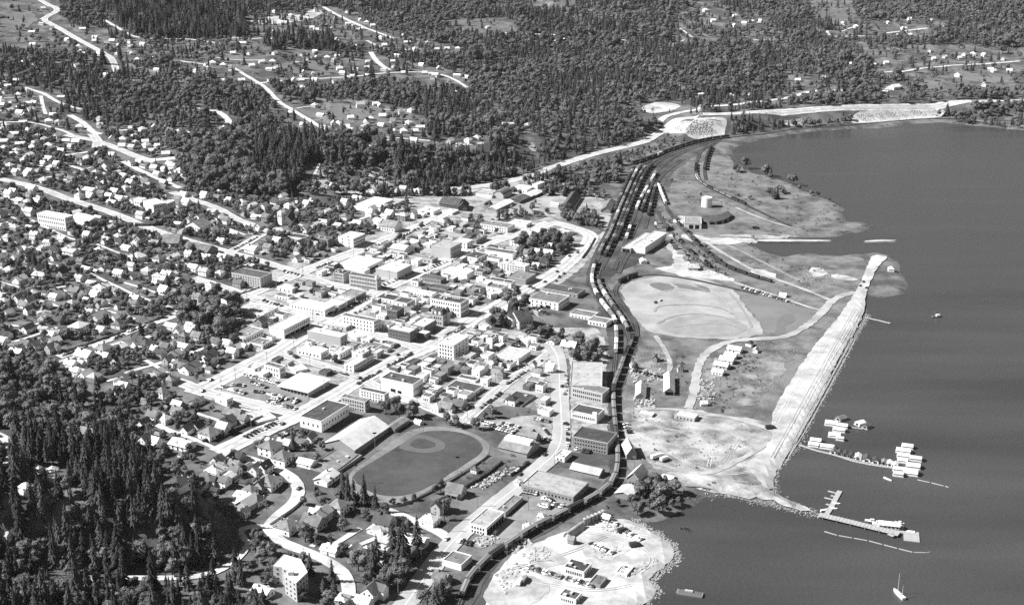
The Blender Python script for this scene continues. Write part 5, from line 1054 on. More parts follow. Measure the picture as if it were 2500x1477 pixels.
# small flat-roofed back buildings filling the town blocks
TOWN = np.array([(600,880),(640,800),(600,740),(700,660),(850,600),(1000,545),(1060,545),(1300,560),(1250,600),(1240,640),(1290,690),(1200,740),(1160,760),(1190,800),(1300,830),(1340,860),(1350,1000),(1250,1000),(1130,1000),(1000,960),(900,960),(760,900)], float)
W_ = np.array([at(*q)[:2] for q in TOWN]); uu = W_ @ np.array([cg, sg_]); vv = W_ @ np.array([-sg_, cg]); nb = 0
for u_ in np.arange(uu.min(), uu.max(), 11):
    for v_ in np.arange(vv.min(), vv.max(), 11):
        rs = random.Random(int(u_ * 53 + v_ * 19)); a_, b_ = u_ + rs.uniform(-2, 2), v_ + rs.uniform(-2, 2); x, y = a_ * cg - b_ * sg_, a_ * sg_ + b_ * cg; z = hz(x, y); px, py = proj(x, y, z)
        if rs.random() > .85 or nb >= 190 or not inside(np.array([[px, py]]), TOWN)[0] or any((x - f[0]) ** 2 + (y - f[1]) ** 2 < (f[2] + 3.4) ** 2 for f in FOOT) or (np.hypot(RP[:, 0] - x, RP[:, 1] - y) < RP[:, 2] + 5.5).any(): continue
        if inside(np.array([[px, py]]), np.array([(520,945),(600,905),(690,935),(770,968),(722,1005),(590,970)], float))[0]: continue
        a, c, H = rs.uniform(5, 10), rs.uniform(5, 9), rs.uniform(3, 6); rt, wt = rs.choice('WWLMMDD'), rs.choice('WWLMD'); nb += 1; FOOT.append((x, y, max(a, c) * .55))
        r_ = root('back_building', (x, y, z), GU + rs.gauss(0, .02)); tag(r_, describe(f"small {HM[wt]} {TW[rt]} back building", px, py), 'outbuilding', 'back buildings of the town blocks')
        O = [(-a / 2, -c / 2), (a / 2, -c / 2), (a / 2, c / 2), (-a / 2, c / 2)]; t = .3; I = [(-a / 2 + t, -c / 2 + t), (a / 2 - t, -c / 2 + t), (a / 2 - t, c / 2 - t), (-a / 2 + t, c / 2 - t)]
        V = [(p_, q_, -3) for p_, q_ in O] + [(p_, q_, H) for p_, q_ in O] + [(p_, q_, H) for p_, q_ in I] + [(p_, q_, H - .7) for p_, q_ in I]
        wo_ = MB().add(V, [(i, (i + 1) % 4, 4 + (i + 1) % 4, 4 + i) for i in range(4)] + [(4 + i, 4 + (i + 1) % 4, 8 + (i + 1) % 4, 8 + i) for i in range(4)] + [(8 + i, 8 + (i + 1) % 4, 12 + (i + 1) % 4, 12 + i) for i in range(4)]).ob('wall', [WALL[wt]], r_)
        ro_ = MB().add([(p_, q_, H - .4) for p_, q_ in I], [(0, 1, 2, 3)]).ob('roof', [ROOF[rt]], r_)
        for k in range(rs.randrange(1, 4)): ob('window', WIN, wo_, loc=(-a / 2, c * (.25 * k - .25), 1), sc=(1, 1, 1.1))
        if rs.random() < .5: ob('door', DOORM, wo_, loc=(a * .2, -c / 2, 0), rz=math.pi / 2, sc=(1, 1.6, 2.2))
        if rs.random() < .4: ob('vent_pipe', PIPE, ro_, loc=(a * .2, c * .1, H - .4))
# garden sheds and garages behind the nearer houses
SHED = proto('gable', 5, 3.8, 2.1, .9); ns = 0
for hi_, (q, px, py, tn, ex, far, ps) in enumerate(HOUSES):
    rs = random.Random(int(px * 17 + py * 29)); 
    if far or ps < 2.2 or 's' in ex or px > 1000 or rs.random() > .55 or ns > 110: continue
    an = GU + rs.choice([0, math.pi / 2, math.pi, -math.pi / 2]); d = rs.uniform(10, 14); x, y = q.x + math.cos(an) * d, q.y + math.sin(an) * d
    if any((x - f[0]) ** 2 + (y - f[1]) ** 2 < (f[2] * .8 + 3) ** 2 for f in FOOT) or any(abs(P[:, 0] - x).min() < 40 and np.hypot(P[:, 0] - x, P[:, 1] - y).min() < hw + 3.5 for P, hw in ROADS): continue
    t = rs.choice('WWLMD'); r_ = root('garden_shed', (x, y, hz(x, y)), an + rs.choice([0, math.pi / 2])); ns += 1; FOOT.append((x, y, 3.2))
    sx_, sy_ = proj(x, y, hz(x, y)); tag(r_, describe(f"small {TW[t]} garden shed", sx_, sy_), 'shed', 'garden sheds')
    wo_ = ob('wall', SHED['wall'], r_); setmat(wo_, WALL[rs.choice('WLM')])
    for m in SHED['roof']: setmat(ob('roof_slope', m, r_), ROOF[t])
    ob('door', DOORM, wo_, loc=(0, -1.9, 0), rz=math.pi / 2, sc=(1, 2.2, 1.8))
# ------------------------------------------------------------------ trees
CONM = mat('needles', .07, .35, 3, rnd=.4, spec=0, rough=1); LEAFM = mat('leaves', .13, .35, 2.5, rnd=.35, spec=0, rough=1); BARK = mat('bark', .07, .3, 4, spec=0)
def conifer_crown(seed, rad=.15, n=15, k=9, bare=.1):
    rs = random.Random(seed); b = MB()
    for i in range(n):
        t = i / (n - 1); z = bare + (1 - bare) * t * .97; r0 = rad * (1 - t) ** .75 * rs.uniform(.82, 1.12) + .008
        ph = rs.random() * 6.28
        for j in range(k):
            if rs.random() < .1: continue
            a = ph + 6.283 * j / k + rs.uniform(-.2, .2); r = r0 * rs.uniform(.65, 1.2); w = 2.4 / k + .12; dz = .045 + .05 * (1 - t)
            c, s = math.cos(a), math.sin(a); c1, s1 = math.cos(a - w), math.sin(a - w); c2, s2 = math.cos(a + w), math.sin(a + w); m = r * .62
            b.add([(0, 0, z + .035), (m * c1, m * s1, z - dz * .45), (r * c, r * s, z - dz), (m * c2, m * s2, z - dz * .45), (m * c * .8, m * s * .8, z + .012)], [(0, 1, 4), (4, 1, 2), (0, 4, 3), (4, 2, 3)])
    b.add([(0, 0, 1.02), (.008, 0, .93), (-.004, .007, .93), (-.004, -.007, .93)], [(0, 1, 2), (0, 2, 3), (0, 3, 1)])
    return b
ICO = None
def ico():
    global ICO
    if ICO: return ICO
    t = (1 + 5 ** .5) / 2; V = [Vector(v).normalized() for v in [(-1, t, 0), (1, t, 0), (-1, -t, 0), (1, -t, 0), (0, -1, t), (0, 1, t), (0, -1, -t), (0, 1, -t), (t, 0, -1), (t, 0, 1), (-t, 0, -1), (-t, 0, 1)]]
    F = [(0, 11, 5), (0, 5, 1), (0, 1, 7), (0, 7, 10), (0, 10, 11), (1, 5, 9), (5, 11, 4), (11, 10, 2), (10, 7, 6), (7, 1, 8), (3, 9, 4), (3, 4, 2), (3, 2, 6), (3, 6, 8), (3, 8, 9), (4, 9, 5), (2, 4, 11), (6, 2, 10), (8, 6, 7), (9, 8, 1)]
    E = {}; F2 = []
    def mid(a, b):
        k = (min(a, b), max(a, b))
        if k not in E: E[k] = len(V); V.append(((V[a] + V[b]) / 2).normalized())
        return E[k]
    for a, b, c in F: x, y, z = mid(a, b), mid(b, c), mid(c, a); F2 += [(a, x, z), (b, y, x), (c, z, y), (x, y, z)]
    ICO = (V, F2); return ICO
def leafy_crown(seed, wide=.36, blobs=15, leaves=620, lf=.028):
    rs = random.Random(seed); V, F = ico(); b = MB(); C = []
    for i in range(blobs):
        a = rs.random() * 6.28; u = rs.uniform(-.75, 1); rr = math.sqrt(max(0, 1 - u * u)) * rs.uniform(.35, .8)
        c = Vector((wide * rr * math.cos(a), wide * rr * math.sin(a), .6 + .3 * u)); s = rs.uniform(.12, .2); C.append((c, s))
        b.add([c + Vector((v.x * s, v.y * s, v.z * s * .85)) * rs.uniform(.62, 1.0) for v in V], F)
    for i in range(leaves):
        c, s = rs.choice(C); d = Vector((rs.gauss(0, 1), rs.gauss(0, 1), rs.gauss(0.2, 1))).normalized(); p = c + d * s * rs.uniform(.8, 1.25); q = Vector((rs.gauss(0, 1), rs.gauss(0, 1), rs.gauss(0, 1))).normalized() * lf * rs.uniform(.7, 1.4); r = d.cross(q).normalized() * lf
        b.add([p - q, p - r * .8, p + q, p + r * .8], [(0, 1, 2, 3)])
    return b
def trunk(conif, seed):
    rs = random.Random(seed); b = MB()
    if conif: b.tube((0, 0, -.08), (0, 0, .95), .016, .003, 6)
    else:
        b.tube((0, 0, -.08), (.01, 0, .42), .035, .022, 6)
        for i in range(5): a = 6.28 * i / 5 + rs.random(); b.tube((.01, 0, .3 + .03 * i), (.26 * math.cos(a), .26 * math.sin(a), .62 + .06 * rs.random()), .016, .005, 5)
    return b
CC = [conifer_crown(1, .15), conifer_crown(2, .18, 14, 9, .06), conifer_crown(3, .12, 16, 8, .2), conifer_crown(4, .16, 13, 8, .12), conifer_crown(5, .2, 13, 10, .04), conifer_crown(6, .11, 15, 7, .3)]
LC = [leafy_crown(11, .38), leafy_crown(12, .32, 13), leafy_crown(13, .42, 17, 700), leafy_crown(14, .27, 12, 520), leafy_crown(15, .4, 18)]
CT_, LT_ = [trunk(True, i) for i in range(3)], [trunk(False, i) for i in range(3)]
CCM = [c.mesh('crown', [CONM]) for c in CC]; LCM = [c.mesh('crown', [LEAFM]) for c in LC]; CTM = [c.mesh('trunk', [BARK]) for c in CT_]; LTM = [c.mesh('trunk', [BARK]) for c in LT_]
# where trees may not stand: a 2.5 m raster of roads, buildings and lots
X0, Y0, RS_ = -1500.0, 500.0, 2.5
KEEP = np.zeros((1320, 1320), bool)
def disc(x, y, r):
    i0, i1 = int((x - r - X0) / RS_), int((x + r - X0) / RS_) + 1; j0, j1 = int((y - r - Y0) / RS_), int((y + r - Y0) / RS_) + 1
    if i1 < 0 or j1 < 0 or i0 >= 1320 or j0 >= 1320: return
    KEEP[max(j0, 0):max(j1, 0), max(i0, 0):max(i1, 0)] = True
for P, hw in ROADS:
    for x, y in P:
        disc(x, y, hw + 1.2)
        if y > 1350: disc(x, y - 9, hw + 3)
        else: disc(x, y - 2.5, hw + 1.5)
for x, y, r in FOOT:
    disc(x, y, r * .8); disc(x, y - (2.5 if y < 1500 else 9), r * .6)
# woods and clearings, drawn on the photograph: (outline, chance, share of conifers, height of conifers, height of leafy trees)
ZONES = [
 ([(-400,-100),(2900,-100),(2900,480),(-400,480)], .86, .36, 13.5, 10.5),
 ([(1150,0),(1900,0),(1900,270),(1500,300),(1150,200)], .9, .45, 14, 11),
 ([(1240,130),(1700,110),(1700,260),(1400,330),(1060,300),(1150,200)], 1., .5, 13, 10),
 ([(-100,-20),(140,-20),(150,40),(170,70),(250,70),(300,95),(290,135),(200,135),(100,130),(60,130),(-100,130)], .08, .3, 14, 9),
 ([(250,20),(640,20),(600,100),(420,95),(340,95),(290,60)], 1., .9, 22, 12),
 ([(100,90),(330,100),(420,110),(420,150),(330,160),(200,140)], .25, .2, 14, 9),
 ([(0,130),(200,140),(480,190),(560,240),(520,270),(200,270),(60,215),(0,200)], .62, .3, 15, 10),
 ([(600,30),(820,20),(900,60),(1000,90),(1130,120),(1130,140),(900,120),(760,100),(600,110)], .2, .6, 14, 8),
 ([(420,92),(640,98),(640,150),(430,150)], .4, .3, 12, 8), ([(1640,15),(1900,30),(1900,110),(1640,110)], .4, .4, 13, 9), ([(1900,60),(2100,62),(2150,130),(1900,120)], .6, .4, 13, 9),
 ([(640,100),(820,95),(830,135),(690,140)], .85, .85, 20, 10),
 ([(430,150),(640,120),(900,130),(1050,165),(1150,180),(1150,232),(1000,200),(760,215),(620,210),(480,190)], .16, .4, 16, 9),
 ([(680,255),(900,250),(1020,270),(1050,330),(980,352),(800,342),(680,328)], .12, .3, 14, 8),
 ([(900,345),(1060,335),(1190,335),(1190,362),(1080,366),(920,362)], .15, .3, 14, 8),
 ([(1090,48),(1260,42),(1260,85),(1100,82)], .1, .5, 14, 8), ([(1240,-20),(1420,-20),(1400,25),(1300,25)], .1, .5, 14, 8),
 ([(1660,-20),(1700,-10),(1870,50),(1900,75),(1740,70),(1690,30)], .15, .5, 14, 8), ([(1955,-20),(2070,-10),(2100,60),(1990,60)], .06, .5, 14, 8),
 ([(2030,60),(2270,42),(2340,60),(2270,92),(2030,94)], .22, .5, 15, 8), ([(2100,125),(2250,110),(2520,118),(2520,215),(2400,232),(2250,200),(2150,180)], .13, .3, 12, 9),
 ([(2150,200),(2215,198),(2215,250),(2150,250)], .3, .3, 12, 9), ([(1925,180),(2045,185),(2035,215),(1925,212)], .22, .4, 12, 9), ([(2230,200),(2300,200),(2350,240),(2270,242)], .1, .3, 12, 8),
 ([(1640,60),(1700,60),(1700,105),(1640,110)], .3, .5, 13, 9), ([(1420,20),(1520,40),(1500,60),(1440,40)], .2, .5, 13, 9),
 ([(1250,330),(1320,335),(1330,410),(1240,425),(1230,380)], .5, .3, 10, 7), ([(1530,255),(1680,245),(1700,290),(1560,300)], .35, .4, 9, 6),
 ([(-300,200),(60,215),(120,255),(180,290),(250,305),(420,310),(430,390),(380,455),(-300,470)], .75, .1, 12, 7),
 ([(420,380),(560,350),(700,400),(700,480),(560,470),(440,460)], 1., .1, 16, 14),
 ([(620,330),(900,345),(1000,370),(1000,450),(860,430),(740,470),(620,440)], 1., .55, 19, 13),
 ([(740,400),(830,400),(820,470),(745,470)], .3, .4, 14, 9), ([(880,400),(950,400),(990,465),(880,478),(820,470)], .25, .4, 14, 9),
 ([(-300,400),(420,400),(560,530),(560,610),(600,720),(600,860),(480,965),(430,1130),(150,905),(-300,880)], .95, .04, 12, 6.6),
 ([(420,460),(700,490),(860,490),(990,480),(1000,530),(850,595),(700,640),(600,690),(560,600),(440,560)], .85, .05, 12, 6.8),
 ([(440,760),(560,740),(600,790),(560,830),(500,830),(440,800)], 1., .0, 15, 12),
 ([(310,380),(330,545),(400,560),(440,530),(330,520)], .5, 0, 12, 7),
 ([(-300,940),(130,950),(210,985),(280,1040),(330,1130),(400,1205),(470,1245),(525,1290),(545,1340),(590,1400),(640,1440),(660,1600),(-300,1600)], .9, .88, 18.5, 9),
 ([(-300,905),(130,915),(250,985),(300,1090),(200,1110),(60,1075),(-300,1075)], .9, .35, 15, 10.5),
 ([(140,905),(250,925),(330,1000),(400,1100),(440,1180),(400,1200),(330,1125),(280,1035),(210,975)], .55, .15, 12, 7),
 ([(505,1238),(548,1255),(580,1300),(604,1332),(588,1362),(540,1392),(520,1360),(528,1300)], .05, .5, 12, 4),
 ([(0,1235),(90,1228),(95,1265),(60,1290),(0,1295)], .06, .7, 22, 12),
 ([(110,1145),(165,1150),(165,1185),(110,1185)], .3, .3, 18, 9),
 ([(430,960),(560,1000),(620,1040),(540,1100),(700,1060),(800,1085),(760,1160),(840,1200),(960,1250),(1060,1290),(960,1477),(860,1477),(640,1440),(590,1340),(500,1225),(430,1170),(420,1080)], .55, .08, 13, 6.5),
 ([(615,1310),(660,1325),(668,1420),(640,1500),(560,1500),(600,1420)], .9, .2, 15, 9),
 ([(400,1412),(600,1405),(600,1520),(400,1520)], .55, .9, 15, 7),
 ([(930,1340),(1010,1330),(1040,1400),(1000,1477),(900,1477),(860,1400),(900,1360)], 1., .35, 19, 12),
 ([(1040,1420),(1110,1420),(1100,1500),(1020,1500)], .9, .1, 14, 9),
 ([(740,1390),(850,1420),(840,1500),(740,1490)], .8, .5, 15, 9),
 ([(1560,1160),(1640,1175),(1660,1245),(1600,1275),(1520,1258),(1500,1230),(1560,1210)], 1., .0, 12, 8.5),
 ([(1860,275),(1900,272),(1925,300),(1870,322),(1765,335),(1752,300),(1790,285)], 1., .55, 13, 10), ([(1968,276),(2070,270),(2085,302),(1990,312),(1965,300)], 1., .55, 14, 10), ([(2180,272),(2225,268),(2232,288),(2195,292)], .9, .3, 9, 7), ([(2285,262),(2700,245),(2700,312),(2330,300),(2290,285)], 1., .4, 14, 11), ([(1632,312),(1660,302),(1690,335),(1650,345),(1625,335)], 1., .5, 12, 8),
 ([(1600,345),(1640,330),(1740,342),(1700,352),(1600,380),(1560,390),(1480,410),(1400,425),(1360,420),(1500,375)], .8, .1, 8, 5),
 ([(1270,590),(1345,575),(1410,590),(1390,625),(1350,660),(1300,665),(1262,630)], .75, .03, 12, 8.5),
 ([(1165,745),(1215,715),(1285,705),(1290,750),(1235,800),(1180,800)], .8, .03, 14, 11), ([(1285,800),(1340,810),(1400,830),(1470,850),(1470,890),(1400,880),(1330,845),(1280,830)], .7, .0, 12, 9),
 ([(1370,520),(1450,530),(1490,570),(1440,575),(1380,552)], .9, .05, 14, 10), ([(1430,440),(1500,450),(1490,500),(1440,490)], .35, .1, 12, 8), ([(1090,530),(1180,540),(1240,520),(1340,515),(1330,535),(1240,540),(1180,560),(1090,548)], .5, .02, 12, 6),
 ([(1090,870),(1130,835),(1165,850),(1190,885),(1150,910),(1110,905)], .6, .0, 12, 9), ([(1060,900),(1110,905),(1140,925),(1095,950),(1050,950)], .7, 0, 10, 6), ([(1100,1000),(1165,970),(1240,990),(1260,1020),(1190,1030),(1150,1005)], .35, 0, 10, 6), ([(905,985),(990,990),(1010,1020),(940,1020)], .6, 0, 12, 9), ([(1000,985),(1070,1010),(1140,1040),(1150,1060),(1060,1035)], .6, 0, 12, 9), ([(1165,1000),(1200,1010),(1210,1030),(1170,1030)], .7, 0, 10, 6),
 ([(590,590),(690,575),(800,605),(730,655),(650,632),(600,612)], .5, .03, 12, 8),
 ([(640,700),(690,690),(700,715),(650,725)], .35, 0, 10, 7), ([(1180,500),(1330,495),(1330,520),(1190,525)], .2, 0, 10, 6),
]
ZONES += [([(1610,334),(1650,294),(1780,280),(1778,340),(1700,345),(1650,332)], .03, .3, 6, 4), ([(2082,302),(2085,274),(2290,258),(2292,290),(2150,302)], .02, .3, 6, 4), ([(1900,304),(1960,284),(1968,306)], .02, .3, 6, 4), ([(1560,262),(1610,246),(1670,256),(1640,274),(1585,282)], .1, .3, 6, 4)]
ZONES += [([(590,880),(640,800),(600,740),(700,660),(850,600),(1000,545),(1060,545),(1250,560),(1240,640),(1290,690),(1160,760),(1190,800),(1300,830),(1340,860),(1350,1000),(1130,1000),(1000,960),(760,900)], .055, .0, 10, 6), ([(1480,480),(1540,400),(1640,366),(1760,340),(1786,350),(1800,395),(1830,420),(1900,440),(1960,462),(2020,490),(1480,490)], .012, .2, 8, 6), ([(1765,338),(1960,312),(2290,288),(2290,302),(1990,326),(1790,362)], .0, .2, 8, 6)]
NOTREE = [P0(q, 3.0) for q in ([(850,1165),(860,1145),(940,1090),(1000,1048),(1110,1040),(1165,1058),(1200,1090),(1120,1160),(960,1242),(880,1210)],)]
def zone_of(px, py):
    n = len(px); Q = np.stack([px, py], 1); pr = np.zeros((n, 4))
    for poly, ch, cf, hc, hl in ZONES: m = inside(Q, np.array(poly, float)); pr[m] = (ch, cf, hc, hl)
    return pr
def scatter(x0, x1, y0, y1, st):
    gx, gy = np.meshgrid(np.arange(x0, x1, st), np.arange(y0, y1, st)); P = np.stack([gx.ravel(), gy.ravel()], 1) + rng.uniform(-.5, .5, (gx.size, 2)) * st * .95
    z = hzv(P); dp = P[:, 1] * CT + (CAMZ - z) * ST; px = CX + FPX * P[:, 0] / dp; py = CY - FPX * ((z - CAMZ) * CT + P[:, 1] * ST) / dp
    ok = (px > -260) & (px < 2760) & (py > -60) & (py < 1640) & (z > .8)
    i = ((P[:, 0] - X0) / RS_).astype(int); j = ((P[:, 1] - Y0) / RS_).astype(int); inr = (i >= 0) & (i < 1320) & (j >= 0) & (j < 1320)
    ok &= ~(inr & KEEP[np.clip(j, 0, 1319), np.clip(i, 0, 1319)])
    for q in NOTREE: ok &= ~inside(P, q)
    return P[ok], z[ok], px[ok], py[ok]
TREES = []                                            # x, y, z, conifer?, height, px, py
for (x0, x1, y0, y1, st) in ((-500, 700, 520, 1000, 6.6), (-900, 1000, 1000, 1700, 6.8), (-1500, 1700, 1700, 4300, 9.2), (-420, -140, 540, 1000, 6.2)):
    P, z, px, py = scatter(x0, x1, y0, y1, st); pr = zone_of(px, py)
    if st == 6.2: pr[~((px < 600) & (py > 1060) & (pr[:, 1] > .8)), 0] = 0; pr[:, 0] *= .8
    cl = vnoise(P, 26, 9) * .8 + vnoise(P, 70, 8) * .5 - .65
    u = rng.random(len(P)); v = rng.random(len(P)); keep = u < np.where(pr[:, 0] < .8, pr[:, 0] * (1 + cl * 1.6), pr[:, 0] * np.clip(.92 + cl * 1.1, .35, 1.05))
    mixn = np.clip(pr[:, 1] + np.where((pr[:, 1] > .15) & (pr[:, 1] < .9), (vnoise(P, 90, 21) - .5) * 1.3, 0), 0, 1)
    for k in np.nonzero(keep)[0]:
        cf = v[k] < mixn[k]; h = (pr[k, 2] if cf else pr[k, 3]) * rng.lognormal(0, .22)
        TREES.append((P[k, 0], P[k, 1], z[k], cf, h, px[k], py[k]))
# single trees that stand out
for (x, y, cf, h) in [(838,1215,1,21),(890,1235,1,23),(917,1252,1,20),(1248,1000,0,0),(252,402,1,16),(222,402,1,14),(651,615,1,8),(510,655,1,15),(1432,520,1,13),(1890,488,1,17),(1885,484,1,15),(1897,486,1,16),(1878,478,0,10),(1797,420,0,11),(1803,422,0,9),(1900,468,0,9),(1908,472,0,9),(1980,478,0,7),(1995,480,0,7),(2025,492,0,5),(1550,900,0,6),(1240,745,0,13),(1260,735,0,15),(1222,790,0,10),(975,588,0,9),(985,592,0,7),(1192,660,0,10),(1185,655,0,8),(1010,1018,0,13),(1000,1022,0,11),(1112,1042,0,9),(1090,1035,0,9),(1162,1048,0,9),(1075,1200,0,9),(1062,1205,0,7),(960,1232,0,5),(985,1228,0,5),(1010,1222,0,5),(1090,1250,0,10),(1085,1270,1,15),(108,1260,1,26),(52,1290,1,27),(40,1260,1,25),(100,1240,1,24),(80,1245,1,22),(1630,935,0,3),(1785,440,0,4),(1212,895,0,8),(1652,578,0,4),(1663,596,0,4),(1682,616,0,5),(1692,637,0,4.5),(1706,619,0,4),(1717,629,0,4.5),(1722,651,0,5),(1733,646,0,4),(1740,641,0,4.5),(1713,659,0,4.5),(1722,608,0,5),(1737,628,0,4),(1626,562,0,6),(1746,657,0,4.5),(1750,667,0,5),(1660,587,0,3.5),(1690,600,0,4),(1701,640,0,4),(1612,580,0,5),(1640,560,0,4),(1600,560,0,5),(1618,535,0,4),(1634,545,0,4),(1770,672,0,3.5),(1030,560,0,9)]:
    if h: q = at(x, y); TREES.append((q.x, q.y, q.z, bool(cf), h, x, y))
vis = [t for t in TREES if -10 < t[5] < 2510 and -5 < t[6] < 1490]
def big(conif): return sorted([t for t in vis if bool(t[3]) == conif], key=lambda t: -t[4] * pxm(t[0], t[1], t[2]))[:300]
BIGC, BIGL = big(True), big(False); chosen = set(id(t) for t in BIGC) | set(id(t) for t in BIGL)
TSIZE = lambda h, m: 'tall ' if h > m * 1.2 else 'small ' if h < m * .8 else ''
for t in BIGC + BIGL:
    x, y, z, cf, h, px, py = t; rs = random.Random(int(x * 53 + y * 101)); wood = px < 600 and py > 1050
    r_ = root('conifer_tree' if cf else 'leafy_tree', (x, y, z - .2), rs.random() * 6.28); s = h
    wd = rs.uniform(.95, 1.25) * (1.1 if cf else 1.0); r_.scale = (s * wd, s * wd, s)
    ob('trunk', (CTM if cf else LTM)[rs.randrange(3)], r_); ob('crown', (CCM if cf else LCM)[rs.randrange(len(CCM if cf else LCM))], r_)
    if wood or px < 300 and py > 880:
        zn = 'crowning the rocky bluff' if (px > 380 and py < 1400) else 'below the bluff road' if py > 1410 else 'above the park road bend' if py < 1130 else 'around the park lawn' if px < 200 else 'on the middle of the wooded knoll'
        sz = 'tall ' if h > (19 if cf else 12) else 'short ' if h < (15 if cf else 9) else 'mid-sized '
        tag(r_, f"{sz}{'dark pointed conifer' if cf else 'rounded leafy tree'} in the dense wood {zn}", 'tree', f"{sz}{'conifers' if cf else 'leafy trees'} {zn}")
    else: tag(r_, describe(f"{TSIZE(h, 16 if cf else 9)}{'dark pointed conifer' if cf else 'round leafy tree'}", px, py), 'tree', 'conifers about the town' if cf else 'leafy trees about the town')
# the rest of the woods: too many to count, one object of each kind
def instancer(name, label, cat, pts, protos, kind='stuff'):
    col = bpy.data.collections.new(name + '_kinds')
    for i, m in enumerate(protos): o = bpy.data.objects.new(f'{name}_kind_{i}', m); col.objects.link(o)
    me = bpy.data.meshes.new(name); me.from_pydata([(p[0], p[1], p[2]) for p in pts], [], [])
    for nm, ty, vals in (('rot', 'FLOAT', [p[3] for p in pts]), ('hgt', 'FLOAT', [p[4] for p in pts]), ('wid', 'FLOAT', [p[5] for p in pts]), ('pick', 'INT', [p[6] for p in pts])):
        at_ = me.attributes.new(nm, ty, 'POINT'); at_.data.foreach_set('value', vals)
    o = ob(name, me); tag(o, label, cat, kind=kind)
    g = bpy.data.node_groups.new(name, 'GeometryNodeTree'); g.interface.new_socket('Geometry', in_out='INPUT', socket_type='NodeSocketGeometry'); g.interface.new_socket('Geometry', in_out='OUTPUT', socket_type='NodeSocketGeometry')
    N = g.nodes; L = g.links; gi = N.new('NodeGroupInput'); go = N.new('NodeGroupOutput'); ip = N.new('GeometryNodeInstanceOnPoints'); ci = N.new('GeometryNodeCollectionInfo')
    ci.inputs['Collection'].default_value = col; ci.inputs['Separate Children'].default_value = True; ci.inputs['Reset Children'].default_value = True
    def na(nm, ty): n = N.new('GeometryNodeInputNamedAttribute'); n.data_type = ty; n.inputs[0].default_value = nm; return n.outputs[0]
    m2p = N.new('GeometryNodeMeshToPoints'); L.new(gi.outputs[0], m2p.inputs[0]); L.new(m2p.outputs[0], ip.inputs['Points'])
    L.new(ci.outputs[0], ip.inputs['Instance']); ip.inputs['Pick Instance'].default_value = True; L.new(na('pick', 'INT'), ip.inputs['Instance Index'])
    cr = N.new('ShaderNodeCombineXYZ'); L.new(na('rot', 'FLOAT'), cr.inputs[2]); L.new(cr.outputs[0], ip.inputs['Rotation'])
    cs = N.new('ShaderNodeCombineXYZ'); w = na('wid', 'FLOAT'); L.new(w, cs.inputs[0]); L.new(w, cs.inputs[1]); L.new(na('hgt', 'FLOAT'), cs.inputs[2]); L.new(cs.outputs[0], ip.inputs['Scale'])
    L.new(ip.outputs[0], go.inputs[0]); md = o.modifiers.new('scatter', 'NODES'); md.node_group = g
    return o
def joined(c, t, mt): b = MB(); b.add(c.v, c.f, 0); b.add(t.v, t.f, 1); return b.mesh('tree_form', [mt, BARK])
CP = [joined(c, CT_[0], CONM) for c in CC]; LP = [joined(c, LT_[0], LEAFM) for c in LC]
rest = [t for t in TREES if id(t) not in chosen]
def inst(ts, n, a, b): return [(t[0], t[1], t[2] - .2, random.random() * 6.28, t[4], t[4] * random.uniform(a, b), random.randrange(n)) for t in ts]
instancer('conifer_forest', 'dark conifer woods covering the far hillsides and knoll', 'forest', inst([t for t in rest if t[3]], len(CP), 1.3, 2.0), CP)
instancer('leafy_woodland', 'mixed leafy woodland over hillsides and gardens', 'woodland', inst([t for t in rest if not t[3]], len(LP), .9, 1.25), LP)
# low scrub on the flats, banks and gardens
BUSH = [leafy_crown(31, .6, 6, 90, .05), leafy_crown(32, .8, 7, 90, .05), leafy_crown(33, .5, 5, 70, .05)]
BM = [b.mesh('bush_form', [mat('scrub', .1, .35, 2, rnd=.4, spec=0, rough=1)]) for b in BUSH]
SCRUB = []
SZ = [([(1640,440),(1800,395),(1960,470),(2050,530),(1950,575),(1800,560),(1700,520)], .22), ([(1780,520),(1950,520),(1980,570),(1850,575)], .6), ([(1700,600),(1850,610),(2000,640),(2040,700),(1900,700),(1750,650)], .3), ([(1530,880),(1680,870),(1700,960),(1560,990)], .25), ([(1700,880),(1850,860),(1860,960),(1760,1010),(1700,990)], .5), ([(1750,1020),(1830,880),(1845,890),(1770,1010)], .9), ([(1540,1010),(1880,1040),(1880,1180),(1700,1190),(1560,1120)], .07), ([(1600,1150),(1680,1190),(1700,1230),(1620,1260)], .7), ([(1340,380),(1600,330),(1640,345),(1480,412),(1380,420)], .6), ([(-300,400),(600,400),(640,860),(480,960),(150,900),(-300,880)], .28), ([(430,960),(620,1040),(800,1090),(960,1260),(960,1477),(640,1440),(500,1225)], .25), ([(1400,1265),(1480,1230),(1500,1255),(1400,1285),(1300,1330),(1250,1350),(1280,1320)], .35), ([(500,1225),(600,1270),(610,1380),(560,1400)], .4), ([(1390,700),(1440,720),(1480,760),(1440,760)], .5), ([(1100,1140),(1250,1110),(1260,1170),(1080,1250),(1040,1240)], .15), ([(0,0),(2500,0),(2500,330),(1500,330),(1000,480),(0,480)], .12), ([(1150,985),(1330,1000),(1330,1040),(1180,1030)], .2), ([(1430,1260),(1500,1262),(1545,1275),(1520,1290)], .15)]
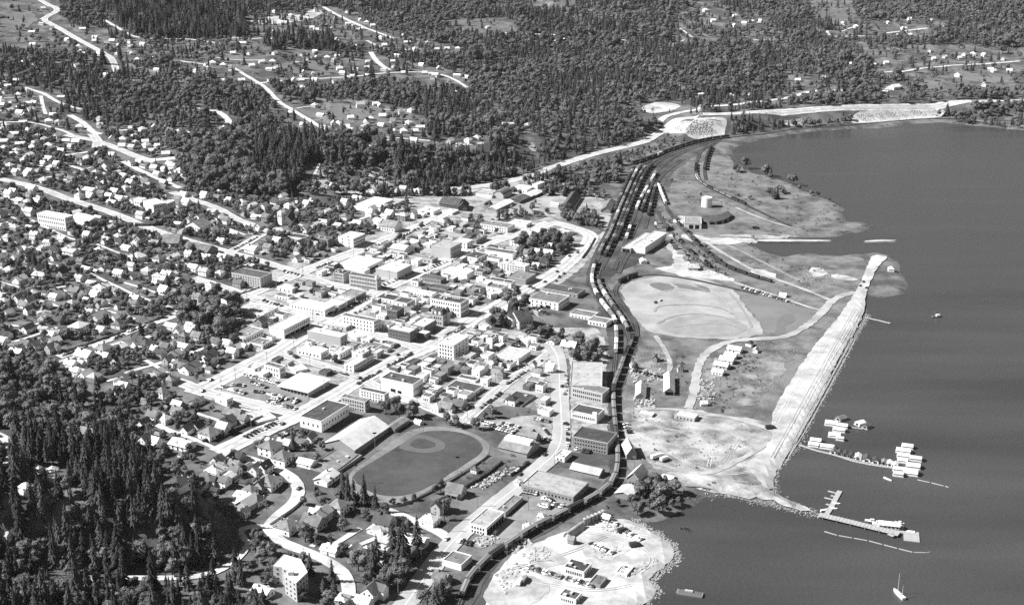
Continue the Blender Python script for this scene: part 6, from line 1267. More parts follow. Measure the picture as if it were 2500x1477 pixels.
for (x0, x1, y0, y1, st) in ((-600, 800, 560, 1100, 4.5), (-900, 1000, 1100, 1800, 5.5), (-1400, 1500, 1800, 3600, 11)):
    P, z, px, py = scatter(x0, x1, y0, y1, st); Q = np.stack([px, py], 1); ch = np.zeros(len(P))
    for poly, c in SZ: ch[inside(Q, np.array(poly, float))] = c
    ch *= np.clip(vnoise(P, 22, 33) * 2.2 - .3, 0, 2)
    for k in np.nonzero(rng.random(len(P)) < ch)[0]:
        h = rng.uniform(.8, 2.4) * (1.6 if py[k] < 400 else 1); SCRUB.append((P[k, 0], P[k, 1], z[k] - h * .2, random.random() * 6.28, h, h * random.uniform(.9, 1.7), random.randrange(3)))
instancer('scrub', 'low scrub and garden bushes on rough ground', 'scrub', SCRUB, BM)
print('TREES', len(TREES), 'SCRUB', len(SCRUB), 'WAGONS', WCOUNT)
# ------------------------------------------------------------------ cars
CARP = {'W': mat('car_pale', .75, .05, 1, rough=.35, spec=.5), 'M': mat('car_mid', .25, .05, 1, rough=.35, spec=.5), 'D': mat('car_dark', .04, .05, 1, rough=.35, spec=.5)}
def car_mesh(wagon=False):
    b = MB(); p = [(-2.35, .45), (-2.4, .72), (-2.25, .9), (-1.0, .98), (1.05, .98), (2.2, .86), (2.38, .68), (2.35, .42)]
    n = len(p); V = [(x, -.9, z) for x, z in p] + [(x, .9, z) for x, z in p]
    b.add(V, [(i, (i + 1) % n, n + (i + 1) % n, n + i) for i in range(n)] + [tuple(range(n))[::-1], tuple(range(n, 2 * n))], 0)
    x0, x1, t0, t1 = (-2.2, 1.1, -2.0, .5) if wagon else (-1.45, 1.1, -.95, .45)
    V = [(x0, -.82, .96), (x1, -.82, .96), (x1, .82, .96), (x0, .82, .96), (t0, -.66, 1.44), (t1, -.66, 1.44), (t1, .66, 1.44), (t0, .66, 1.44)]
    b.add(V, [(0, 1, 5, 4), (1, 2, 6, 5), (2, 3, 7, 6), (3, 0, 4, 7)], 1); b.box(t0 - .03, t1 + .03, -.68, .68, 1.44, 1.5, 0)
    for x in (-1.45, 1.45):
        for y in (-.8, .8): b.tube((x, y - .11, .33), (x, y + .11, .33), .33, .33, 8, 2)
    return b.mesh('car', [CARP['W'], GLASS, TYRE])
def truck_mesh():
    b = MB().box(1.4, 3.2, -1.05, 1.05, .6, 2.3, 0, .12, .05); b.box(1.9, 3.22, -.95, .95, 1.5, 2.1, 1); b.box(3.1, 4.0, -.9, .9, .6, 1.4, 0); b.box(-3.6, 1.25, -1.15, 1.15, .9, 3.0, 0)
    for x in (-2.4, 3.0):
        for y in (-.95, .95): b.tube((x, y - .15, .48), (x, y + .15, .48), .48, .48, 8, 2)
    return b.mesh('truck', [CARP['W'], GLASS, TYRE])
CARS = []; CARM, CARW, TRUCK = car_mesh(), car_mesh(True), truck_mesh(); NCAR = 0
CT3 = {'W': 'pale', 'M': 'grey', 'D': 'dark'}
def car(x, y, z, an, tn, label, group=None, kind=None):
    global NCAR
    if kind != 't': CARS.append((x, y, z, an, tn, label, group, kind)); return None
    o = ob('truck' if kind == 't' else 'car', TRUCK if kind == 't' else (CARW if kind == 'w' else CARM), None, loc=(x, y, z), rz=an); setmat(o, CARP[tn]); tag(o, label, 'truck' if kind == 't' else 'car', group); NCAR += 1; return o
def cars(a, b, n, mode, where, fill=1.0):
    A, B = at(*a), at(*b); d = (B - A).xy; an = math.atan2(d.y, d.x) + (math.pi / 2 if mode == 'p' else R(55) if mode == 'd' else 0); k = 0
    for i in range(n):
        rs = random.Random(int(a[0] * 31 + a[1] * 17 + i * 101)); q = A.xy + d * ((i + .5) / n) + Vector((rs.uniform(-.3, .3), rs.uniform(-.4, .4)))
        if rs.random() > fill: continue
        tn = rs.choice('WWMDDDM'); car(q.x, q.y, hz(q.x, q.y) + .5, an + rs.gauss(0, .04) + (math.pi if rs.random() < .5 else 0), tn, f"{CT3[tn]} car, {ordn(k)} along {where}", where, rs.choice(['', '', 'w'])); k += 1
CR = [((595,917),(682,939),14,'p','the top row of the supermarket car park'),((537,946),(600,963),12,'p','the street row of the supermarket car park'),((564,941),(598,944),6,'p','the short row facing the car park street'),((611,934),(652,949),7,'p','the upper middle row of the car park'),((620,958),(643,959),4,'p','the four parked mid car park'),((652,963),(702,977),10,'p','the lower middle row of the car park'),((664,972),(690,980),4,'p','the inner pairs of the car park'),((652,982),(722,1000),14,'p','the bottom row of the supermarket car park'),((713,977),(730,981),3,'p','the three parked by the supermarket door'),
 ((596,1070),(682,1031),10,'p','the angle-parked row across from the tall-windowed hall'),((672,1071),(722,1048),8,'p','the row in front of the tall-windowed hall'),
 ((1180,1034),(1262,1054),13,'p','the upper row of the gravel car park'),((1192,1041),(1255,1059),9,'p','the second row of the gravel car park'),((1303,1024),(1341,1031),6,'p','the row below the small white store'),((1298,1066),(1341,1077),8,'p','the row behind the monitor-roofed warehouse'),((1318,1038),(1340,1062),5,'s','the kerb line of the gravel car park'),((1225,1035),(1270,1046),6,'p','the middle of the gravel car park'),
 ((1381,915),(1379,968),6,'s','the kerb beside the stone wholesale building'),((1383,1030),(1386,1095),5,'s','the kerb beside the brick warehouse'),((1325,1217),(1350,1226),5,'p','the first row behind the pale-roofed warehouse'),((1345,1231),(1378,1240),6,'p','the outer row behind the pale-roofed warehouse'),((1315,1233),(1345,1242),6,'p','the inner row behind the pale-roofed warehouse'),((1405,1098),(1440,1106),6,'p','the row against the brick warehouse front'),((1278,1200),(1312,1208),5,'p','the row against the pale-roofed warehouse'),((1245,1162),(1290,1130),7,'s','the verge of the lakeshore road'),
 ((1288,1386),(1372,1413),14,'p','the long diagonal row in the work yard'),((1385,1414),(1452,1434),11,'p','the row in front of the yard office'),((1525,1302),(1567,1320),8,'p','the row by the work yard shore'),((1120,1322),(1152,1330),4,'p','the row in front of the bus garage'),((1440,1330),(1500,1355),8,'p','the parked ring mid work yard'),((1470,1270),(1510,1285),6,'p','the rough row by the oil tanks'),
 ((150,871),(214,848),6,'s','the far kerb of the upper residential street'),((276,829),(302,818),3,'s','the kerb by the street trees'),((310,813),(356,795),4,'s','the near kerb of the upper residential street'),((570,612),(628,580),9,'s','the kerb above the corner garden'),((770,657),(812,640),6,'s','the kerb by the huge white store'),((815,766),(900,730),13,'d','the near side of main street'),((860,770),(905,748),4,'s','the far kerb below the ornate turret block'),((925,703),(1012,664),10,'d','main street beside the turret block'),((1032,664),(1092,638),8,'d','main street below the theatre'),((1100,640),(1180,602),8,'s','main street beyond the theatre'),((953,592),(1056,542),15,'s','the kerb by the grey-gabled hall'),((888,615),(936,594),6,'s','the kerb by the office block'),((655,706),(700,686),5,'s','the kerb by the big brick hotel'),((640,735),(690,750),6,'p','the forecourt by the assembly hall'),((690,663),(740,676),6,'p','the lot behind the big brick hotel'),((800,905),(850,918),4,'s','the side street by the supermarket'),((870,940),(930,906),7,'s','the kerb above the grey apartments'),((945,896),(1006,864),8,'s','the long kerb strip of the lower street'),((1080,828),(1135,800),7,'s','the kerb strip by the town hall'),((930,835),(975,845),5,'p','the filling station lot'),((810,880),(838,888),5,'p','the lot behind the hotel wing'),((1170,1000),(1225,960),7,'s','the kerb of the lower side street'),((1235,940),(1290,905),7,'s','the kerb by the garage row'),((1250,905),(1285,890),5,'p','the lot by the wide pale building'),((1290,700),(1330,720),5,'p','the depot forecourt'),((1310,755),(1340,770),4,'p','the depot side lot'),((1340,700),(1380,665),4,'s','the station road slope'),((1375,560),(1410,575),4,'p','the station bend lay-by'),((700,858),(730,878),4,'p','the lot beside the low white market'),((1040,570),(1090,590),6,'p','the lot behind the theatre'),((1150,650),(1180,640),4,'p','the lot by the white box store'),((1525,1035),(1540,1062),4,'p','the row by the railway crossing'),((1540,905),(1620,925),9,'p','the scrap row on the flats',),((1810,703),(1925,738),17,'p','the boat-like row on the flats lane')]
for c in CR: cars(*c)
SING = [(1330,690,'D'),(1390,627,'D'),(1320,882,'W'),(970,868,'D'),(975,880,'D'),(1060,862,'D'),(647,1071,'D'),(630,1090,'D'),(690,1037,'D'),(495,957,'D'),(515,930,'D'),(720,985,'W'),(877,925,'D'),(755,1010,'D'),(1410,618,'D'),(1360,665,'D'),(1330,1112,'D'),(1270,1160,'D'),(1372,945,'D'),(1374,1035,'W'),(860,750,'D'),(940,705,'D'),(750,808,'D'),(620,892,'D'),(345,801,'D'),(240,845,'W'),(320,810,'W'),(1110,300,'W'),(1090,1318,'W'),(730,1195,'D'),(2100,700,'D'),(2108,690,'D'),(2115,705,'D'),(1600,740,'D'),(1612,735,'W')]
for x, y, tn in SING:
    if y < 350: continue
    q = at(x, y); car(q.x, q.y, q.z + .5, GU + (0 if y < 1000 else .1), tn, describe(f"lone {CT3[tn]} car on the roadway", x, y), 'cars out on the roads')
for x, y, tn, an in [(1600,1120,'W',.6),(1610,1117,'W',.6),(1622,1125,'W',.7),(1160,800,'W',GU),(1270,1425,'W',1.2),(1280,1420,'M',1.2),(1520,1300,'D',.4),(1345,1265,'M',.5),(1550,1335,'D',.3),(1880,1048,'D',.2),(1105,640,'W',GU),(1290,1290,'W',.5),(1845,560,'D',0),(1690,552,'D',.2)]:
    q = at(x, y); car(q.x, q.y, q.z + .4, an, tn, describe(f"{CT3[tn]} box truck", x, y), 'trucks', 't')

CARS.sort(key=lambda c: -pxm(c[0], c[1], c[2])); V = []; F = []; FMI = []
for i, (x, y, z, an, tn, lb, gp, kd) in enumerate(CARS):
    if i < 300: o = ob('car', CARW if kd == 'w' else CARM, None, loc=(x, y, z), rz=an); setmat(o, CARP[tn]); tag(o, lb, 'car', gp)
    else:
        m = CARW if kd == 'w' else CARM; b = len(V); c, s = math.cos(an), math.sin(an)
        V += [(x + c * v.co.x - s * v.co.y, y + s * v.co.x + c * v.co.y, z + v.co.z) for v in m.vertices]
        for f in m.polygons: F.append([b + k for k in f.vertices]); FMI.append('WMD'.index(tn) if f.material_index == 0 else f.material_index + 2)
tag(ob('distant_cars', mesh('distant_cars', V, F, [CARP['W'], CARP['M'], CARP['D'], GLASS, TYRE], FMI)), 'small far cars parked about the upper town', 'cars', kind='stuff')

# ------------------------------------------------------------------ utility poles
PM = MB().tube((0, 0, -1), (0, 0, 10), .16, .11, 6).mesh('pole', [WOOD]); XM = MB().box(-1.2, 1.2, -.07, .07, 9.1, 9.28).mesh('crossarm', [WOOD]); XL2 = MB().box(-1.0, 1.0, -.07, .07, 8.3, 8.46).mesh('crossarm', [WOOD])
def pole(x, y, an, label, group, h=1.0):
    r_ = root('utility_pole', (x, y, hz(x, y)), an); r_.scale = (1.3, 1.3, h); tag(r_, label, 'utility pole', group); ob('pole', PM, r_); ob('crossarm', XM, r_); ob('crossarm', XL2, r_)
PN = [(0, 'main street', 38, 9), (1, 'the lower street', 40, 9.5), (2, 'the upper street', 40, 8.5), (3, 'the upper residential street', 38, 6), (5, 'the slanting upper street', 42, 7), (8, 'the cross street by the market', 40, 7.5), (9, 'the street below the car park', 40, 7), (10, 'the cross street by the hotel wing', 38, 6.5), (11, 'the lower side street', 38, 6), (13, 'the lakeshore road', 36, 8), (14, 'the curving hill road', 40, 5.5), (15, 'the near hill road', 40, 5.5)]
for ri, where, st, off in PN:
    P = [Vector(q) for q in ROADS[ri][0]]; Q = resample(P, st); Nn = normals(Q)
    for i, (q, nn) in enumerate(zip(Q[1:-1], Nn[1:-1])):
        sg = 1 if (ri + i // 4) % 2 else -1; c = q + nn * off * sg
        pole(c.x, c.y, math.atan2(nn.y, nn.x), f"wooden utility pole, {ordn(i)} along {where}", f"utility poles of {where}")
for i, (x, y) in enumerate([(1170,545),(1250,632),(1530,980),(1546,1020),(1548,1145),(1290,1245),(1340,1230),(1435,1290),(1307,1372),(1238,1380),(1210,1330),(1335,1275),(1620,930),(1690,640),(1480,660),(1598,530)]):
    q = at(x, y); pole(q.x, q.y, i * .7, describe('lone wooden utility pole', x, y), 'lone poles')
for i, (x, y) in enumerate([(1034,1057),(916,1100),(945,1052),(1118,1160),(1178,1070),(870,1180)]):
    q = at(x, y); r_ = root('floodlight_pole', q); tag(r_, f"floodlight pole, {ordn(i)} round the ball field", 'light pole', 'ball field floodlights'); MB().tube((0, 0, -1), (0, 0, 13), .2, .12, 6).ob('pole', [WOOD], r_); MB().box(-1.3, 1.3, -.2, .2, 12.6, 13.6).ob('lamp_bank', [TYRE], r_)
# hedges and retaining walls
def line_wall(name, label, cat, pts, w, h, m, jit=0.0):
    P = path(pts, 2.5); Nn = normals(P); V = []; F = []
    for i, (q, nn) in enumerate(zip(P, Nn)):
        j = lambda: random.uniform(-jit, jit)
        for s_, t_ in ((-1, -1.5), (-1, 1), (1, 1), (1, -1.5)):
            c = q + nn * (s_ * w / 2 + j()); V.append((c.x, c.y, hz(c.x, c.y) + (h + j() if t_ > 0 else -1.5)))
    n = len(P)
    for i in range(n - 1): b = i * 4; F += [(b, b + 1, b + 5, b + 4), (b + 1, b + 2, b + 6, b + 5), (b + 2, b + 3, b + 7, b + 6)]
    F += [(0, 3, 2, 1), (4 * n - 4, 4 * n - 3, 4 * n - 2, 4 * n - 1)]
    return tag(ob(name, mesh(name, V, F, m)), label, cat)
HEDM = mat('hedge', .07, .4, 2, fine=.3, spec=0)
for pts, wd, hh, lb in [([(495,1080),(548,1062),(600,1040),(640,1020)], 1.6, 2, 'long dark hedge along the angle-parked street'), ([(946,899),(975,884),(1007,866)], 1.2, 1.2, 'low dark hedge strip in the wide lower street'), ([(1084,823),(1108,810),(1130,798)], 1.4, 1.4, 'low dark hedge beside the mansard-roofed town hall'), ([(330,552),(380,552),(440,528),(490,515)], 5, 2.5, 'tall thick hedge below the white school'), ([(140,866),(215,842),(300,812),(400,776)], 1.6, 1.6, 'clipped hedge along the upper residential street'), ([(575,723),(610,712),(650,697)], 1.5, 1.2, 'low hedge in front of the big brick hotel'), ([(850,885),(912,872)], .8, 1, 'thin hedge below the hotel wing'), ([(620,1150),(560,1190),(540,1200)], 1.4, 1.5, 'hedge between the near hill houses'), ([(1060,1230),(1110,1205),(1180,1165),(1225,1130)], 1.5, 1.8, 'dark hedge along the outfield bank')]:
    line_wall('hedge', lb, 'hedge', pts, wd, hh, HEDM, .35)
for pts, wd, hh, lb in [([(985,907),(1025,887),(1068,862)], .6, 2.5, 'long retaining wall above the vacant lot'), ([(1452,582),(1440,605),(1420,632)], .6, 2.2, 'curved retaining wall below the station road'), ([(658,1283),(690,1262),(728,1235),(740,1215)], .5, 1.8, 'retaining wall below the curving hill road'), ([(655,1296),(690,1322),(740,1342)], .4, 1.2, 'white parapet wall beside the near hill road'), ([(880,1110),(850,1135),(818,1158)], .2, 2.2, 'tall mesh fence beside the flat grey roof'), ([(850,1190),(900,1222),(960,1246),(1050,1205),(1120,1165),(1195,1112)], .2, 1.4, 'low fence round the near end of the ball field')]:
    line_wall('retaining_wall' if 'wall' in lb else 'fence', lb, 'wall' if 'wall' in lb else 'fence', pts, wd, hh, CONCRETE if 'wall' in lb else WOOD)

# ------------------------------------------------------------------ boathouses, docks and boats
FLOAT = mat('weathered_plank', .36, .25, 1.2, fine=.2)
def boathouse(px, py, w, l, h, an, tn, label, wall='L', front=None):
    c = wat(px, py, .3); r_ = root('boathouse', c, an); tag(r_, label, 'boathouse', 'floating boathouses'); rise = w * .2; w *= .8; l *= .95
    MB().box(-l / 2 - .6, l / 2 + .6, -w / 2 - .6, w / 2 + .6, -.5, .15).ob('float', [FLOAT], r_)
    MB().prism([(-w / 2, .15), (w / 2, .15), (w / 2, h), (0, h + rise), (-w / 2, h)], -l / 2, l / 2).ob('wall', [WALL[wall]], r_)
    for sg in (-1, 1):
        V = []
        for x in (-l / 2 - .3, l / 2 + .3): V += [(x, sg * (w / 2 + .35), h - .15), (x, 0, h + rise + .03), (x, 0, h + rise + .2), (x, sg * (w / 2 + .35), h + .03)]
        MB().add(V, [(0, 1, 2, 3), (7, 6, 5, 4), (0, 4, 5, 1), (1, 5, 6, 2), (2, 6, 7, 3), (3, 7, 4, 0)]).ob('roof_slope', [ROOF[tn]], r_)
    ob('door', DOORM, r_, loc=(-l / 2, 0, .2), sc=(1, w * .5, h * .75))
AX1, AX2 = R(-17), R(72)
BH = [(2029,1036,7,8.5,AX1,'W','white-roofed boathouse at the far inner end of the slip'),(2056,1042,5,7.5,AX1,'W','white-roofed boathouse beside the inner slip corner'),(2048,1052,5,8.5,AX1,'W','long white boathouse, second down the inner slip'),(2037,1065,6,8,AX1,'W','white boathouse midway down the inner slip'),(2051,1073,4,5,AX1,'L','small pale shed attached mid inner slip'),(2019,1093,5.5,9.5,AX1,'W','wide white boathouse where the slip meets the walkway'),(1991,1078,5,7.5,AX1,'W','upper white boathouse nearest the gravel fill shore'),(1986,1088,5,7,AX1,'W','lower white boathouse nearest the gravel fill shore'),
 (2034,1104,4.5,6,AX2,'M','grey boathouse with pale front, first along the walkway'),(2050,1108,4.5,6,AX2,'D','dark boathouse, second along the walkway'),(2064,1111,4.5,6,AX2,'D','dark boathouse, third along the walkway'),(2079,1115,4.5,6,AX2,'D','dark boathouse, fourth along the walkway'),(2095,1118,5,6.5,AX2,'W','white boathouse, fifth along the walkway'),(2116,1122,6,7.5,AX2,'D','big dark-roofed boathouse with white front on the walkway'),(2137,1127,5.5,6.5,AX2,'D','wide low dark boathouse past the big white-fronted one'),(2158,1131,4,5.5,AX2,'M','narrow grey boathouse near the walkway end'),(2172,1134,4,5.5,AX2,'W','narrow white boathouse near the walkway end'),(2186,1138,3.6,5,AX2,'W','last small white boathouse on the walkway'),
 (2215,1092,5.5,7.5,AX1,'W','topmost white boathouse of the outer cluster'),(2205,1103,6,9.5,AX1,'W','long white boathouse, second down the outer cluster'),(2205,1115,5.5,8,AX1,'W','white boathouse with dark hatch in the outer cluster'),(2203,1127,4.5,6.5,AX1,'W','small white boathouse above the walkway end'),(2235,1122,6,8,AX1,'L','pale boathouse on the lake side of the outer cluster'),(2229,1140,7,9,AX1,'W','big white boathouse at the foot of the outer cluster'),(2223,1156,8,9,AX1,'W','largest white boathouse at the very foot of the outer cluster'),(2194,1148,5,7.5,AX1,'W','white boathouse just below the walkway end'),(2193,1160,4.5,6.5,AX1,'L','low pale boathouse below the walkway end'),(2100,1036,6,6.5,R(30),'W','white boathouse standing apart at the far float'),(2116,1043,5,5.5,R(40),'D','dark tilted boathouse beside the far float'),(2054,1024,6,7,R(30),'M','weathered grey boathouse skeleton behind the inner slip')]
for x, y, w, l, an, tn, lb in BH: boathouse(x, y, w, l, 1.8, an, tn, lb, 'W' if tn in 'WL' or 'front' in lb else 'M')
def deck(name, label, cat, pts, w, z=.5, piles=True, group=None):
    P = resample([Vector(wat(*q, 0)[:2]) for q in pts], 2.2); Nn = normals(P); r_ = root(name, (P[0].x, P[0].y, 0)); tag(r_, label, cat, group)
    plank = MB().box(-1.02, 1.02, -w / 2, w / 2, -.12, .12).mesh('plank', [FLOAT])
    for i in range(len(P) - 1):
        m = (P[i] + P[i + 1]) / 2; d = P[i + 1] - P[i]; ob('plank', plank, r_, loc=(m.x - P[0].x, m.y - P[0].y, z + random.uniform(-.04, .04)), rz=math.atan2(d.y, d.x) + random.uniform(-.02, .02))
        if piles and i % 4 == 1:
            for sg in (-1, 1): c = m + Nn[i] * (w / 2 * sg); MB().tube((0, 0, -3), (0, 0, z + .9), .16, .16, 6).ob('pile', [WOOD], r_, loc=(c.x - P[0].x, c.y - P[0].y, 0))
    return r_
deck('walkway_dock', 'long floating plank walkway serving the boathouses', 'dock', [(1952,1087),(1990,1100),(2040,1112),(2085,1127),(2130,1136),(2165,1141),(2195,1145)], 2.2, .4, False)
deck('walkway_dock', 'short plank walkway to the far float', 'dock', [(2062,1040),(2085,1045),(2105,1048)], 1.2, .4, False)
deck('timber_pier', 'long timber pier on piles reaching out from the spit', 'pier', [(1998,1261),(2060,1275),(2120,1290),(2170,1302),(2192,1308)], 5.5, 1.6)
deck('marina_dock', 'narrow marina dock running back from the pier root', 'dock', [(2018,1256),(2030,1238),(2040,1218),(2050,1200)], 3.2, .5, False)
for i, (a, b) in enumerate([((2044,1206),(2022,1200)), ((2036,1222),(2013,1216)), ((2030,1236),(2018,1232)), ((2036,1213),(2028,1211))]):
    deck('finger_dock', f"white finger dock, {ordn(i)} down the marina dock", 'dock', [a, b], 1.6, .5, False, 'finger docks')
deck('stern_landing', 'short landing stub at the end of the timber pier', 'dock', [(2183,1306),(2172,1311)], 4, 1.2)
def boom(pts, label):
    P = resample([Vector(wat(*q, 0)[:2]) for q in pts], 9.0); r_ = root('log_boom', (P[0].x, P[0].y, 0)); tag(r_, label, 'log boom')
    for a, b in zip(P[:-1], P[1:]): d = (b - a).normalized() * .5; MB().tube((a.x + d.x - P[0].x, a.y + d.y - P[0].y, .12), (b.x - d.x - P[0].x, b.y - d.y - P[0].y, .12), .38, .3, 7).ob('log', [FLOAT], r_)
boom([(2011,1297),(2045,1307),(2120,1320),(2180,1336),(2248,1353),(2273,1347)], 'curved log boom floating in front of the timber pier')
boom([(2238,1171),(2280,1180),(2318,1190)], 'thin log boom trailing from the outer boathouses');
q = wat(2225, 1310, 0); r_ = root('float_platform', q, R(-14)); tag(r_, 'square grey float moored off the pier end', 'float'); 
for i in range(8): MB().box(-4.6, 4.6, -.72, .72, -.3, .5).ob('plank', [FLOAT], r_, loc=(0, -5.4 + 1.54 * i, random.uniform(-.03, .03)))
MB().box(-2.5, 2.2, 4.6, 6, .5, 1.1).ob('bench_box', [WALL['W']], r_)
r_, a, c, H = None, None, None, None
q = wat(2170, 1288, .4); r_ = root('fuel_dock_house', q, R(-14)); tag(r_, 'white-roofed boat house on the pier end float', 'dock house'); LAND.append(('the pier end house', 2170, 1285))
MB().box(-9, 9, -4.5, 4.5, -.6, .2).ob('float', [FLOAT], r_); MB().box(-6, 6, -2.5, 2.8, .2, 3).ob('wall', [WALL['L']], r_); MB().prism([(-3, 2.9), (3.3, 2.9), (.2, 4.4)], -6.5, 6.5).ob('roof', [ROOF['W']], r_)
for i in range(5): ob('window', WIN, r_, loc=(-4.8 + 2.4 * i, -2.5, 1), rz=math.pi / 2, sc=(1, 1.1, 1.3))
def hull(l, w, h, sheer=.35):
    b = MB(); n = 7; V = []
    for i in range(n):
        t = i / (n - 1); x = -l / 2 + l * t; k = w / 2 * (min(1, (1 - t) * 2.4) ** .6 if t > .5 else .82 + .36 * t); z = h + sheer * (2 * t - 1) ** 2
        V += [(x, -k * .6, -.4), (x, -k, z), (x, k, z), (x, k * .6, -.4)]
    F = []
    for i in range(n - 1):
        for j in range(3): F.append((4 * i + j, 4 * i + j + 1, 4 * i + 4 + j + 1, 4 * i + 4 + j)[::-1])
    return b.add(V, F + [(0, 1, 2, 3)])
def boat(px, py, l, w, h, an, label, cat='boat', cabin=True, tone='W'):
    q = wat(px, py, .1); r_ = root('boat', q, an); tag(r_, label, cat, 'small boats at the dock' if l < 9 else None); hull(l, w, h).ob('hull', [WALL[tone]], r_)
    if cabin: MB().box(-l * .15, l * .22, -w * .32, w * .32, h * .6, h + 1.1, 0, .3, .12).ob('cabin', [WALL['W']], r_); MB().box(-l * .1, l * .24, -w * .33, w * .33, h + .45, h + .8).ob('cabin_window', [GLASS], r_)
    return r_
for i, (x, y, l, an) in enumerate([(2128,1273,8,R(-10)),(2142,1278,6,R(10)),(2196,1278,6,R(-20)),(2200,1285,5,R(-60)),(2180,1292,5,R(-15)),(2042,1230,5,R(-20)),(2036,1242,4.5,R(-20)),(2012,1246,5,R(20))]):
    boat(x, y, l, l * .33, .7, an, describe(f"{'white cabin boat' if l > 5 else 'small white open boat'} moored", x, y) + (', larger' if l == 8 else ''), cabin=l > 5)
boat(2167, 1170, 6, 1.6, .5, R(-50), 'small open boat drifting below the outer boathouses', cabin=False)
# ketch
q = wat(2194, 1452, .1); r_ = root('sailing_ketch', q, R(105)); tag(r_, 'white two-masted sailboat at anchor with sails down', 'sailboat'); hull(11, 3.2, 1.0, .5).ob('hull', [WALL['W']], r_)
MB().box(-2, 1.5, -.9, .9, .8, 1.5, 0, .2, .15).ob('cabin', [WALL['L']], r_); MB().tube((1.2, 0, .5), (1.2, 0, 13), .16, .1, 6).ob('mast', [TRIM], r_); MB().tube((-3.4, 0, .5), (-3.4, 0, 8), .13, .08, 6).ob('mast', [TRIM], r_); MB().tube((1.2, 0, 2), (-2.6, 0, 1.9), .1, .1, 6).ob('boom_spar', [TRIM], r_)
# work boat
q = wat(2287, 774, .1); r_ = root('dredge_boat', q, R(8)); tag(r_, 'small work boat with derrick off the fill tip', 'work boat'); r_.scale = (.7, .7, .7); hull(13, 4.4, 1.1).ob('hull', [WALL['D']], r_)
MB().box(-1, 4, -1.5, 1.5, .9, 3.4).ob('wheelhouse', [WALL['W']], r_); MB().tube((-3, 0, .8), (-3, 0, 7), .15, .1, 6).ob('mast', [WOOD], r_); MB().tube((-3, 0, 1.5), (-6.5, 0, 5), .12, .1, 6).ob('derrick', [WOOD], r_); MB().tube((2.5, 0, 3.4), (2.5, 0, 5), .3, .3, 8).ob('funnel', [TYRE], r_)
# derelict barge
q = wat(1684, 1450, .1); r_ = root('wooden_barge', q, R(-17)); tag(r_, 'low dark derelict barge lying in the near water', 'barge'); MB().box(-7, 7, -2.1, 2.1, -.4, 1.0, 0, -.3, -.1).ob('hull', [WOOD], r_); MB().box(-6.6, 6.6, -1.8, 1.8, 1.0, 1.12).ob('deck', [WALL['D']], r_); MB().box(-3, 1.5, .2, 1.7, 1.12, 1.9).ob('deck_house', [WALL['L']], r_)
for x in (-5.5, -1, 4.5): MB().tube((x, 1.6, .8), (x, 1.6, 3.4), .1, .08, 6).ob('post', [TYRE], r_)
for i, (x, y, h) in enumerate([(1672,1292,2.4),(1684,1296,2.0),(1660,1290,1.8)]):
    q = wat(x, y, 0); r_ = root('drift_brush', q, i * 1.3); r_.scale = (h * 1.6, h * 1.6, h); tag(r_, f"tangle of pale brush rising from the cove, {ordn(i)} of three", 'brush', 'brush tangles in the cove'); ob('branches', BM[i], r_, loc=(0, 0, -.3))
# scow on the fill tip and the small dock below it
deck('loading_dock', 'short pale dock jutting from the fill strip', 'dock', [(2112,777),(2140,783),(2172,791)], 2.5, .7)
# oil tanks in the work yard
for i, (x, y) in enumerate([(1428,1283),(1437,1279),(1446,1275),(1455,1271),(1464,1267),(1472,1263)]):
    q = at(x, y); r_ = root('oil_tank', q); tag(r_, f"upright grey oil tank, {ordn(i)} from the rounded pale hut", 'tank', 'upright oil tanks'); MB().tube((0, 0, -1), (0, 0, 5), 1.3, 1.3, 12).ob('shell', [WALL['M']], r_); MB().tube((0, 0, 5), (0, 0, 5.5), 1.35, .2, 12).ob('lid', [ROOF['L']], r_)

# ------------------------------------------------------------------ loose stone, debris
V8 = np.array([(-1, -1, -1), (1, -1, -1), (1, 1, -1), (-1, 1, -1), (-.7, -.7, .8), (.8, -.6, .7), (.6, .7, .9), (-.8, .6, .7)]) * .5
F6 = np.array([(0, 3, 2, 1), (4, 5, 6, 7), (0, 1, 5, 4), (1, 2, 6, 5), (2, 3, 7, 6), (3, 0, 4, 7)])
def rubble(name, label, cat, pts, m, smin, smax, flat=.7):
    n = len(pts); P = np.array(pts); s = rng.uniform(smin, smax, n); a = rng.random(n) * 6.28
    v = V8[None] * s[:, None, None] * rng.uniform(.7, 1.3, (n, 8, 3)); v[:, :, 2] *= flat
    c, si = np.cos(a)[:, None], np.sin(a)[:, None]; x = v[:, :, 0] * c - v[:, :, 1] * si; y = v[:, :, 0] * si + v[:, :, 1] * c
    W_ = np.stack([x + P[:, 0:1], y + P[:, 1:2], v[:, :, 2] + P[:, 2:3]], 2).reshape(-1, 3); F = (F6[None] + (np.arange(n) * 8)[:, None, None]).reshape(-1, 4)
    me = bpy.data.meshes.new(name); me.from_pydata(W_.tolist(), [], F.tolist()); me.materials.append(m); return tag(ob(name, me), label, cat, kind='stuff')
STONE = mat('riprap_stone', .34, .3, .8, rnd=.2, spec=0); STONE2 = mat('riprap_pale', .5, .3, .8, spec=0)
def shore_pts(pts, n, spread, z0=None):
    P = resample([Vector(wat(*q, 0)[:2]) for q in pts], 1.0); out = []
    for _ in range(n): q = random.choice(P); x, y = q.x + random.gauss(0, spread), q.y + random.gauss(0, spread); out.append((x, y, max(hz(x, y), -.2) + .1))
    return out
fs = [s for s in SHORE[30:44]]
rubble('riprap', 'broken riprap along the lakeside of the gravel fill', 'riprap', shore_pts(fs, 2600, 1.5), STONE, .35, 1.2)
rubble('riprap', 'boulders round the shore of the work yard', 'riprap', shore_pts(SHORE[1:13], 900, 1.5), STONE, .4, 1.4)
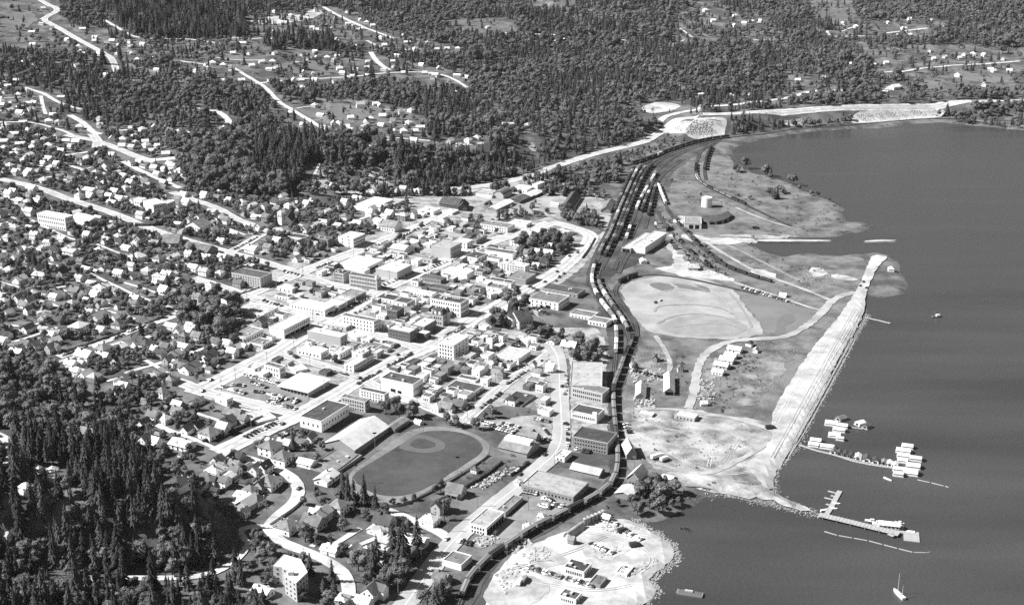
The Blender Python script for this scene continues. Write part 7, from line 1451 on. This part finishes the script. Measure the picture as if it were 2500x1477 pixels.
rubble('shore_stones', 'stones and driftwood along the spit and spoil bank', 'stones', shore_pts(SHORE[19:31], 500, 2), STONE, .3, 1.0)
def in_poly(polys, n):
    out = []
    for pl in polys:
        x0, x1, y0, y1 = min(p[0] for p in pl), max(p[0] for p in pl), min(p[1] for p in pl), max(p[1] for p in pl); A = np.array(pl, float); k = 0
        while k < n:
            Q = np.stack([rng.uniform(x0, x1, 200), rng.uniform(y0, y1, 200)], 1); Q = Q[inside(Q, A)]
            for q in Q[:n - k]: w = at(*q); out.append((w.x, w.y, w.z + .3))
            k += min(len(Q), n - k)
    return out
rubble('bank_stones', 'loose pale rock on the highway embankment', 'stones', in_poly([[(1640,312),(1740,296),(1740,336),(1690,334)], [(2090,296),(2088,280),(2288,268),(2288,286),(2150,297)], [(1905,298),(1960,290),(1955,308)]], 500), STONE, .6, 2.2)
rubble('yard_debris', 'machinery parts and scrap scattered in the work yards', 'debris', in_poly([[(1270,1355),(1330,1335),(1350,1360),(1290,1375)], [(1430,1335),(1500,1330),(1520,1352),(1450,1365)], [(1500,1400),(1600,1365),(1610,1375),(1520,1415)], [(1210,1400),(1260,1375),(1290,1400),(1230,1460)], [(1150,1190),(1240,1140),(1262,1142),(1180,1195)], [(1535,905),(1620,900),(1630,930),(1550,935)], [(1700,930),(1745,915),(1745,975),(1705,980)], [(1545,968),(1600,972),(1600,1000),(1555,995)], [(1240,1330),(1290,1312),(1300,1330),(1250,1355)], [(1480,1275),(1560,1290),(1530,1310),(1470,1295)], [(1170,1302),(1220,1312),(1190,1335),(1150,1330)]], 75), mat('scrap', .4, .6, .15, fine=.3, spec=.1), .6, 2.6)
rubble('spoil_heaps', 'rough spoil and rubble on the waste ground', 'rubble', in_poly([[(1640,1165),(1880,1185),(1884,1205),(1745,1203)], [(1880,640),(1990,660),(2020,720),(1930,700)], [(1960,650),(2060,668),(2040,690),(1960,685)], [(1840,830),(1960,840),(1900,960),(1830,940)]], 160), STONE, .3, 1.1)
rubble('flats_debris', 'dark timber and scrap strewn over the flats', 'debris', in_poly([[(1540,860),(1640,850),(1660,940),(1550,950)], [(1700,900),(1760,880),(1760,1000),(1700,1000)], [(1560,1020),(1700,1030),(1860,1100),(1700,1180),(1560,1120)], [(1800,690),(1960,730),(1940,750),(1800,710)], [(1620,540),(1800,670),(1760,690),(1620,600)]], 110), WOOD, .4, 1.6)
rubble('bluff_rocks', 'bare rock ledges on the shaded bluff face', 'rocks', in_poly([[(510,1240),(550,1260),(585,1310),(595,1335),(575,1358),(540,1370),(530,1310)]], 500), mat('bluff_rock', .13, .4, .5, spec=0), .8, 3.2)
# haze over the valley
hm = bpy.data.materials.new('haze'); hm.use_nodes = True; hm.node_tree.nodes.clear(); N = hm.node_tree.nodes
pv = N.new('ShaderNodeVolumePrincipled'); pv.inputs['Color'].default_value = (.9, .9, .9, 1); pv.inputs['Density'].default_value = .000012; pv.inputs['Anisotropy'].default_value = .1
mo = N.new('ShaderNodeOutputMaterial'); hm.node_tree.links.new(pv.outputs[0], mo.inputs['Volume'])
hb = MB().box(-9700, 9700, -400, 9400, -6, 440).ob('haze', [hm]); tag(hb, 'thin pale summer haze over the valley', 'haze', kind='stuff')
